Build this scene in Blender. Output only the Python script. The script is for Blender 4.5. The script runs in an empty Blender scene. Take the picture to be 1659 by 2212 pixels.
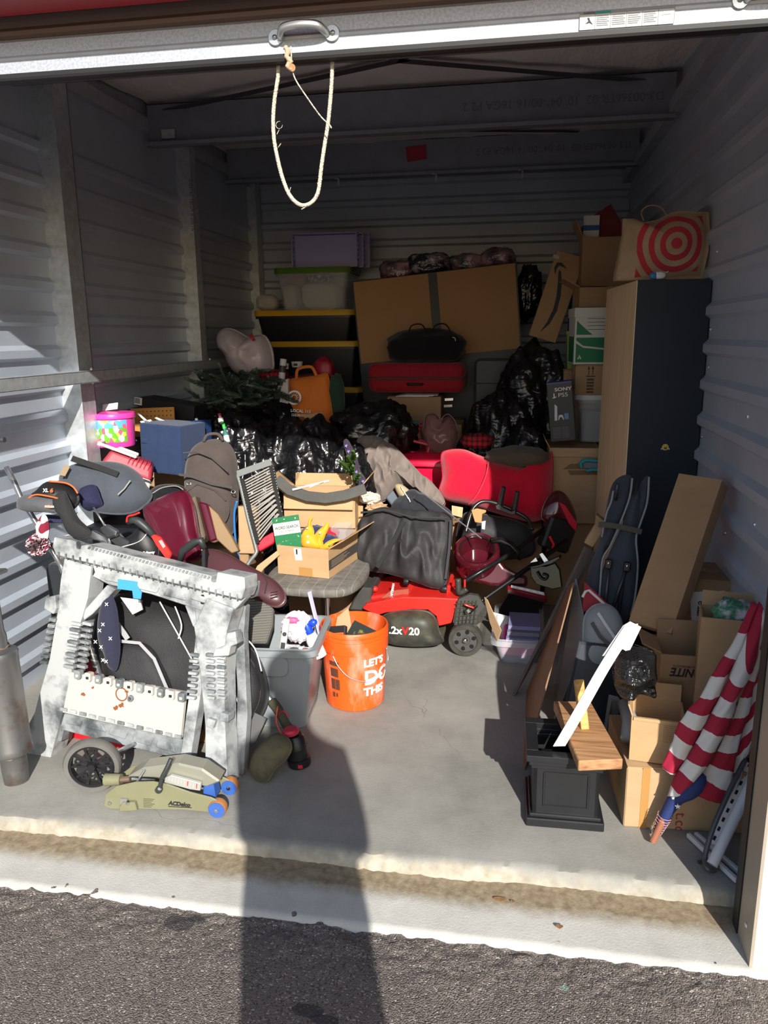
import bpy, bmesh, math, random
from mathutils import Vector, Matrix, noise
SC = bpy.context.scene
COL = SC.collection
rnd = random.Random(7)
V = Vector
# ------------------------------------------------------------------ camera
CAM_H = 1.6
FPX, YAW, PITCH, ROLL = 1665.3, math.radians(9.86), math.radians(12.958), math.radians(.587)
_f = V((-math.sin(YAW)*math.cos(PITCH), math.cos(YAW)*math.cos(PITCH), -math.sin(PITCH)))
_r = V((math.cos(YAW), math.sin(YAW), 0)); _d = _f.cross(_r)
CR = _r*math.cos(ROLL) + _d*math.sin(ROLL); CD = -_r*math.sin(ROLL) + _d*math.cos(ROLL); CF = _f
cam = bpy.data.objects.new('camera', bpy.data.cameras.new('camera'))
COL.objects.link(cam)
cam.matrix_world = Matrix(((CR.x, -CD.x, -CF.x, 0), (CR.y, -CD.y, -CF.y, 0), (CR.z, -CD.z, -CF.z, CAM_H), (0, 0, 0, 1)))
cam.data.sensor_fit = 'VERTICAL'; cam.data.sensor_height = 36; cam.data.lens = FPX*36/2212
cam.data.clip_start = .02
SC.camera = cam
# ------------------------------------------------------------------ world, sun, exposure
SUN_DIR = V((-.335, 1, -.56)).normalized()          # the way the light travels
wd = bpy.data.worlds.new('sky'); SC.world = wd; wd.use_nodes = True
_nt = wd.node_tree; _nt.nodes.clear()
_sky = _nt.nodes.new('ShaderNodeTexSky'); _sky.sky_type = 'NISHITA'; _sky.sun_disc = False
_sky.sun_elevation = math.asin(-SUN_DIR.z)
_sky.sun_rotation = math.atan2(-SUN_DIR.x, -SUN_DIR.y)
_bg = _nt.nodes.new('ShaderNodeBackground'); _bg.inputs[1].default_value = .16
_o = _nt.nodes.new('ShaderNodeOutputWorld')
_nt.links.new(_sky.outputs[0], _bg.inputs[0]); _nt.links.new(_bg.outputs[0], _o.inputs[0])
sun = bpy.data.objects.new('sun', bpy.data.lights.new('sun', 'SUN')); COL.objects.link(sun)
sun.data.energy = 7.0; sun.data.angle = math.radians(.55); sun.data.color = (1, .95, .87)
sun.rotation_euler = SUN_DIR.to_track_quat('-Z', 'Y').to_euler(); sun.location = (4, -9, 7)
SC.view_settings.view_transform = 'Standard'; SC.view_settings.look = 'None'
SC.view_settings.gamma = 1; SC.view_settings.use_curve_mapping = False
SC.view_settings.exposure = 0.0
# ------------------------------------------------------------------ geometry helpers
def ray(px, py):
    return CR*((px-829.5)/FPX) + CD*((py-1106)/FPX) + CF
def W(px, py, Y):
    d = ray(px, py); return V((0, 0, CAM_H)) + d*(Y/d.y)
def G(px, py, z=0):
    d = ray(px, py); return V((0, 0, CAM_H)) + d*((z-CAM_H)/d.z)
def S(px, py, X):
    d = ray(px, py); return V((0, 0, CAM_H)) + d*(X/d.x)
def fr(o, yaw=0, lean=0, roll=0):
    "frame at o: x right, y away, z up; lean = top goes back, roll = clockwise as seen (degrees)"
    R = math.radians
    return Matrix.Translation(o) @ Matrix.Rotation(R(yaw), 4, 'Z') @ Matrix.Rotation(-R(lean), 4, 'X') @ Matrix.Rotation(R(roll), 4, 'Y')
class Pl:
    "a plane in space in which outlines are measured; local x, z in it, y away from the viewer"
    def __init__(s, o, yaw=0, lean=0, roll=0):
        s.m = fr(o, yaw, lean, roll); s.i = s.m.inverted()
    def uv(s, px, py, dy=0):
        o = s.i @ V((0, 0, CAM_H)); d = s.i.to_3x3() @ ray(px, py)
        p = o + d*((dy-o.y)/d.y); return (p.x, p.z)
    def pt(s, px, py, dy=0):
        x, z = s.uv(px, py, dy); return V((x, dy, z))
    def pts(s, L, dy=0): return [s.uv(a, b, dy) for a, b in L]
class M:
    def __init__(s): s.v = []; s.f = []; s.k = []; s.u = {}
    def add(s, vs, fs, k=0, m=None):
        b = len(s.v)
        s.v += [tuple(m @ V(p)) if m else tuple(p) for p in vs]
        for f in fs: s.f.append(tuple(b+i for i in f)); s.k.append(k)
        return s
    def box(s, x0, x1, y0, y1, z0, z1, k=0, m=None):
        vs = [(x, y, z) for z in (z0, z1) for y in (y0, y1) for x in (x0, x1)]
        return s.add(vs, [(0, 2, 3, 1), (4, 5, 7, 6), (0, 1, 5, 4), (2, 6, 7, 3), (0, 4, 6, 2), (1, 3, 7, 5)], k, m)
    def frustum(s, b, t, z0, z1, k=0, m=None):
        "b, t = (x0,x1,y0,y1) at bottom and top"
        vs = [(x, y, z) for (q, z) in ((b, z0), (t, z1)) for y in q[2:] for x in q[:2]]
        return s.add(vs, [(0, 2, 3, 1), (4, 5, 7, 6), (0, 1, 5, 4), (2, 6, 7, 3), (0, 4, 6, 2), (1, 3, 7, 5)], k, m)
    def prism(s, poly, y0, y1, k=0, m=None, side=None):
        "polygon of (x,z) pushed from y0 to y1"
        a = sum(poly[i-1][0]*poly[i][1]-poly[i][0]*poly[i-1][1] for i in range(len(poly)))
        if a < 0: poly = poly[::-1]
        n = len(poly)
        vs = [(x, y0, z) for x, z in poly] + [(x, y1, z) for x, z in poly]
        s.add(vs, [tuple(range(n)), tuple(range(2*n-1, n-1, -1))], k, m)
        b = len(s.v)-2*n
        for i in range(n):
            j = (i+1) % n
            s.f.append((b+i, b+n+i, b+n+j, b+j)); s.k.append(k if side is None else side)
        return s
    def tube(s, path, r, n=8, closed=False, k=0, m=None, flat=1.0, up=None):
        P = [V(p) for p in path]; c = len(P)
        rs = r if isinstance(r, (list, tuple)) else [r]*c
        vs = []; fs = []; prev = None
        for i, p in enumerate(P):
            t = (P[(i+1) % c]-P[i-1]) if closed else (P[min(i+1, c-1)]-P[max(i-1, 0)])
            t = t.normalized() if t.length > 1e-9 else V((0, 0, 1))
            a = prev if prev is not None else (V(up) if up else (V((0, 0, 1)) if abs(t.z) < .9 else V((1, 0, 0))))
            a = (a - t*a.dot(t)); a = a.normalized() if a.length > 1e-6 else t.orthogonal().normalized()
            prev = a; b = t.cross(a)
            for j in range(n):
                w = 2*math.pi*j/n
                vs.append(p + a*(rs[i]*math.cos(w)*flat) + b*(rs[i]*math.sin(w)))
        for i in range(c if closed else c-1):
            for j in range(n):
                q = ((i+1) % c)*n
                fs.append((i*n+j, i*n+(j+1) % n, q+(j+1) % n, q+j))
        if not closed:
            fs.append(tuple(range(n-1, -1, -1))); fs.append(tuple((c-1)*n+j for j in range(n)))
        return s.add(vs, fs, k, m)
    def lathe(s, prof, n=24, k=0, m=None, ks=None, arc=1.0):
        "profile of (r,z) turned about z"
        vs = []; fs = []; kk = []
        full = arc >= 1
        c = n if full else n+1
        for r, z in prof:
            for j in range(c):
                w = 2*math.pi*arc*j/n; vs.append((r*math.cos(w), r*math.sin(w), z))
        b = len(s.v)
        for i in range(len(prof)-1):
            for j in range(n):
                jj = (j+1) % c if full else j+1
                fs.append((i*c+j, i*c+jj, (i+1)*c+jj, (i+1)*c+j)); kk.append(ks[i] if ks else k)
        s.add(vs, fs, k, m); s.k[-len(fs):] = kk
        return s
    def grid(s, fn, nu, nv, k=0, m=None, wrap=False, uv=True):
        "fn(u,v) for u,v in 0..1"
        b = len(s.v); cu = nu if wrap else nu+1
        vs = [fn(i/nu, j/nv) for j in range(nv+1) for i in range(cu)]
        fs = []
        for j in range(nv):
            for i in range(nu):
                i2 = (i+1) % cu if wrap else i+1
                fs.append((j*cu+i, j*cu+i2, (j+1)*cu+i2, (j+1)*cu+i))
        if uv and not wrap:
            f0 = len(s.f)
            for j in range(nv):
                for i in range(nu): s.u[f0+j*nu+i] = [(i/nu, j/nv), ((i+1)/nu, j/nv), ((i+1)/nu, (j+1)/nv), (i/nu, (j+1)/nv)]
        return s.add(vs, fs, k, m)
    def blob(s, c, r, seed=0, amp=.08, freq=2.5, n=28, pw=1.0, flat=None, ridge=0, rfreq=4, k=0, m=None, stretch=(1, 1, 1)):
        "a lumpy bag: superellipsoid with soft noise and optional ridged wrinkles; flat = lowest z"
        c = V(c); off = V((seed*7.13, seed*3.7, seed*1.9)); vs = []; fs = []
        nv = n//2
        sg = lambda x: math.copysign(abs(x)**pw, x)
        for j in range(nv+1):
            ph = -math.pi/2 + math.pi*j/nv
            for i in range(n):
                th = 2*math.pi*i/n
                d = V((sg(math.cos(ph))*sg(math.cos(th)), sg(math.cos(ph))*sg(math.sin(th)), sg(math.sin(ph))))
                q = V((d.x*stretch[0], d.y*stretch[1], d.z*stretch[2]))
                h = 1 + amp*noise.fractal(q*freq+off, 1.0, 2.0, 3)
                if ridge:
                    h += ridge*(1-2*abs(noise.noise(q*rfreq+off*2))) + ridge*.6*(1-2*abs(noise.noise(q*rfreq*2.1+off))) + ridge*.35*(1-2*abs(noise.noise(q*rfreq*4.3+off)))
                p = c + V((d.x*r[0], d.y*r[1], d.z*r[2]))*h
                if flat is not None and p.z < flat: p.z = flat
                vs.append(p)
        for j in range(nv):
            for i in range(n):
                i2 = (i+1) % n
                fs.append((j*n+i, j*n+i2, (j+1)*n+i2, (j+1)*n+i))
        return s.add(vs, fs, k, m)
    def build(s, name, mats, parent=None, smooth=False, bevel=0, solid=0, sub=0, loc=None, seg=1):
        me = bpy.data.meshes.new(name); me.from_pydata(s.v, [], s.f)
        if not isinstance(mats, (list, tuple)): mats = [mats]
        for x in mats: me.materials.append(x)
        me.polygons.foreach_set('material_index', s.k)
        if s.u:
            ul = me.uv_layers.new(name='UVMap')
            for fi, cs in s.u.items():
                for li, c in zip(me.polygons[fi].loop_indices, cs): ul.data[li].uv = c
        me.update()
        if smooth is True: me.polygons.foreach_set('use_smooth', [True]*len(me.polygons))
        elif smooth: me.set_sharp_from_angle(angle=math.radians(smooth)); me.polygons.foreach_set('use_smooth', [True]*len(me.polygons))
        me.update()
        o = bpy.data.objects.new(name, me); COL.objects.link(o)
        if parent: o.parent = parent
        if loc is not None:
            if isinstance(loc, Matrix): o.matrix_local = loc
            else: o.location = loc
        if solid: d = o.modifiers.new('solid', 'SOLIDIFY'); d.thickness = solid; d.offset = 0
        if bevel:
            d = o.modifiers.new('bevel', 'BEVEL'); d.width = bevel; d.segments = seg; d.limit_method = 'ANGLE'; d.angle_limit = math.radians(40)
        if sub: d = o.modifiers.new('sub', 'SUBSURF'); d.levels = sub; d.render_levels = sub
        return o
def tag(o, label, cat, group=None):
    o['label'] = label; o['category'] = cat
    if group: o['group'] = group
    return o
def thing(name, label, cat, m, group=None):
    o = bpy.data.objects.new(name, None); COL.objects.link(o); o.empty_display_size = .05
    o.matrix_world = m if isinstance(m, Matrix) else Matrix.Translation(m)
    return tag(o, label, cat, group)
def struct(o):
    o['kind'] = 'structure'; return o
def rrect(x0, x1, z0, z1, r, n=4):
    P = []
    for cx, cz, a in ((x1-r, z1-r, 0), (x0+r, z1-r, 90), (x0+r, z0+r, 180), (x1-r, z0+r, 270)):
        for i in range(n+1):
            w = math.radians(a+90*i/n); P.append((cx+r*math.cos(w), cz+r*math.sin(w)))
    return P
def disc(cx, cz, r, n=20, a0=0, a1=360):
    return [(cx+r*math.cos(math.radians(a0+(a1-a0)*i/n)), cz+r*math.sin(math.radians(a0+(a1-a0)*i/n))) for i in range(n if a1-a0 >= 360 else n+1)]
def ring(mb, cx, cz, r0, r1, y0, y1, n=24, k=0, m=None):
    "flat annulus facing -y"
    vs = []; fs = []
    for y in (y0, y1):
        for r in (r0, r1):
            for i in range(n):
                w = 2*math.pi*i/n; vs.append((cx+r*math.cos(w), y, cz+r*math.sin(w)))
    for i in range(n):
        j = (i+1) % n
        fs += [(i, j, n+j, n+i), (2*n+i, 3*n+i, 3*n+j, 2*n+j), (n+i, n+j, 3*n+j, 3*n+i), (i, 2*n+i, 2*n+j, j)]
    return mb.add(vs, fs, k, m)
def smoothpath(pts, n=6):
    P = [V(p) for p in pts]; out = []
    for i in range(len(P)-1):
        p0 = P[max(i-1, 0)]; p1 = P[i]; p2 = P[i+1]; p3 = P[min(i+2, len(P)-1)]
        for k in range(n):
            t = k/n
            out.append(.5*((2*p1)+(p2-p0)*t+(2*p0-5*p1+4*p2-p3)*t*t+(-p0+3*p1-3*p2+p3)*t**3))
    out.append(P[-1]); return out
_fonts = {}
def text(name, s, size, m, material, parent=None, depth=.0006, align='LEFT', warp=None, sx=1.0, bold=0, shear=0):
    "lettering lying in the local x-z plane of m, facing -y"
    cu = bpy.data.curves.new(name, 'FONT'); cu.body = s; cu.size = size; cu.align_x = align; cu.extrude = depth
    cu.offset = bold; cu.shear = shear; cu.resolution_u = 3
    t = bpy.data.objects.new('tmp', cu); COL.objects.link(t)
    dg = bpy.context.evaluated_depsgraph_get(); me = bpy.data.meshes.new_from_object(t.evaluated_get(dg)); bpy.data.objects.remove(t); bpy.data.curves.remove(cu)
    me.name = name
    for v in me.vertices:
        p = V((v.co.x*sx, -v.co.z, v.co.y)); v.co = warp(p) if warp else p
    me.materials.clear(); me.materials.append(material)
    o = bpy.data.objects.new(name, me); COL.objects.link(o)
    if parent: o.parent = parent
    o.matrix_local = m if isinstance(m, Matrix) else Matrix.Translation(m)
    return o
# ------------------------------------------------------------------ materials
MT = {}
def mat(name, col, rough=.6, metal=0., var=0., scale=8, col2=None, bump=0., bscale=40, stretch=(1, 1, 1), spec=.5, trans=0., alpha=1., sheen=0., coat=0., thr=None, detail=4, ior=1.45, bdist=.01, rvar=0.):
    if name in MT: return MT[name]
    m = bpy.data.materials.new(name); m.use_nodes = True; nt = m.node_tree; N = nt.nodes; L = nt.links
    b = N['Principled BSDF']
    c4 = lambda c: (c[0], c[1], c[2], 1)
    b.inputs['Base Color'].default_value = c4(col); b.inputs['Roughness'].default_value = rough
    b.inputs['Metallic'].default_value = metal; b.inputs['Specular IOR Level'].default_value = spec
    b.inputs['Transmission Weight'].default_value = trans; b.inputs['Alpha'].default_value = alpha
    b.inputs['Sheen Weight'].default_value = sheen; b.inputs['Coat Weight'].default_value = coat; b.inputs['IOR'].default_value = ior
    if var or col2 or bump or rvar:
        tc = N.new('ShaderNodeTexCoord'); mp = N.new('ShaderNodeMapping'); mp.inputs['Scale'].default_value = stretch
        L.new(tc.outputs['Object'], mp.inputs[0])
    if var or col2:
        n = N.new('ShaderNodeTexNoise'); n.inputs['Scale'].default_value = scale; n.inputs['Detail'].default_value = detail; n.inputs['Roughness'].default_value = .6
        L.new(mp.outputs[0], n.inputs[0])
        r = N.new('ShaderNodeValToRGB'); e = r.color_ramp.elements
        if col2:
            t = thr or (.4, .65); e[0].position, e[1].position = t; e[0].color = c4(col); e[1].color = c4(col2)
        else:
            e[0].position, e[1].position = .25, .75
            e[0].color = c4([x*(1-var) for x in col]); e[1].color = c4([min(1, x*(1+var)) for x in col])
        L.new(n.outputs[0], r.inputs[0]); L.new(r.outputs[0], b.inputs['Base Color'])
        if rvar:
            mr = N.new('ShaderNodeMapRange'); mr.inputs['To Min'].default_value = rough-rvar; mr.inputs['To Max'].default_value = rough+rvar
            L.new(n.outputs[0], mr.inputs[0]); L.new(mr.outputs[0], b.inputs['Roughness'])
    if bump:
        n2 = N.new('ShaderNodeTexNoise'); n2.inputs['Scale'].default_value = bscale; n2.inputs['Detail'].default_value = 3
        L.new(mp.outputs[0], n2.inputs[0])
        bp = N.new('ShaderNodeBump'); bp.inputs['Strength'].default_value = bump; bp.inputs['Distance'].default_value = bdist
        L.new(n2.outputs[0], bp.inputs['Height']); L.new(bp.outputs[0], b.inputs['Normal'])
    MT[name] = m; return m
def nodes(m):
    nt = m.node_tree; return nt, nt.nodes, nt.links, nt.nodes['Principled BSDF']
def mixcol(nt, fac, a, b):
    x = nt.nodes.new('ShaderNodeMix'); x.data_type = 'RGBA'
    for s, v in ((x.inputs[0], fac), (x.inputs[6], a), (x.inputs[7], b)):
        if hasattr(v, 'is_output'): nt.links.new(v, s)
        elif isinstance(v, (int, float)): s.default_value = v
        else: s.default_value = (v[0], v[1], v[2], 1)
    return x.outputs[2]
def math_(nt, op, a, b=None, c=None, clamp=False):
    x = nt.nodes.new('ShaderNodeMath'); x.operation = op; x.use_clamp = clamp
    for i, v in enumerate((a, b, c)):
        if v is None: continue
        if hasattr(v, 'is_output'): nt.links.new(v, x.inputs[i])
        else: x.inputs[i].default_value = v
    return x.outputs[0]
def noise_(nt, vec, scale, detail=4, rough=.6):
    n = nt.nodes.new('ShaderNodeTexNoise'); n.inputs['Scale'].default_value = scale; n.inputs['Detail'].default_value = detail; n.inputs['Roughness'].default_value = rough
    nt.links.new(vec, n.inputs[0]); return n.outputs[0]
def ramp(nt, fac, stops):
    r = nt.nodes.new('ShaderNodeValToRGB'); e = r.color_ramp.elements
    while len(e) < len(stops): e.new(.5)
    for q, (p, c) in zip(e, stops): q.position = p; q.color = (c[0], c[1], c[2], 1) if not isinstance(c, (int, float)) else (c, c, c, 1)
    nt.links.new(fac, r.inputs[0]); return r.outputs[0]
def objco(nt, out='Object'):
    t = nt.nodes.new('ShaderNodeTexCoord'); return t.outputs[out]
def sepx(nt, vec):
    s = nt.nodes.new('ShaderNodeSeparateXYZ'); nt.links.new(vec, s.inputs[0]); return s.outputs
# ------------------------------------------------------------------ the setting: ground, slab, walls, roof, door
XL, XR, YB = -2.235, .815, 6.6
galv = mat('galvanised', (.6, .64, .67), .4, .55, var=.22, scale=26, detail=6, rvar=.1)
galv_d = mat('galvanised_dull', (.48, .51, .56), .5, .4, var=.12, scale=14, detail=5)
wallp = mat('wall_panel', (.46, .515, .6), .42, .2, var=.08, scale=5)
conc = mat('concrete', (.3, .3, .27), .85, var=.1)
nt, N, L, B = nodes(conc)
P_ = objco(nt); s_ = sepx(nt, P_)
n1 = noise_(nt, P_, 2.2, 8, .65); n2 = noise_(nt, P_, 60, 3)
base = ramp(nt, n1, [(.3, (.165, .165, .15)), (.52, (.26, .255, .232)), (.75, (.345, .335, .305))])
base = mixcol(nt, math_(nt, 'MULTIPLY', n2, .22), base, (.42, .41, .37))
# pale mineral band along the worn front lip
lip = math_(nt, 'ADD', s_[1], math_(nt, 'MULTIPLY', noise_(nt, P_, 9, 5), -.07))
lipm = ramp(nt, math_(nt, 'SUBTRACT', lip, 2.0), [(.0, 1), (.05, .7), (.075, 0)])
base = mixcol(nt, lipm, base, ramp(nt, noise_(nt, P_, 22, 5), [(.3, (.3, .25, .17)), (.65, (.5, .46, .37))]))
cr = nt.nodes.new('ShaderNodeTexVoronoi'); cr.feature = 'DISTANCE_TO_EDGE'; cr.inputs['Scale'].default_value = 1.1; cr.inputs['Randomness'].default_value = 1
wv = nt.nodes.new('ShaderNodeVectorMath'); wv.operation = 'ADD'; nz = nt.nodes.new('ShaderNodeTexNoise'); nz.inputs['Scale'].default_value = 6; nt.links.new(P_, nz.inputs[0])
vs = nt.nodes.new('ShaderNodeVectorMath'); vs.operation = 'SCALE'; vs.inputs[3].default_value = .16; nt.links.new(nz.outputs[1], vs.inputs[0]); nt.links.new(P_, wv.inputs[0]); nt.links.new(vs.outputs[0], wv.inputs[1]); nt.links.new(wv.outputs[0], cr.inputs[0])
crm = math_(nt, 'MULTIPLY', math_(nt, 'LESS_THAN', cr.outputs[0], .0013), math_(nt, 'MULTIPLY', math_(nt, 'GREATER_THAN', noise_(nt, P_, 1.3, 1), .56), .5))
base = mixcol(nt, crm, base, (.13, .12, .1))
nt.links.new(base, B.inputs['Base Color'])
bp = nt.nodes.new('ShaderNodeBump'); bp.inputs['Strength'].default_value = .25; bp.inputs['Distance'].default_value = .004; nt.links.new(noise_(nt, P_, 120, 4), bp.inputs['Height']); nt.links.new(bp.outputs[0], B.inputs['Normal'])
apr = mat('apron_concrete', (.5, .49, .46), .9, var=.1)
nt, N, L, B = nodes(apr)
P_ = objco(nt); s_ = sepx(nt, P_)
base = ramp(nt, noise_(nt, P_, 5, 8, .7), [(.3, (.4, .39, .36)), (.7, (.54, .53, .49))])
dirt = math_(nt, 'ADD', s_[1], math_(nt, 'MULTIPLY', noise_(nt, P_, 14, 5), .05))
dm = ramp(nt, math_(nt, 'SUBTRACT', dirt, 1.95), [(.03, 0), (.085, 1)])
base = mixcol(nt, dm, base, ramp(nt, noise_(nt, P_, 40, 5), [(.3, (.17, .125, .075)), (.7, (.33, .27, .18))]))
nt.links.new(base, B.inputs['Base Color'])
bp = nt.nodes.new('ShaderNodeBump'); bp.inputs['Strength'].default_value = .35; bp.inputs['Distance'].default_value = .004; nt.links.new(noise_(nt, P_, 150, 4), bp.inputs['Height']); nt.links.new(bp.outputs[0], B.inputs['Normal'])
asp = mat('asphalt', (.1, .09, .085), .9, var=.1)
nt, N, L, B = nodes(asp)
P_ = objco(nt)
vo = nt.nodes.new('ShaderNodeTexVoronoi'); vo.inputs['Scale'].default_value = 230; nt.links.new(P_, vo.inputs[0])
vb = sepx(nt, vo.outputs['Color'])
base = mixcol(nt, noise_(nt, P_, 4, 5), (.12, .1, .09), (.2, .172, .152))
base = mixcol(nt, math_(nt, 'GREATER_THAN', vb[0], .93), base, (.36, .32, .29))
base = mixcol(nt, math_(nt, 'GREATER_THAN', vb[1], .86), base, (.075, .064, .058))
for cx, cy, rx, ry in ((-.93, 1.79, .05, .03), (-.885, 1.81, .03, .015), (-.48, 1.56, .045, .022), (-.43, 1.54, .04, .018), (-.16, 1.86, .0, .0)):
    if not rx: continue
    sx = sepx(nt, P_)
    ax = math_(nt, 'DIVIDE', math_(nt, 'SUBTRACT', sx[0], cx), rx); ay = math_(nt, 'DIVIDE', math_(nt, 'SUBTRACT', sx[1], cy), ry)
    dd = math_(nt, 'ADD', math_(nt, 'MULTIPLY', ax, ax), math_(nt, 'MULTIPLY', ay, ay))
    dd = math_(nt, 'ADD', dd, math_(nt, 'MULTIPLY', noise_(nt, P_, 30, 3), .5))
    base = mixcol(nt, math_(nt, 'MULTIPLY', math_(nt, 'LESS_THAN', dd, 1.1), .75), base, (.028, .027, .03))
for cx, cy, rr0 in ((.165, 1.735, .014), (.285, 1.64, .012)):
    sx = sepx(nt, P_); ax = math_(nt, 'SUBTRACT', sx[0], cx); ay = math_(nt, 'SUBTRACT', sx[1], cy)
    dd = math_(nt, 'ADD', math_(nt, 'SQRT', math_(nt, 'ADD', math_(nt, 'MULTIPLY', ax, ax), math_(nt, 'MULTIPLY', ay, ay))), math_(nt, 'MULTIPLY', noise_(nt, P_, 120, 3), .018))
    base = mixcol(nt, math_(nt, 'MULTIPLY', math_(nt, 'LESS_THAN', dd, rr0+.004), .6), base, (.25, .45, .33))
nt.links.new(base, B.inputs['Base Color'])
bp = nt.nodes.new('ShaderNodeBump'); bp.inputs['Strength'].default_value = .9; bp.inputs['Distance'].default_value = .004
nt.links.new(math_(nt, 'ADD', math_(nt, 'MULTIPLY', vo.outputs['Distance'], -1.2), noise_(nt, P_, 70, 4)), bp.inputs['Height']); nt.links.new(bp.outputs[0], B.inputs['Normal'])

def fbm(x, y, s=1, o=0): return noise.fractal(V((x*s+o, y*s, o*.7)), 1, 2, 4)
b = M()
prof = [(2.083, -.2), (2.083, -.05), (2.086, -.036), (2.092, -.016), (2.104, -.004), (2.13, 0), (2.3, 0), (3.5, 0), (6.75, 0)]
def slab(u, v):
    x = -2.5+3.6*u; i = min(int(v*(len(prof)-1)+.5), len(prof)-1); y, z = prof[i]
    if i < 6: y += .007*fbm(x, i*.1, 9) + (.006*fbm(x, 3, 40) if i < 5 else 0) + .012*fbm(x, 0, 1.5)
    return (x, y, z)
struct(b.grid(slab, 220, len(prof)-1, uv=False).build('floor', conc, smooth=40))
b = M()
def apron(u, v):
    x = -2.6+4.2*u; t = v
    if t < .999: y = 1.845 + (2.12-1.845)*(t-.1)/.9; z = -.058+.014*(t-.1)/.9
    else: y = 2.12; z = -.044
    if t < .05: y = 1.85; z = -.12
    return (x, y+(.006*fbm(x, 1, 14) if t < .3 else 0), z)
struct(b.grid(apron, 160, 10, uv=False).build('floor_threshold', apr, smooth=True))
b = M()
def aspf(u, v):
    x = -2.6+4.4*u; y = -.9+2.78*(1-(1-v)**2.2)
    z = -.066
    e = max(0, min(1, (y-1.60)/.16))
    z += .006*e*fbm(x, y, 30, 2) + .004*fbm(x, y, 6, 5)*.3
    e2 = max(0, min(1, (y-1.765)/.1))
    z += e2*.012*fbm(x, y, 16, 9) + .006*e2*fbm(x, y, 45, 1)
    y2 = y + .012*e2*fbm(x, 0, 8, 4)
    return (x, y2, z)
gr_ = struct(b.grid(aspf, 300, 110, uv=False).build('ground', asp, smooth=False))
b = M(); b.box(-16, 16, -22, -.9, -.3, -.068); b.box(-16, -2.6, -.9, 1.86, -.3, -.068); b.box(1.8, 16, -.9, 1.86, -.3, -.068)
b.build('lot_surface', asp, gr_)
M().box(-16, -3.2, 1.86, 1.95, -.3, 3.4).build('neighbour_front', mat('cream_paint', (.78, .74, .64), .5), gr_); M().box(1.75, 16, 1.86, 1.95, -.3, 3.4).build('neighbour_front', mat('cream_paint', (.78, .74, .64)), gr_)

def ribbed(a0, a1, z0, z1, zr, depth, per=.157):
    "outline of ribbed sheet: list of (out, z); rib top edges at zr + k*per"
    P = []; k0 = math.floor((z0-zr)/per)
    k = k0; P.append((0, z0))
    while zr+k*per < z1+per:
        t = zr+k*per
        for d, z in ((0, t-.072), (depth, t-.056), (depth, t-.022), (0, t)):
            if z0 < z < z1: P.append((d, z))
        k += 1
    P.append((0, z1)); return P
def sheet_y(name, x, s, y0, y1, z0, z1, zr, parent, mt=wallp):
    b = M(); P = ribbed(0, 0, z0, z1, zr, .022); n = len(P)
    for y in (y0, y1):
        b.v += [(x+s*d, y, z) for d, z in P]
    for i in range(n-1):
        q = (i, i+1, n+i+1, n+i); b.f.append(q if s > 0 else q[::-1]); b.k.append(0)
    return b.build(name, mt, parent)
wl = M().box(XL-.06, XL-.012, 1.95, YB+.1, -.2, 3.3).build('wall_left', galv_d); struct(wl)
bays = [(1.95, 3.55), (3.66, 5.09), (5.18, 6.44)]
for y0, y1 in bays:
    sheet_y('panel', XL, 1, y0, y1, 0, 2.492, 1.254, wl)
    M().box(XL-.002, XL+.004, y0, y1, 2.485, 2.785).build('header_panel', wallp, wl)
def cstud(y0, y1, xo, z1):
    b = M(); b.box(XL, xo, y0, y0+.004, 0, z1); b.box(xo-.004, xo, y0, y1, 0, z1); b.box(XL, xo, y1-.004, y1, 0, z1)
    b.box(xo-.008, xo+.002, y0-.002, y0+.006, 0, z1)
    return b.build('column', galv, wl)
cstud(3.54, 3.67, -2.13, 2.79); cstud(5.08, 5.18, -2.135, 2.8); cstud(6.44, 6.57, -2.16, 2.83)
b = M()
b.box(-2.126, -2.072, 1.98, 6.42, 1.438, 1.442); b.box(-2.076, -2.072, 1.98, 6.42, 1.385, 1.44); b.box(-2.126, -2.072, 1.98, 6.42, 1.383, 1.387)
b.build('girt', galv, wl)
for y in (3.6, 5.13):
    for z, dz in ((1.446, .006), (1.38, -.006)):
        M().lathe([(0, .008), (.006, .007), (.009, 0), (.009, -.003)], 8, m=Matrix.Translation((-2.098, y, z)) @ Matrix.Rotation(0 if dz > 0 else math.pi, 4, 'X')).build('screw', galv, wl)
M().box(XL, -2.2, 1.98, 6.5, 2.785, 2.86).build('top_angle', galv_d, wl)
# dirt and numbering on the studs
ink = mat('faded_ink', (.17, .18, .21), .8)
text('stencil', '0-01/40 16GA 8-00/16', .035, Matrix.Translation((-2.15, 5.078, 2.6)) @ Matrix.Rotation(math.pi/2, 4, 'Y'), ink, wl)

wr = M().box(XR+.012, XR+.06, 1.95, YB+.1, -.2, 3.3).build('wall_right', galv_d); struct(wr)
for y0, y1 in ((1.99, 3.0), (3.0, 4.6), (4.6, YB)):
    sheet_y('panel', XR, -1, y0, y1, 0, 2.66, 1.254, wr)
M().box(XR-.006, XR, 1.99, YB, 2.64, 3.1).build('header_panel', wallp, wr)
b = M(); b.box(XR-.07, XR-.004, 1.99, YB, 2.72, 2.726); b.box(XR-.07, XR-.066, 1.99, YB, 2.726, 2.79); b.build('rake_angle', galv_d, wr)
for py, pz in ((3.62, 1.93), (3.62, 1.61), (3.6, 1.45), (3.62, 1.14), (3.1, .83), (2.95, 1.3), (2.75, .95), (2.6, 1.61)):
    M().lathe([(0, .006), (.006, .005), (.008, 0)], 8, m=Matrix.Translation((XR, py, pz)) @ Matrix.Rotation(-math.pi/2, 4, 'Y')).build('screw', mat('screw_head', (.75, .78, .8), .25, .9), wr)
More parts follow.
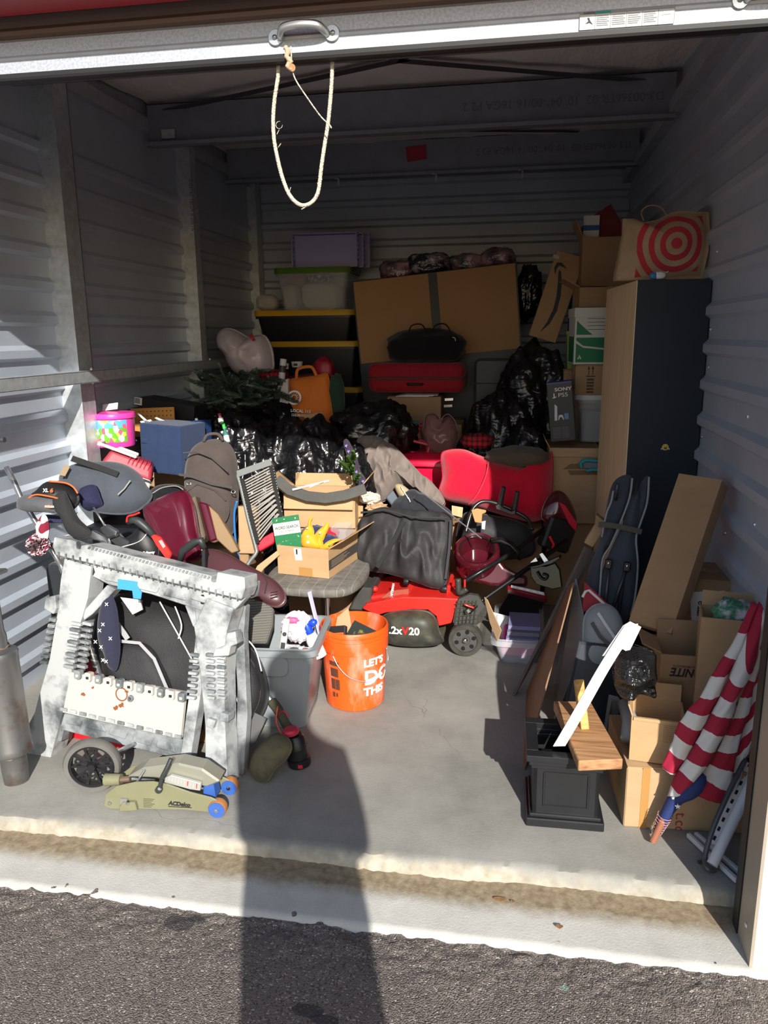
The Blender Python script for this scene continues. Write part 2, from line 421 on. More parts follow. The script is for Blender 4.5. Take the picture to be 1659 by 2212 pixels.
wb = M().box(XL-.06, XR+.06, YB+.012, YB+.06, -.2, 3.3).build('wall_back', galv_d); struct(wb)
b = M(); Pp = ribbed(0, 0, 0, 2.84, 1.273, .022); n = len(Pp)
for x0, x1 in ((-2.2, -.62), (-.62, XR-.003)):
    b = M()
    for x in (x0, x1): b.v += [(x, YB-d, z) for d, z in Pp]
    for i in range(n-1): b.f.append((i, n+i, n+i+1, i+1)); b.k.append(0)
    b.build('panel', wallp, wb)
for i in range(9):
    M().lathe([(0, .005), (.005, .004), (.007, 0)], 6, m=Matrix.Translation((-1.7+.3*i, YB, 2.58)) @ Matrix.Rotation(math.pi/2, 4, 'X')).build('screw', galv, wb)
# roof: blanket insulation between purlins, straps, purlins
vinyl = mat('insulation_vinyl', (.86, .83, .82), .5, var=.04, scale=3, bump=.5, bscale=7, stretch=(2.5, .7, 1), bdist=.03)
ce = M().box(XL-.1, XR+.1, 1.9, YB+.1, 3.12, 3.2).build('ceiling', galv_d); struct(ce)
b = M()
def blank(u, v):
    x = XL+u*(XR-XL); y = 2.1+v*(YB-2.1)
    ph = (y-4.66)/1.3
    return (x, y, 2.965-.035*math.sin(math.pi*(ph % 1))-.012*fbm(x, y, 2.2)-.01*abs(fbm(x*3, y*.6, 2, 3)))
b.grid(blank, 60, 70, uv=False).build('insulation_blanket', vinyl, ce, smooth=True)
def purlin(y, z0, z1):
    b = M(); x0, x1 = XL+.03, XR-.04
    b.box(x0, x1, y, y+.004, z0, z1); b.box(x0, x1, y-.058, y+.004, z0, z0+.004); b.box(x0, x1, y-.06, y-.056, z0, z0+.022); b.box(x0, x1, y, y+.06, z1-.004, z1)
    return b.build('purlin', mat('purlin_steel', (.27, .29, .34), .5, .4, var=.12, scale=10), ce)
purlin(4.66, 2.695, 2.935); purlin(5.95, 2.715, 2.965); purlin(3.36, 2.67, 2.92)
M().box(XL+.12, XL+.2, 4.64, 4.656, 2.74, 2.79).build('clip', galv, ce)
for px in (733, 943, 1128):
    q = W(px, 383, 5.9); b = M(); b.box(q.x-.006, q.x+.006, 5.87, 5.876, 2.655, 2.717); b.box(q.x-.03, q.x+.006, 5.87, 5.9, 2.709, 2.717); b.build('hanger_clip', galv_d, ce)
strapm = mat('dark_strap', (.055, .055, .07), .6)
def strap(a, c, z, w=.028):
    p, q = G(*a, z), G(*c, z); d = (q-p).normalized(); s = V((-d.y, d.x, 0))*w
    M().add([p-s, p+s, q+s, q-s, p-s+V((0, 0, .004)), p+s+V((0, 0, .004)), q+s+V((0, 0, .004)), q-s+V((0, 0, .004))], [(3, 2, 1, 0), (4, 5, 6, 7), (0, 1, 5, 4), (1, 2, 6, 5), (2, 3, 7, 6), (3, 0, 4, 7)]).build('strap', strapm, ce)
strap((345, 243), (880, 128), 2.9); strap((860, 132), (1450, 181), 2.9)
strap((1000, 283), (1250, 285), 2.93, .02)
text('stencil', "D3-00366ER-02  10' 04\"-00/16 16GA P2 2", .062, Matrix.Translation((.72, 4.657, 2.84)) @ Matrix.Rotation(math.pi, 4, 'Y'), ink, ce)
text('stencil', "D3-00366ER-02  10' 04\"-00/16 16GA P2 2", .062, Matrix.Translation((.72, 5.947, 2.88)) @ Matrix.Rotation(math.pi, 4, 'Y'), ink, ce)
pl = Pl(W(900, 334, 5.945)); M().prism(pl.pts([(876, 318), (920, 312), (922, 343), (880, 350)]), -.002, .002).build('paper_tag', mat('red_tag', (.42, .03, .06), .7), ce, loc=pl.m)
# front: right jamb, left jamb, header, outer face
cream = mat('cream_paint', (.78, .74, .64), .5, var=.03, scale=20)
beige = mat('jamb_beige', (.34, .29, .235), .45, var=.05, scale=9)
redp = mat('red_paint', (.42, .015, .03), .38, coat=.2)
blk = mat('black_rubber', (.012, .012, .013), .55)
wf = M().box(.66, 1.75, 1.875, 1.985, -.2, 2.39).build('wall_front', cream); struct(wf)
M().box(-3.2, -2.06, 1.875, 1.985, -.2, 2.39).build('pier', cream, wf)
for x0, x1, s in ((.652, .6605, 1), (-2.0605, -2.052, -1)):
    M().box(x0, x1, 1.872, 2.02, -.06, 2.385).build('jamb_liner', beige, wf)
M().box(.648, .653, 1.985, 2.03, -.06, 2.3).build('door_guide_seal', blk, wf)
M().box(.66, XR+.01, 2.0, 2.05, -.06, 2.4).build('guide_post', galv_d, wf)
M().box(XL, -2.06, 2.0, 2.05, -.06, 2.4).build('guide_post', galv_d, wf)
M().box(-3.2, 1.75, 1.9, 1.925, 2.402, 3.45).build('header_face', redp, wf)
M().box(-3.2, 1.75, 1.925, 2.01, 2.402, 2.415).build('header_soffit', redp, wf)
M().box(-3.2, 1.75, 1.926, 2.1, 2.75, 3.44).build('header_core', galv_d, wf)
M().lathe([(.0, .004), (.006, .003), (.008, 0)], 8, m=Matrix.Translation((.6515, 1.925, .03)) @ Matrix.Rotation(-math.pi/2, 4, 'Y')).build('screw', galv, wf)
# roll-up door
door = bpy.data.objects.new('door_1', None); COL.objects.link(door); struct(door); door.location = (-.7, 2.06, 2.27)
X0, X1 = -1.36, 1.36
def ext(poly, mt, name, x0=X0, x1=X1, **k):
    "profile of (y,z) run along x"
    b = M(); n = len(poly)
    for x in (x0, x1): b.v += [(x, y, z) for y, z in poly]
    b.f += [tuple(range(n)), tuple(range(2*n-1, n-1, -1))] + [(i, n+i, n+(i+1) % n, (i+1) % n) for i in range(n)]
    b.k = [0]*len(b.f); return b.build(name, mt, door, **k)
spangle = mat('spangled_zinc', (.47, .5, .55), .5, .3, col2=(.37, .4, .46), scale=160, thr=(.42, .6), detail=2)
ext([(0, .012), (0, .09), (.012, .1), (.03, .1), (.03, .012)], spangle, 'bottom_bar')
ext([(-.004, .052), (.0, .058), (.002, .058), (.002, .044), (-.002, .046)], galv_d, 'bar_rib')
ext([(-.012, .002), (-.012, .012), (.04, .012), (.042, .004), (.03, -.002), (.0, -.006), (-.01, -.004)], blk, 'bottom_seal')
curt = mat('curtain_steel', (.13, .085, .078), .4, .1)
ext([(.014, .1), (.006, .108), (.004, .118), (.012, .128), (.006, .14), (.002, .152), (.01, .165), (.014, .3), (.03, .3), (.03, .1)], curt, 'curtain')
b = M(); b.tube([(X0, .18, .42), (X1, .18, .42)], .17, 20); b.build('curtain_roll', curt, door, smooth=50)
steelb = mat('brushed_handle', (.55, .58, .58), .33, .8)
def handle(hx, hz):
    h = bpy.data.objects.new('lift_handle', None); COL.objects.link(h); h.parent = door; h.location = (hx, 0, hz)
    for s in (-1, 1):
        b = M(); b.prism(disc(s*.072, 0, .0195, 20), -.006, .0); b.build('mounting_plate', steelb, h, bevel=.0015)
        M().lathe([(0, .005), (.005, .004), (.007, 0)], 10, m=Matrix.Translation((s*.074, -.006, 0)) @ Matrix.Rotation(math.pi/2, 4, 'X')).build('rivet', steelb, h, smooth=True)
    path = smoothpath([(-.06, -.004, .0), (-.054, -.02, .004), (-.04, -.036, .01), (0, -.042, .012), (.04, -.036, .01), (.054, -.02, .004), (.06, -.004, .0)], 5)
    M().tube(path, .0085, 10, flat=1.25, up=(0, 0, 1)).build('grip', steelb, h, smooth=True)
handle(W(655, 95, 2.05).x+.7, .052); handle(W(1660, 33, 2.05).x+.7+.012, .056)
white = mat('white_paper', (.78, .78, .76), .6)
txtm = mat('print_black', (.02, .02, .022), .6)
lx0, lx1 = W(1251, 75, 2.055).x+.7, W(1456, 50, 2.055).x+.7
lab = M().box(lx0, lx1, -.0035, -.002, .018, .055).build('warning_label', mat('label_stock', (.52, .54, .54), .6), door)
for i in range(7): M().box(lx0+(lx1-lx0)/6*i-.0006, lx0+(lx1-lx0)/6*i+.0006, -.0042, -.0034, .018, .055).build('label_rule', mat('label_grey', (.25, .25, .26), .6), lab)
cw = (lx1-lx0)/6
for i in range(6):
    M().box(lx0+i*cw+.0006, lx0+(i+1)*cw-.0006, -.0042, -.0036, .0495, .0548).build('label_heading', mat('label_green', (.02, .25, .2), .6) if i == 1 else mat('label_grey', (.25, .25, .26), .6), lab)
    if i in (1, 2, 3, 4):
        b = M()
        for j in range(6): b.box(lx0+i*cw+.003, lx0+(i+1)*cw-.003-.008*rnd.random(), -.0042, -.0036, .0445-.004*j, .046-.004*j)
        b.build('small_print', mat('print_dark_grey', (.2, .2, .2), .7), lab)
text('lettering', 'WARNING', .0055, Matrix.Translation((lx0+.008, -.0044, .0505)), txtm, lab)
b = M(); b.prism([(lx0+.013, .03), (lx0+.02, .036), (lx0+.017, .042), (lx0+.021, .043), (lx0+.024, .036), (lx0+.03, .028), (lx0+.022, .032)], -.0044, -.0036); b.build('falling_figure', txtm, lab)
b = M(); b.prism([(lx0+5*cw+.006, .036), (lx0+5*cw+.01, .042), (lx0+5*cw+.01, .046), (lx0+5*cw+.016, .041), (lx0+6*cw-.006, .0425), (lx0+6*cw-.008, .0375), (lx0+5*cw+.014, .0375)], -.0044, -.0036); b.build('maker_mark', mat('print_grey', (.4, .4, .4)), lab)
# rope loop tied to the handle
ropem = mat('old_rope', (.62, .56, .44), .9, var=.15, scale=90, bump=.8, bscale=220)
rp = [W(*q, 2.085) for q in ((602, 118), (601, 150), (600, 170), (593, 215), (590, 260), (592, 300), (600, 345), (612, 390), (628, 425), (650, 443), (672, 438), (687, 415), (693, 370), (700, 320), (708, 270), (714, 210), (717, 165), (718, 125), (718, 105))]
rope = thing('pull_rope', 'frayed cream rope loop hanging from the middle of the roll-up door', 'rope', rp[9])
M().tube([p-rp[9] for p in smoothpath(rp, 5)], .0052, 8).build('loop', ropem, rope, smooth=True)
t2 = [W(*q, 2.04) for q in ((628, 100), (632, 150), (640, 175), (665, 213), (690, 248), (704, 263), (712, 270), (716, 277))]
M().tube([p-rp[9] for p in smoothpath(t2, 4)], .0018, 6).build('loose_strand', ropem, rope, smooth=True)
kn = [W(*q, 2.035) for q in ((615, 100), (622, 112), (619, 122), (628, 133), (621, 142), (632, 150))]
M().tube([p-rp[9] for p in smoothpath(kn, 4)], [.004+.003*abs(math.sin(i*1.7)) for i in range(21)], 8).build('knot', mat('tan_twine', (.55, .36, .24), .9), rope, smooth=True)
M().prism(disc(0, 0, .0085, 12, 0, 360), -.001, .001, m=Matrix.Translation(W(631, 146, 2.03)-rp[9]) @ Matrix.Rotation(.5, 4, 'X')).build('dry_leaf_scrap', mat('leaf_tan', (.55, .3, .13), .8), rope)
fz = M()
for q in ((598, 290), (601, 318), (690, 405), (692, 380), (625, 415), (660, 447)):
    p = W(*q, 2.084)-rp[9]; a = rnd.uniform(0, 6.28); fz.tube([p, p+V((math.cos(a)*.012, -.003, math.sin(a)*.012))], .0012, 4)
fz.tube([W(598+7*math.cos(t)+5, 270+8*math.sin(t), 2.084)-rp[9] for t in [i*.5 for i in range(11)]], .0007, 4)
fz.build('fray', ropem, rope)
# dry leaves on the apron
lm = mat('dry_leaf', (.26, .15, .07), .8, var=.2, scale=60)
for i, (px, py, s, lb) in enumerate(((1080, 1946, .016, 'small brown dry leaf on the threshold nearest the photographer shadow'), (1107, 1951, .008, 'tiny brown leaf scrap beside the longer leaf on the threshold'), (1208, 2005, .013, 'round tan dry leaf near the asphalt edge of the threshold'))):
    p = G(px, py, -.05); b = M()
    b.grid(lambda u, v: ((u-.5)*2*s*(1.2 if i == 0 else .8), (v-.5)*1.3*s*math.sin(math.pi*(.08+.84*u)), .003+.006*abs(u-.5)), 6, 4, uv=False)
    tag(b.build('dry_leaf', lm, loc=p+V((0, 0, .002)), solid=.0008), lb, 'leaf', 'dry leaves on the threshold')
# ------------------------------------------------------------------ shared builders
def card(i):
    cs = [(.40, .255, .135), (.36, .22, .115), (.44, .29, .16), (.33, .205, .11), (.47, .30, .155)]
    return mat('cardboard_%d' % i, cs[i], .82, var=.12, scale=5, bump=.12, bscale=9, stretch=(1, 1, 3))
tapem = mat('packing_tape', (.36, .24, .12), .25, coat=.3)
def carton(name, label, m, w, d, h, c=0, flaps=None, tape=True, group=None, thick=.005, lid=True):
    "flaps: None = shut; else dict side -> (angle from upright outward, length)"
    t = thing(name, label, 'box', m, group); cm = card(c)
    if flaps is None:
        b = M(); b.box(0, w, 0, d, 0, h-.004); b.build('body', cm, t, bevel=.004)
        if lid:
            M().box(.002, w-.002, .002, d/2-.001, h-.004, h).build('flap', cm, t)
            M().box(.002, w-.002, d/2+.001, d-.002, h-.004, h).build('flap', cm, t)
        if tape:
            k = .024; b = M(); b.box(-.0012, w+.0012, d/2-k, d/2+k, h-.001, h+.001); b.box(-.0014, 0, d/2-k, d/2+k, h-.07, h); b.box(w, w+.0014, d/2-k, d/2+k, h-.07, h); b.build('tape', tapem, t)
        return t
    q = thick; b = M()
    b.box(0, w, 0, q, 0, h); b.box(0, w, d-q, d, 0, h); b.box(0, q, q, d-q, 0, h); b.box(w-q, w, q, d-q, 0, h); b.box(q, w-q, q, d-q, 0, q)
    b.build('body', cm, t)
    for sd, (ang, ln) in flaps.items():
        a = math.radians(ang)
        if sd == 'f': mm = Matrix.Translation((0, 0, h)) @ Matrix.Rotation(a, 4, 'X'); bx = (.006, w-.006, 0, q, 0, ln)
        elif sd == 'b': mm = Matrix.Translation((0, d, h)) @ Matrix.Rotation(-a, 4, 'X'); bx = (.006, w-.006, -q, 0, 0, ln)
        elif sd == 'l': mm = Matrix.Translation((0, 0, h)) @ Matrix.Rotation(-a, 4, 'Y'); bx = (0, q, .006, d-.006, 0, ln)
        else: mm = Matrix.Translation((w, 0, h)) @ Matrix.Rotation(a, 4, 'Y'); bx = (-q, 0, .006, d-.006, 0, ln)
        M().box(*bx).build('flap', cm, t, loc=mm)
    return t
def tote(name, label, m, w, d, h, bm, lm_=None, group=None, taper=.035, lidh=.03, wall=.004, handles=True):
    t = thing(name, label, 'tote', m, group); k = taper
    b = M(); x0, x1, y0, y1 = .02, w-.02, .02, d-.02
    def shell(o, up):
        L = []
        for z, ins in ((0 if not up else wall, k), (h-.03, 0), (h, -.0)):
            L.append((z, (x0+ins+o, x1-ins-o, y0+ins+o, y1-ins-o)))
        return L
    def rr(q, z): return [(x, z0, z) for x, z0 in rrect(q[0], q[1], q[2], q[3], .035, 4)]
    rings_ = [rr(q, z) for z, q in shell(0, False)]+[rr(q, z) for z, q in reversed(shell(wall, True))]
    n = len(rings_[0])
    for r_ in rings_: b.v += r_
    for i in range(len(rings_)-1):
        for j in range(n): b.f.append((i*n+j, i*n+(j+1) % n, (i+1)*n+(j+1) % n, (i+1)*n+j)); b.k.append(0)
    b.f.append(tuple(range(n-1, -1, -1))); b.k.append(0); e = (len(rings_)-1)*n; b.f.append(tuple(range(e, e+n))); b.k.append(0)
    b.build('body', bm, t, smooth=40)
    b = M(); o = rrect(0, w, 0, d, .05, 4); i_ = rrect(.02, w-.02, .02, d-.02, .035, 4); n = len(o)
    for z in (h-.03, h-.004): b.v += [(x, y, z) for x, y in o] + [(x, y, z) for x, y in i_]
    for j in range(n):
        jj = (j+1) % n
        b.f += [(j, jj, 2*n+jj, 2*n+j), (2*n+j, 2*n+jj, 3*n+jj, 3*n+j), (jj, j, n+j, n+jj)]; b.k += [0]*3
    b.build('rim', bm, t, smooth=40)
    if lm_:
        b = M(); o = rrect(-.008, w+.008, -.008, d+.008, .055, 5); i_ = rrect(.04, w-.04, .04, d-.04, .04, 5); n = len(o)
        for P, z in ((o, h-.012), (o, h+lidh-.014), ([(x*.985+.0075*w, y*.985+.0075*d) for x, y in o], h+lidh-.004), (i_, h+lidh-.004), (i_, h+lidh-.016)): b.v += [(x, y, z) for x, y in P]
        for i in range(4):
            for j in range(n): b.f.append((i*n+j, i*n+(j+1) % n, (i+1)*n+(j+1) % n, (i+1)*n+j)); b.k.append(0)
        b.f.append(tuple(range(4*n, 5*n))); b.k.append(0)
        b.build('lid', lm_, t, smooth=40)
    return t
bagm = mat('black_bag_plastic', (.006, .006, .007), .25, spec=.75, bump=.75, bscale=11, stretch=(1, 1, 2.2), bdist=.03)
nt, N, L, B = nodes(bagm)
_t = nt.nodes.new('ShaderNodeTexCoord')
_n = nt.nodes.new('ShaderNodeTexNoise'); _n.inputs['Scale'].default_value = 5; _n.inputs['Detail'].default_value = 3; nt.links.new(_t.outputs['Object'], _n.inputs[0])
_sc = nt.nodes.new('ShaderNodeVectorMath'); _sc.operation = 'SCALE'; _sc.inputs[3].default_value = .16; nt.links.new(_n.outputs[1], _sc.inputs[0])
_ad = nt.nodes.new('ShaderNodeVectorMath'); _ad.operation = 'ADD'; nt.links.new(_t.outputs['Object'], _ad.inputs[0]); nt.links.new(_sc.outputs[0], _ad.inputs[1])
_hs = []
for _s, _st in ((8, (1, 1, .45)), (15, (.5, 1, 1.3))):
    _m = nt.nodes.new('ShaderNodeMapping'); _m.inputs['Scale'].default_value = _st; nt.links.new(_ad.outputs[0], _m.inputs[0])
    _v = nt.nodes.new('ShaderNodeTexNoise'); _v.inputs['Scale'].default_value = _s; _v.inputs['Detail'].default_value = 1.5; nt.links.new(_m.outputs[0], _v.inputs[0])
    _hs.append(math_(nt, 'ABSOLUTE', math_(nt, 'SUBTRACT', _v.outputs[0], .5)))
_b = nt.nodes.new('ShaderNodeBump'); _b.inputs['Strength'].default_value = .62; _b.inputs['Distance'].default_value = .05
nt.links.new(math_(nt, 'ADD', _hs[0], math_(nt, 'MULTIPLY', _hs[1], .55)), _b.inputs['Height']); nt.links.new(_b.outputs[0], B.inputs['Normal'])
def trash(label, c, r, seed, flat=None, amp=.16, ridge=.03, knot=None, pw=.8, name='trash_bag', group='black trash bags in the heap', n=100, mt=None, cat='trash bag'):
    c = V(c); t = thing(name, label, cat, V((c.x, c.y, (flat if flat is not None else c.z-r[2]))), group); o = t.matrix_world.translation
    M().blob(c-o, r, seed, amp, 2.2, n, pw, None if flat is None else 0, ridge, 3.2).build('bag', mt or bagm, t, smooth=True)
    if knot:
        k = V(knot)-o; b = M()
        b.tube(smoothpath([k-V((0, 0, .06)), k-V((0, 0, .02)), k, k+V((.02, 0, .04)), k+V((.05, -.01, .07))], 3), [.06, .05, .042, .032, .026, .018, .014, .014, .018, .026, .034, .042, .05], 10)
        b.build('knot', mt or bagm, t, smooth=True)
    return t
fab = lambda nm, c, r=.9, v=.12, s=30, bu=.3: mat(nm, c, r, var=v, scale=s, bump=bu, bscale=260, sheen=.15, spec=.25)
clear = mat('clear_plastic', (.75, .78, .82), .22, trans=0, alpha=.28, spec=.6)
blackp = mat('black_plastic', (.012, .012, .014), .38)
navyp = mat('dark_tote_plastic', (.008, .009, .014), .42)
yel = mat('yellow_lid', (.62, .36, .015), .45)
# ------------------------------------------------------------------ back wall: totes
tw = .80
GT = 'black totes with yellow lids in the back corner'
zs = [(0, .37), (.40, .37), (.80, .375), (1.205, .32), (1.555, .205)]
labs = ['bottom black tote of the back corner stack, buried behind the heap', 'second black tote from the floor in the back corner, behind the heap',
        'black tote whose yellow lid just shows behind the orange bag', 'black tote with yellow lid, second from the top of the corner stack', 'shallow black tote with yellow lid at the top of the corner stack']
for i, ((z, h), lb) in enumerate(zip(zs, labs)):
    dx = (.03, .03, .05, .03, 0)[i]
    tote('storage_tote', lb, fr((-2.045+dx, 5.93+.01*(i % 2), z), -1), tw, .5, h, navyp, yel, GT, lidh=.034)
ctm = mat('clear_tote', (.62, .68, .74), .25, alpha=.3, spec=.5)
grn = mat('green_lid', (.09, .2, .02), .45)
zt = 1.555+.205+.031
tote('clear_tote', 'clear tote with green lid full of linens on the corner stack', fr((-1.885, 5.98, zt), -.5), .60, .42, .285, ctm, grn, taper=.03, lidh=.036)
lin = fab('white_linen', (.62, .57, .52)); brn = fab('rust_cloth', (.3, .1, .045)); pat = mat('patterned_cloth', (.02, .02, .022), .9, col2=(.6, .58, .55), scale=45, thr=(.55, .6))
for lb, c, r, mt, sd, nm in (('white linen bundle at the left end inside the clear tote', (-1.78, 6.11, zt+.10), (.058, .08, .095), lin, 3, 'linen_bundle'), ('folded white linens filling the right half of the clear tote', (-1.54, 6.12, zt+.108), (.15, .095, .1), lin, 5, 'linen_bundle'),
                            ('rust coloured cloth at the upper left inside the clear tote', (-1.74, 6.13, zt+.238), (.095, .085, .035), brn, 8, 'folded_cloth'), ('black cloth with white pattern at the top of the clear tote', (-1.545, 6.13, zt+.242), (.095, .08, .03), pat, 9, 'folded_cloth')):
    tag(M().blob((0, 0, 0), r, sd, .12, 2, 30, .6).build(nm, mt, smooth=True, loc=c), lb, 'cloth')
tag(M().blob((0, 0, 0), (.09, .08, .065), 2, .06, 2, 24, .8, flat=-.06).build('round_cushion', fab('cream_cushion', (.5, .48, .43)), smooth=True, loc=(-1.975, 6.08, zt+.064)), 'small pale round cushion beside the clear tote on the corner stack', 'cushion')
# lavender drawer trays standing on edge on the green lid
lav = mat('lavender_plastic', (.4, .4, .72), .4)
for k in range(3):
    t = thing('drawer_tray', ('lavender plastic drawer tray facing out on top of the clear tote', 'second lavender drawer tray nested behind the front one', 'rearmost lavender drawer tray of the nested three')[k], 'tray', fr((-1.76+.035*k, 6.06+.07*k, zt+.285+.034), -.8), 'lavender drawer trays above the totes')
    w, h, d = .52, .255, .065
    M().box(.012, w-.012, d-.005, d, .012, h-.012).build('base', lav, t)
    b = M(); b.box(0, w, 0, d, 0, .008); b.build('side', lav, t); M().box(0, w, 0, d, h-.008, h).build('side', lav, t)
    for x in (0, w-.008):
        M().box(x, x+.008, 0, .012, 0, h).build('side_lip', lav, t); M().box(x, x+.008, d-.012, d, 0, h).build('side_lip', lav, t)
        for j in range(7): M().box(x, x+.008, .012, d-.012, .012+j*.035, .026+j*.035).build('rung', lav, t)
# ------------------------------------------------------------------ tall black cabinet seen from its hardboard back
hard = mat('hardboard', (.36, .2, .085), .7, var=.06, scale=4)
blkl = mat('black_laminate', (.012, .013, .016), .45, var=.2, scale=12)
pc = Pl(W(775, 790, 5.62), 0, 2, -5.2)
cab = thing('wardrobe_cabinet', 'tall black cabinet tilted against the back wall, tan hardboard back facing out', 'cabinet', pc.m)
x0, zt_ = pc.uv(763, 608); x1, _ = pc.uv(1112, 562)
xm0, xm1 = pc.uv(930, 660)[0], pc.uv(949, 660)[0]
M().box(x0-.012, x1+.012, .006, .36, -1.33, zt_).build('carcass', blkl, cab, bevel=.002)
M().box(x0, xm0, 0, .006, .012, zt_-.006).build('back_panel', hard, cab)
M().box(xm1, x1, 0, .006, .012, zt_-.006).build('back_panel', hard, cab)
M().box(x0, x1, -.004, .006, -.05, -.0).build('rail', blkl, cab)
# vacuum-packed clothes on top of the cabinet
vac = mat('vacuum_packed_clothes', (.1, .05, .07), .14, col2=(.34, .2, .26), scale=7, thr=(.42, .58), spec=.9, bump=1, bscale=18, bdist=.02)
vac2 = mat('vacuum_packed_clothes_blue', (.02, .025, .05), .14, col2=(.45, .36, .38), scale=8, thr=(.5, .62), spec=.9, bump=1, bscale=18, bdist=.02)
vac3 = mat('vacuum_packed_clothes_green', (.03, .07, .07), .16, col2=(.35, .2, .24), scale=5, thr=(.45, .6), spec=.9, bump=1, bscale=18, bdist=.02)
for lb, px, py, r, mt, sd in (('mauve vacuum-packed clothes bag at the left end of the cabinet top', 862, 574, (.13, .14, .07), vac, 1), ('dark blue and red vacuum-packed clothes bag on the cabinet top', 925, 558, (.15, .15, .085), vac2, 2), ('green and pink vacuum-packed clothes bag at the right of the cabinet top', 1012, 553, (.13, .15, .065), vac3, 3), ('pale vacuum-packed clothes bag highest at the right cabinet end', 1075, 540, (.12, .14, .07), vac, 4)):
    p = W(px, py, 5.83); q = pc.i @ p
    p = pc.m @ V((q.x, .2, zt_+r[2]*.8))
    tag(M().blob((0, 0, 0), r, sd, .18, 2, 34, .75, ridge=.06, rfreq=4).build('clothes_bag', mt, smooth=True, loc=p), lb, 'clothes bag', 'vacuum-packed clothes on the cabinet')
# ------------------------------------------------------------------ luggage in front of the cabinet
duf = fab('black_canvas', (.008, .008, .01)); wht = mat('white_print', (.75, .75, .74), .6)
zc = W(900, 850, 5.2).z
zr = W(900, 786, 5.2).z
rs = thing('red_suitcase', 'soft red suitcase lying flat with a black zip under a black duffel', 'suitcase', (-.68, 5.38, zc+.004))
redf = fab('red_nylon', (.3, .008, .018), .7)
b = M(); P = rrect(-.325, .325, 0, zr-zc, .055, 6); b.prism(P, -.19, .2); b.build('shell', redf, rs, bevel=.04, seg=4, smooth=50)
for o in (-.008, .008): M().box(-.326, .326, -.198, .2, (zr-zc)*.5+o-.003, (zr-zc)*.5+o+.003).build('zip', mat('black_zip', (.008, .008, .008), .6), rs)
M().tube(smoothpath([(-.05, -.2, .06), (-.04, -.215, .06), (.04, -.215, .06), (.05, -.2, .06)], 4), .008, 6).build('handle', mat('black_zip', (.008, .008, .008)), rs, smooth=True)
bd = thing('duffel_bag', 'slumped black duffel bag on top of the red suitcase', 'bag', (-.63, 5.38, zr+.006))
M().blob((0, 0, .1), (.27, .17, .12), 4, .12, 1.6, 36, .75, flat=0).build('bag', duf, bd, smooth=True)
for x in (-.04, .12):
    M().tube(smoothpath([(x-.07, -.08, .17), (x-.05, -.1, .24), (x+.02, -.1, .25), (x+.06, -.09, .19)], 5), .012, 6, flat=.4).build('handle', duf, bd, smooth=True)
ring_ = M(); ring(ring_, .19, .145, .018, .022, -.112, -.11); ring_.box(.188, .192, -.112, -.11, .125, .165); ring_.build('emblem', wht, bd)
gs = thing('grey_suitcase', 'charcoal hard suitcase standing behind the black bags by the cabinet', 'suitcase', fr((-.30, 5.44, 0), 2))
M().prism(rrect(0, .3, 0, 1.43, .04, 5), 0, .14).build('shell', mat('charcoal_shell', (.035, .04, .05), .45), gs, bevel=.015, seg=2)
M().box(-.001, .301, -.002, .142, 1.26, 1.268).build('seam', mat('black_zip', (.008, .008, .008)), gs)
# carton with papers under the red suitcase, and what it stands on
zb = W(900, 915, 5.12).z
c1 = carton('carton', 'small plain carton holding papers right under the red suitcase', fr((-.86, 5.12, zb), 1), .36, .3, zc-zb-.016, 3, tape=False)
for i in range(3): tag(M().box(0, .22, 0, .28, 0, .003).build('paper_sheet', white, loc=fr((-.80+.03*i, 5.11-.012*i, zc-.014+.0042*i), 2*i-2)), ('lowest white paper sheet on the small carton under the red suitcase', 'middle white paper sheet on the small carton under the red suitcase', 'top white paper sheet on the small carton under the red suitcase')[i], 'paper', 'papers on the small carton')
carton('carton', 'large carton buried in the heap that carries the small carton', fr((-.98, 5.1, 0), 1), .62, .5, zb-.003, 1)
# ------------------------------------------------------------------ smile box, blue panel and the tall bags right of centre
pa = Pl(W(1142, 724, 5.25), -4, -3, 17.2)
ab = thing('shipping_box', 'long brown shipping box with a black smile arrow, tilted on the trash bags', 'box', pa.m)
wA = pa.uv(1200, 741)[0]; hA = pa.uv(1190, 536)[1]
M().box(0, wA, 0, .13, 0, hA).build('body', card(1), ab, bevel=.003)
ink2 = mat('box_ink', (.012, .014, .02), .6)
sm = [(1166, 718), (1187, 700), (1203, 672), (1211, 640), (1214, 610), (1212, 587), (1208, 582), (1206, 590), (1205, 612), (1202, 640), (1195, 668), (1182, 695)]
M().prism(pa.pts(sm), -.0012, .0).build('smile_arrow', ink2, ab)
M().prism(pa.pts([(1199, 594), (1197, 578), (1203, 567), (1214, 567), (1226, 582), (1217, 577), (1208, 574), (1203, 580)]), -.0012, .0).build('arrow_head', ink2, ab)
M().prism(pa.pts([(1196, 549), (1209, 553), (1206, 560), (1194, 556)]), -.001, .0).build('handling_mark', mat('print_grey', (.4, .4, .4)), ab)
bp_ = Pl(W(1232, 800, 5.3), 0, 0, 2.0)
tag(M().prism([bp_.uv(*q) for q in ((1237, 625), (1243, 628), (1236, 776), (1230, 770))]+[], 0, .32).build('foam_board', mat('blue_foam', (.02, .16, .26), .6), loc=bp_.m), 'bright blue foam panel on edge behind the smile arrow box', 'panel')
trash('black trash bag slumped behind the upper left of the smile arrow box', W(1142, 632, 5.78), (.085, .09, .17), 11, amp=.2)
trash('huge black trash bag under the smile arrow box, stretched tight', (.1, 5.24, .86), (.25, .26, .62), 12, flat=0, amp=.14)
trash('black trash bag with a pinched neck leaning left of the games console box', (-.1, 4.98, .72), (.22, .22, .5), 13, flat=0, amp=.16)
trash('shiny black trash bag directly left of the games console box', (.06, 4.76, .62), (.17, .2, .44), 14, flat=0, amp=.15)
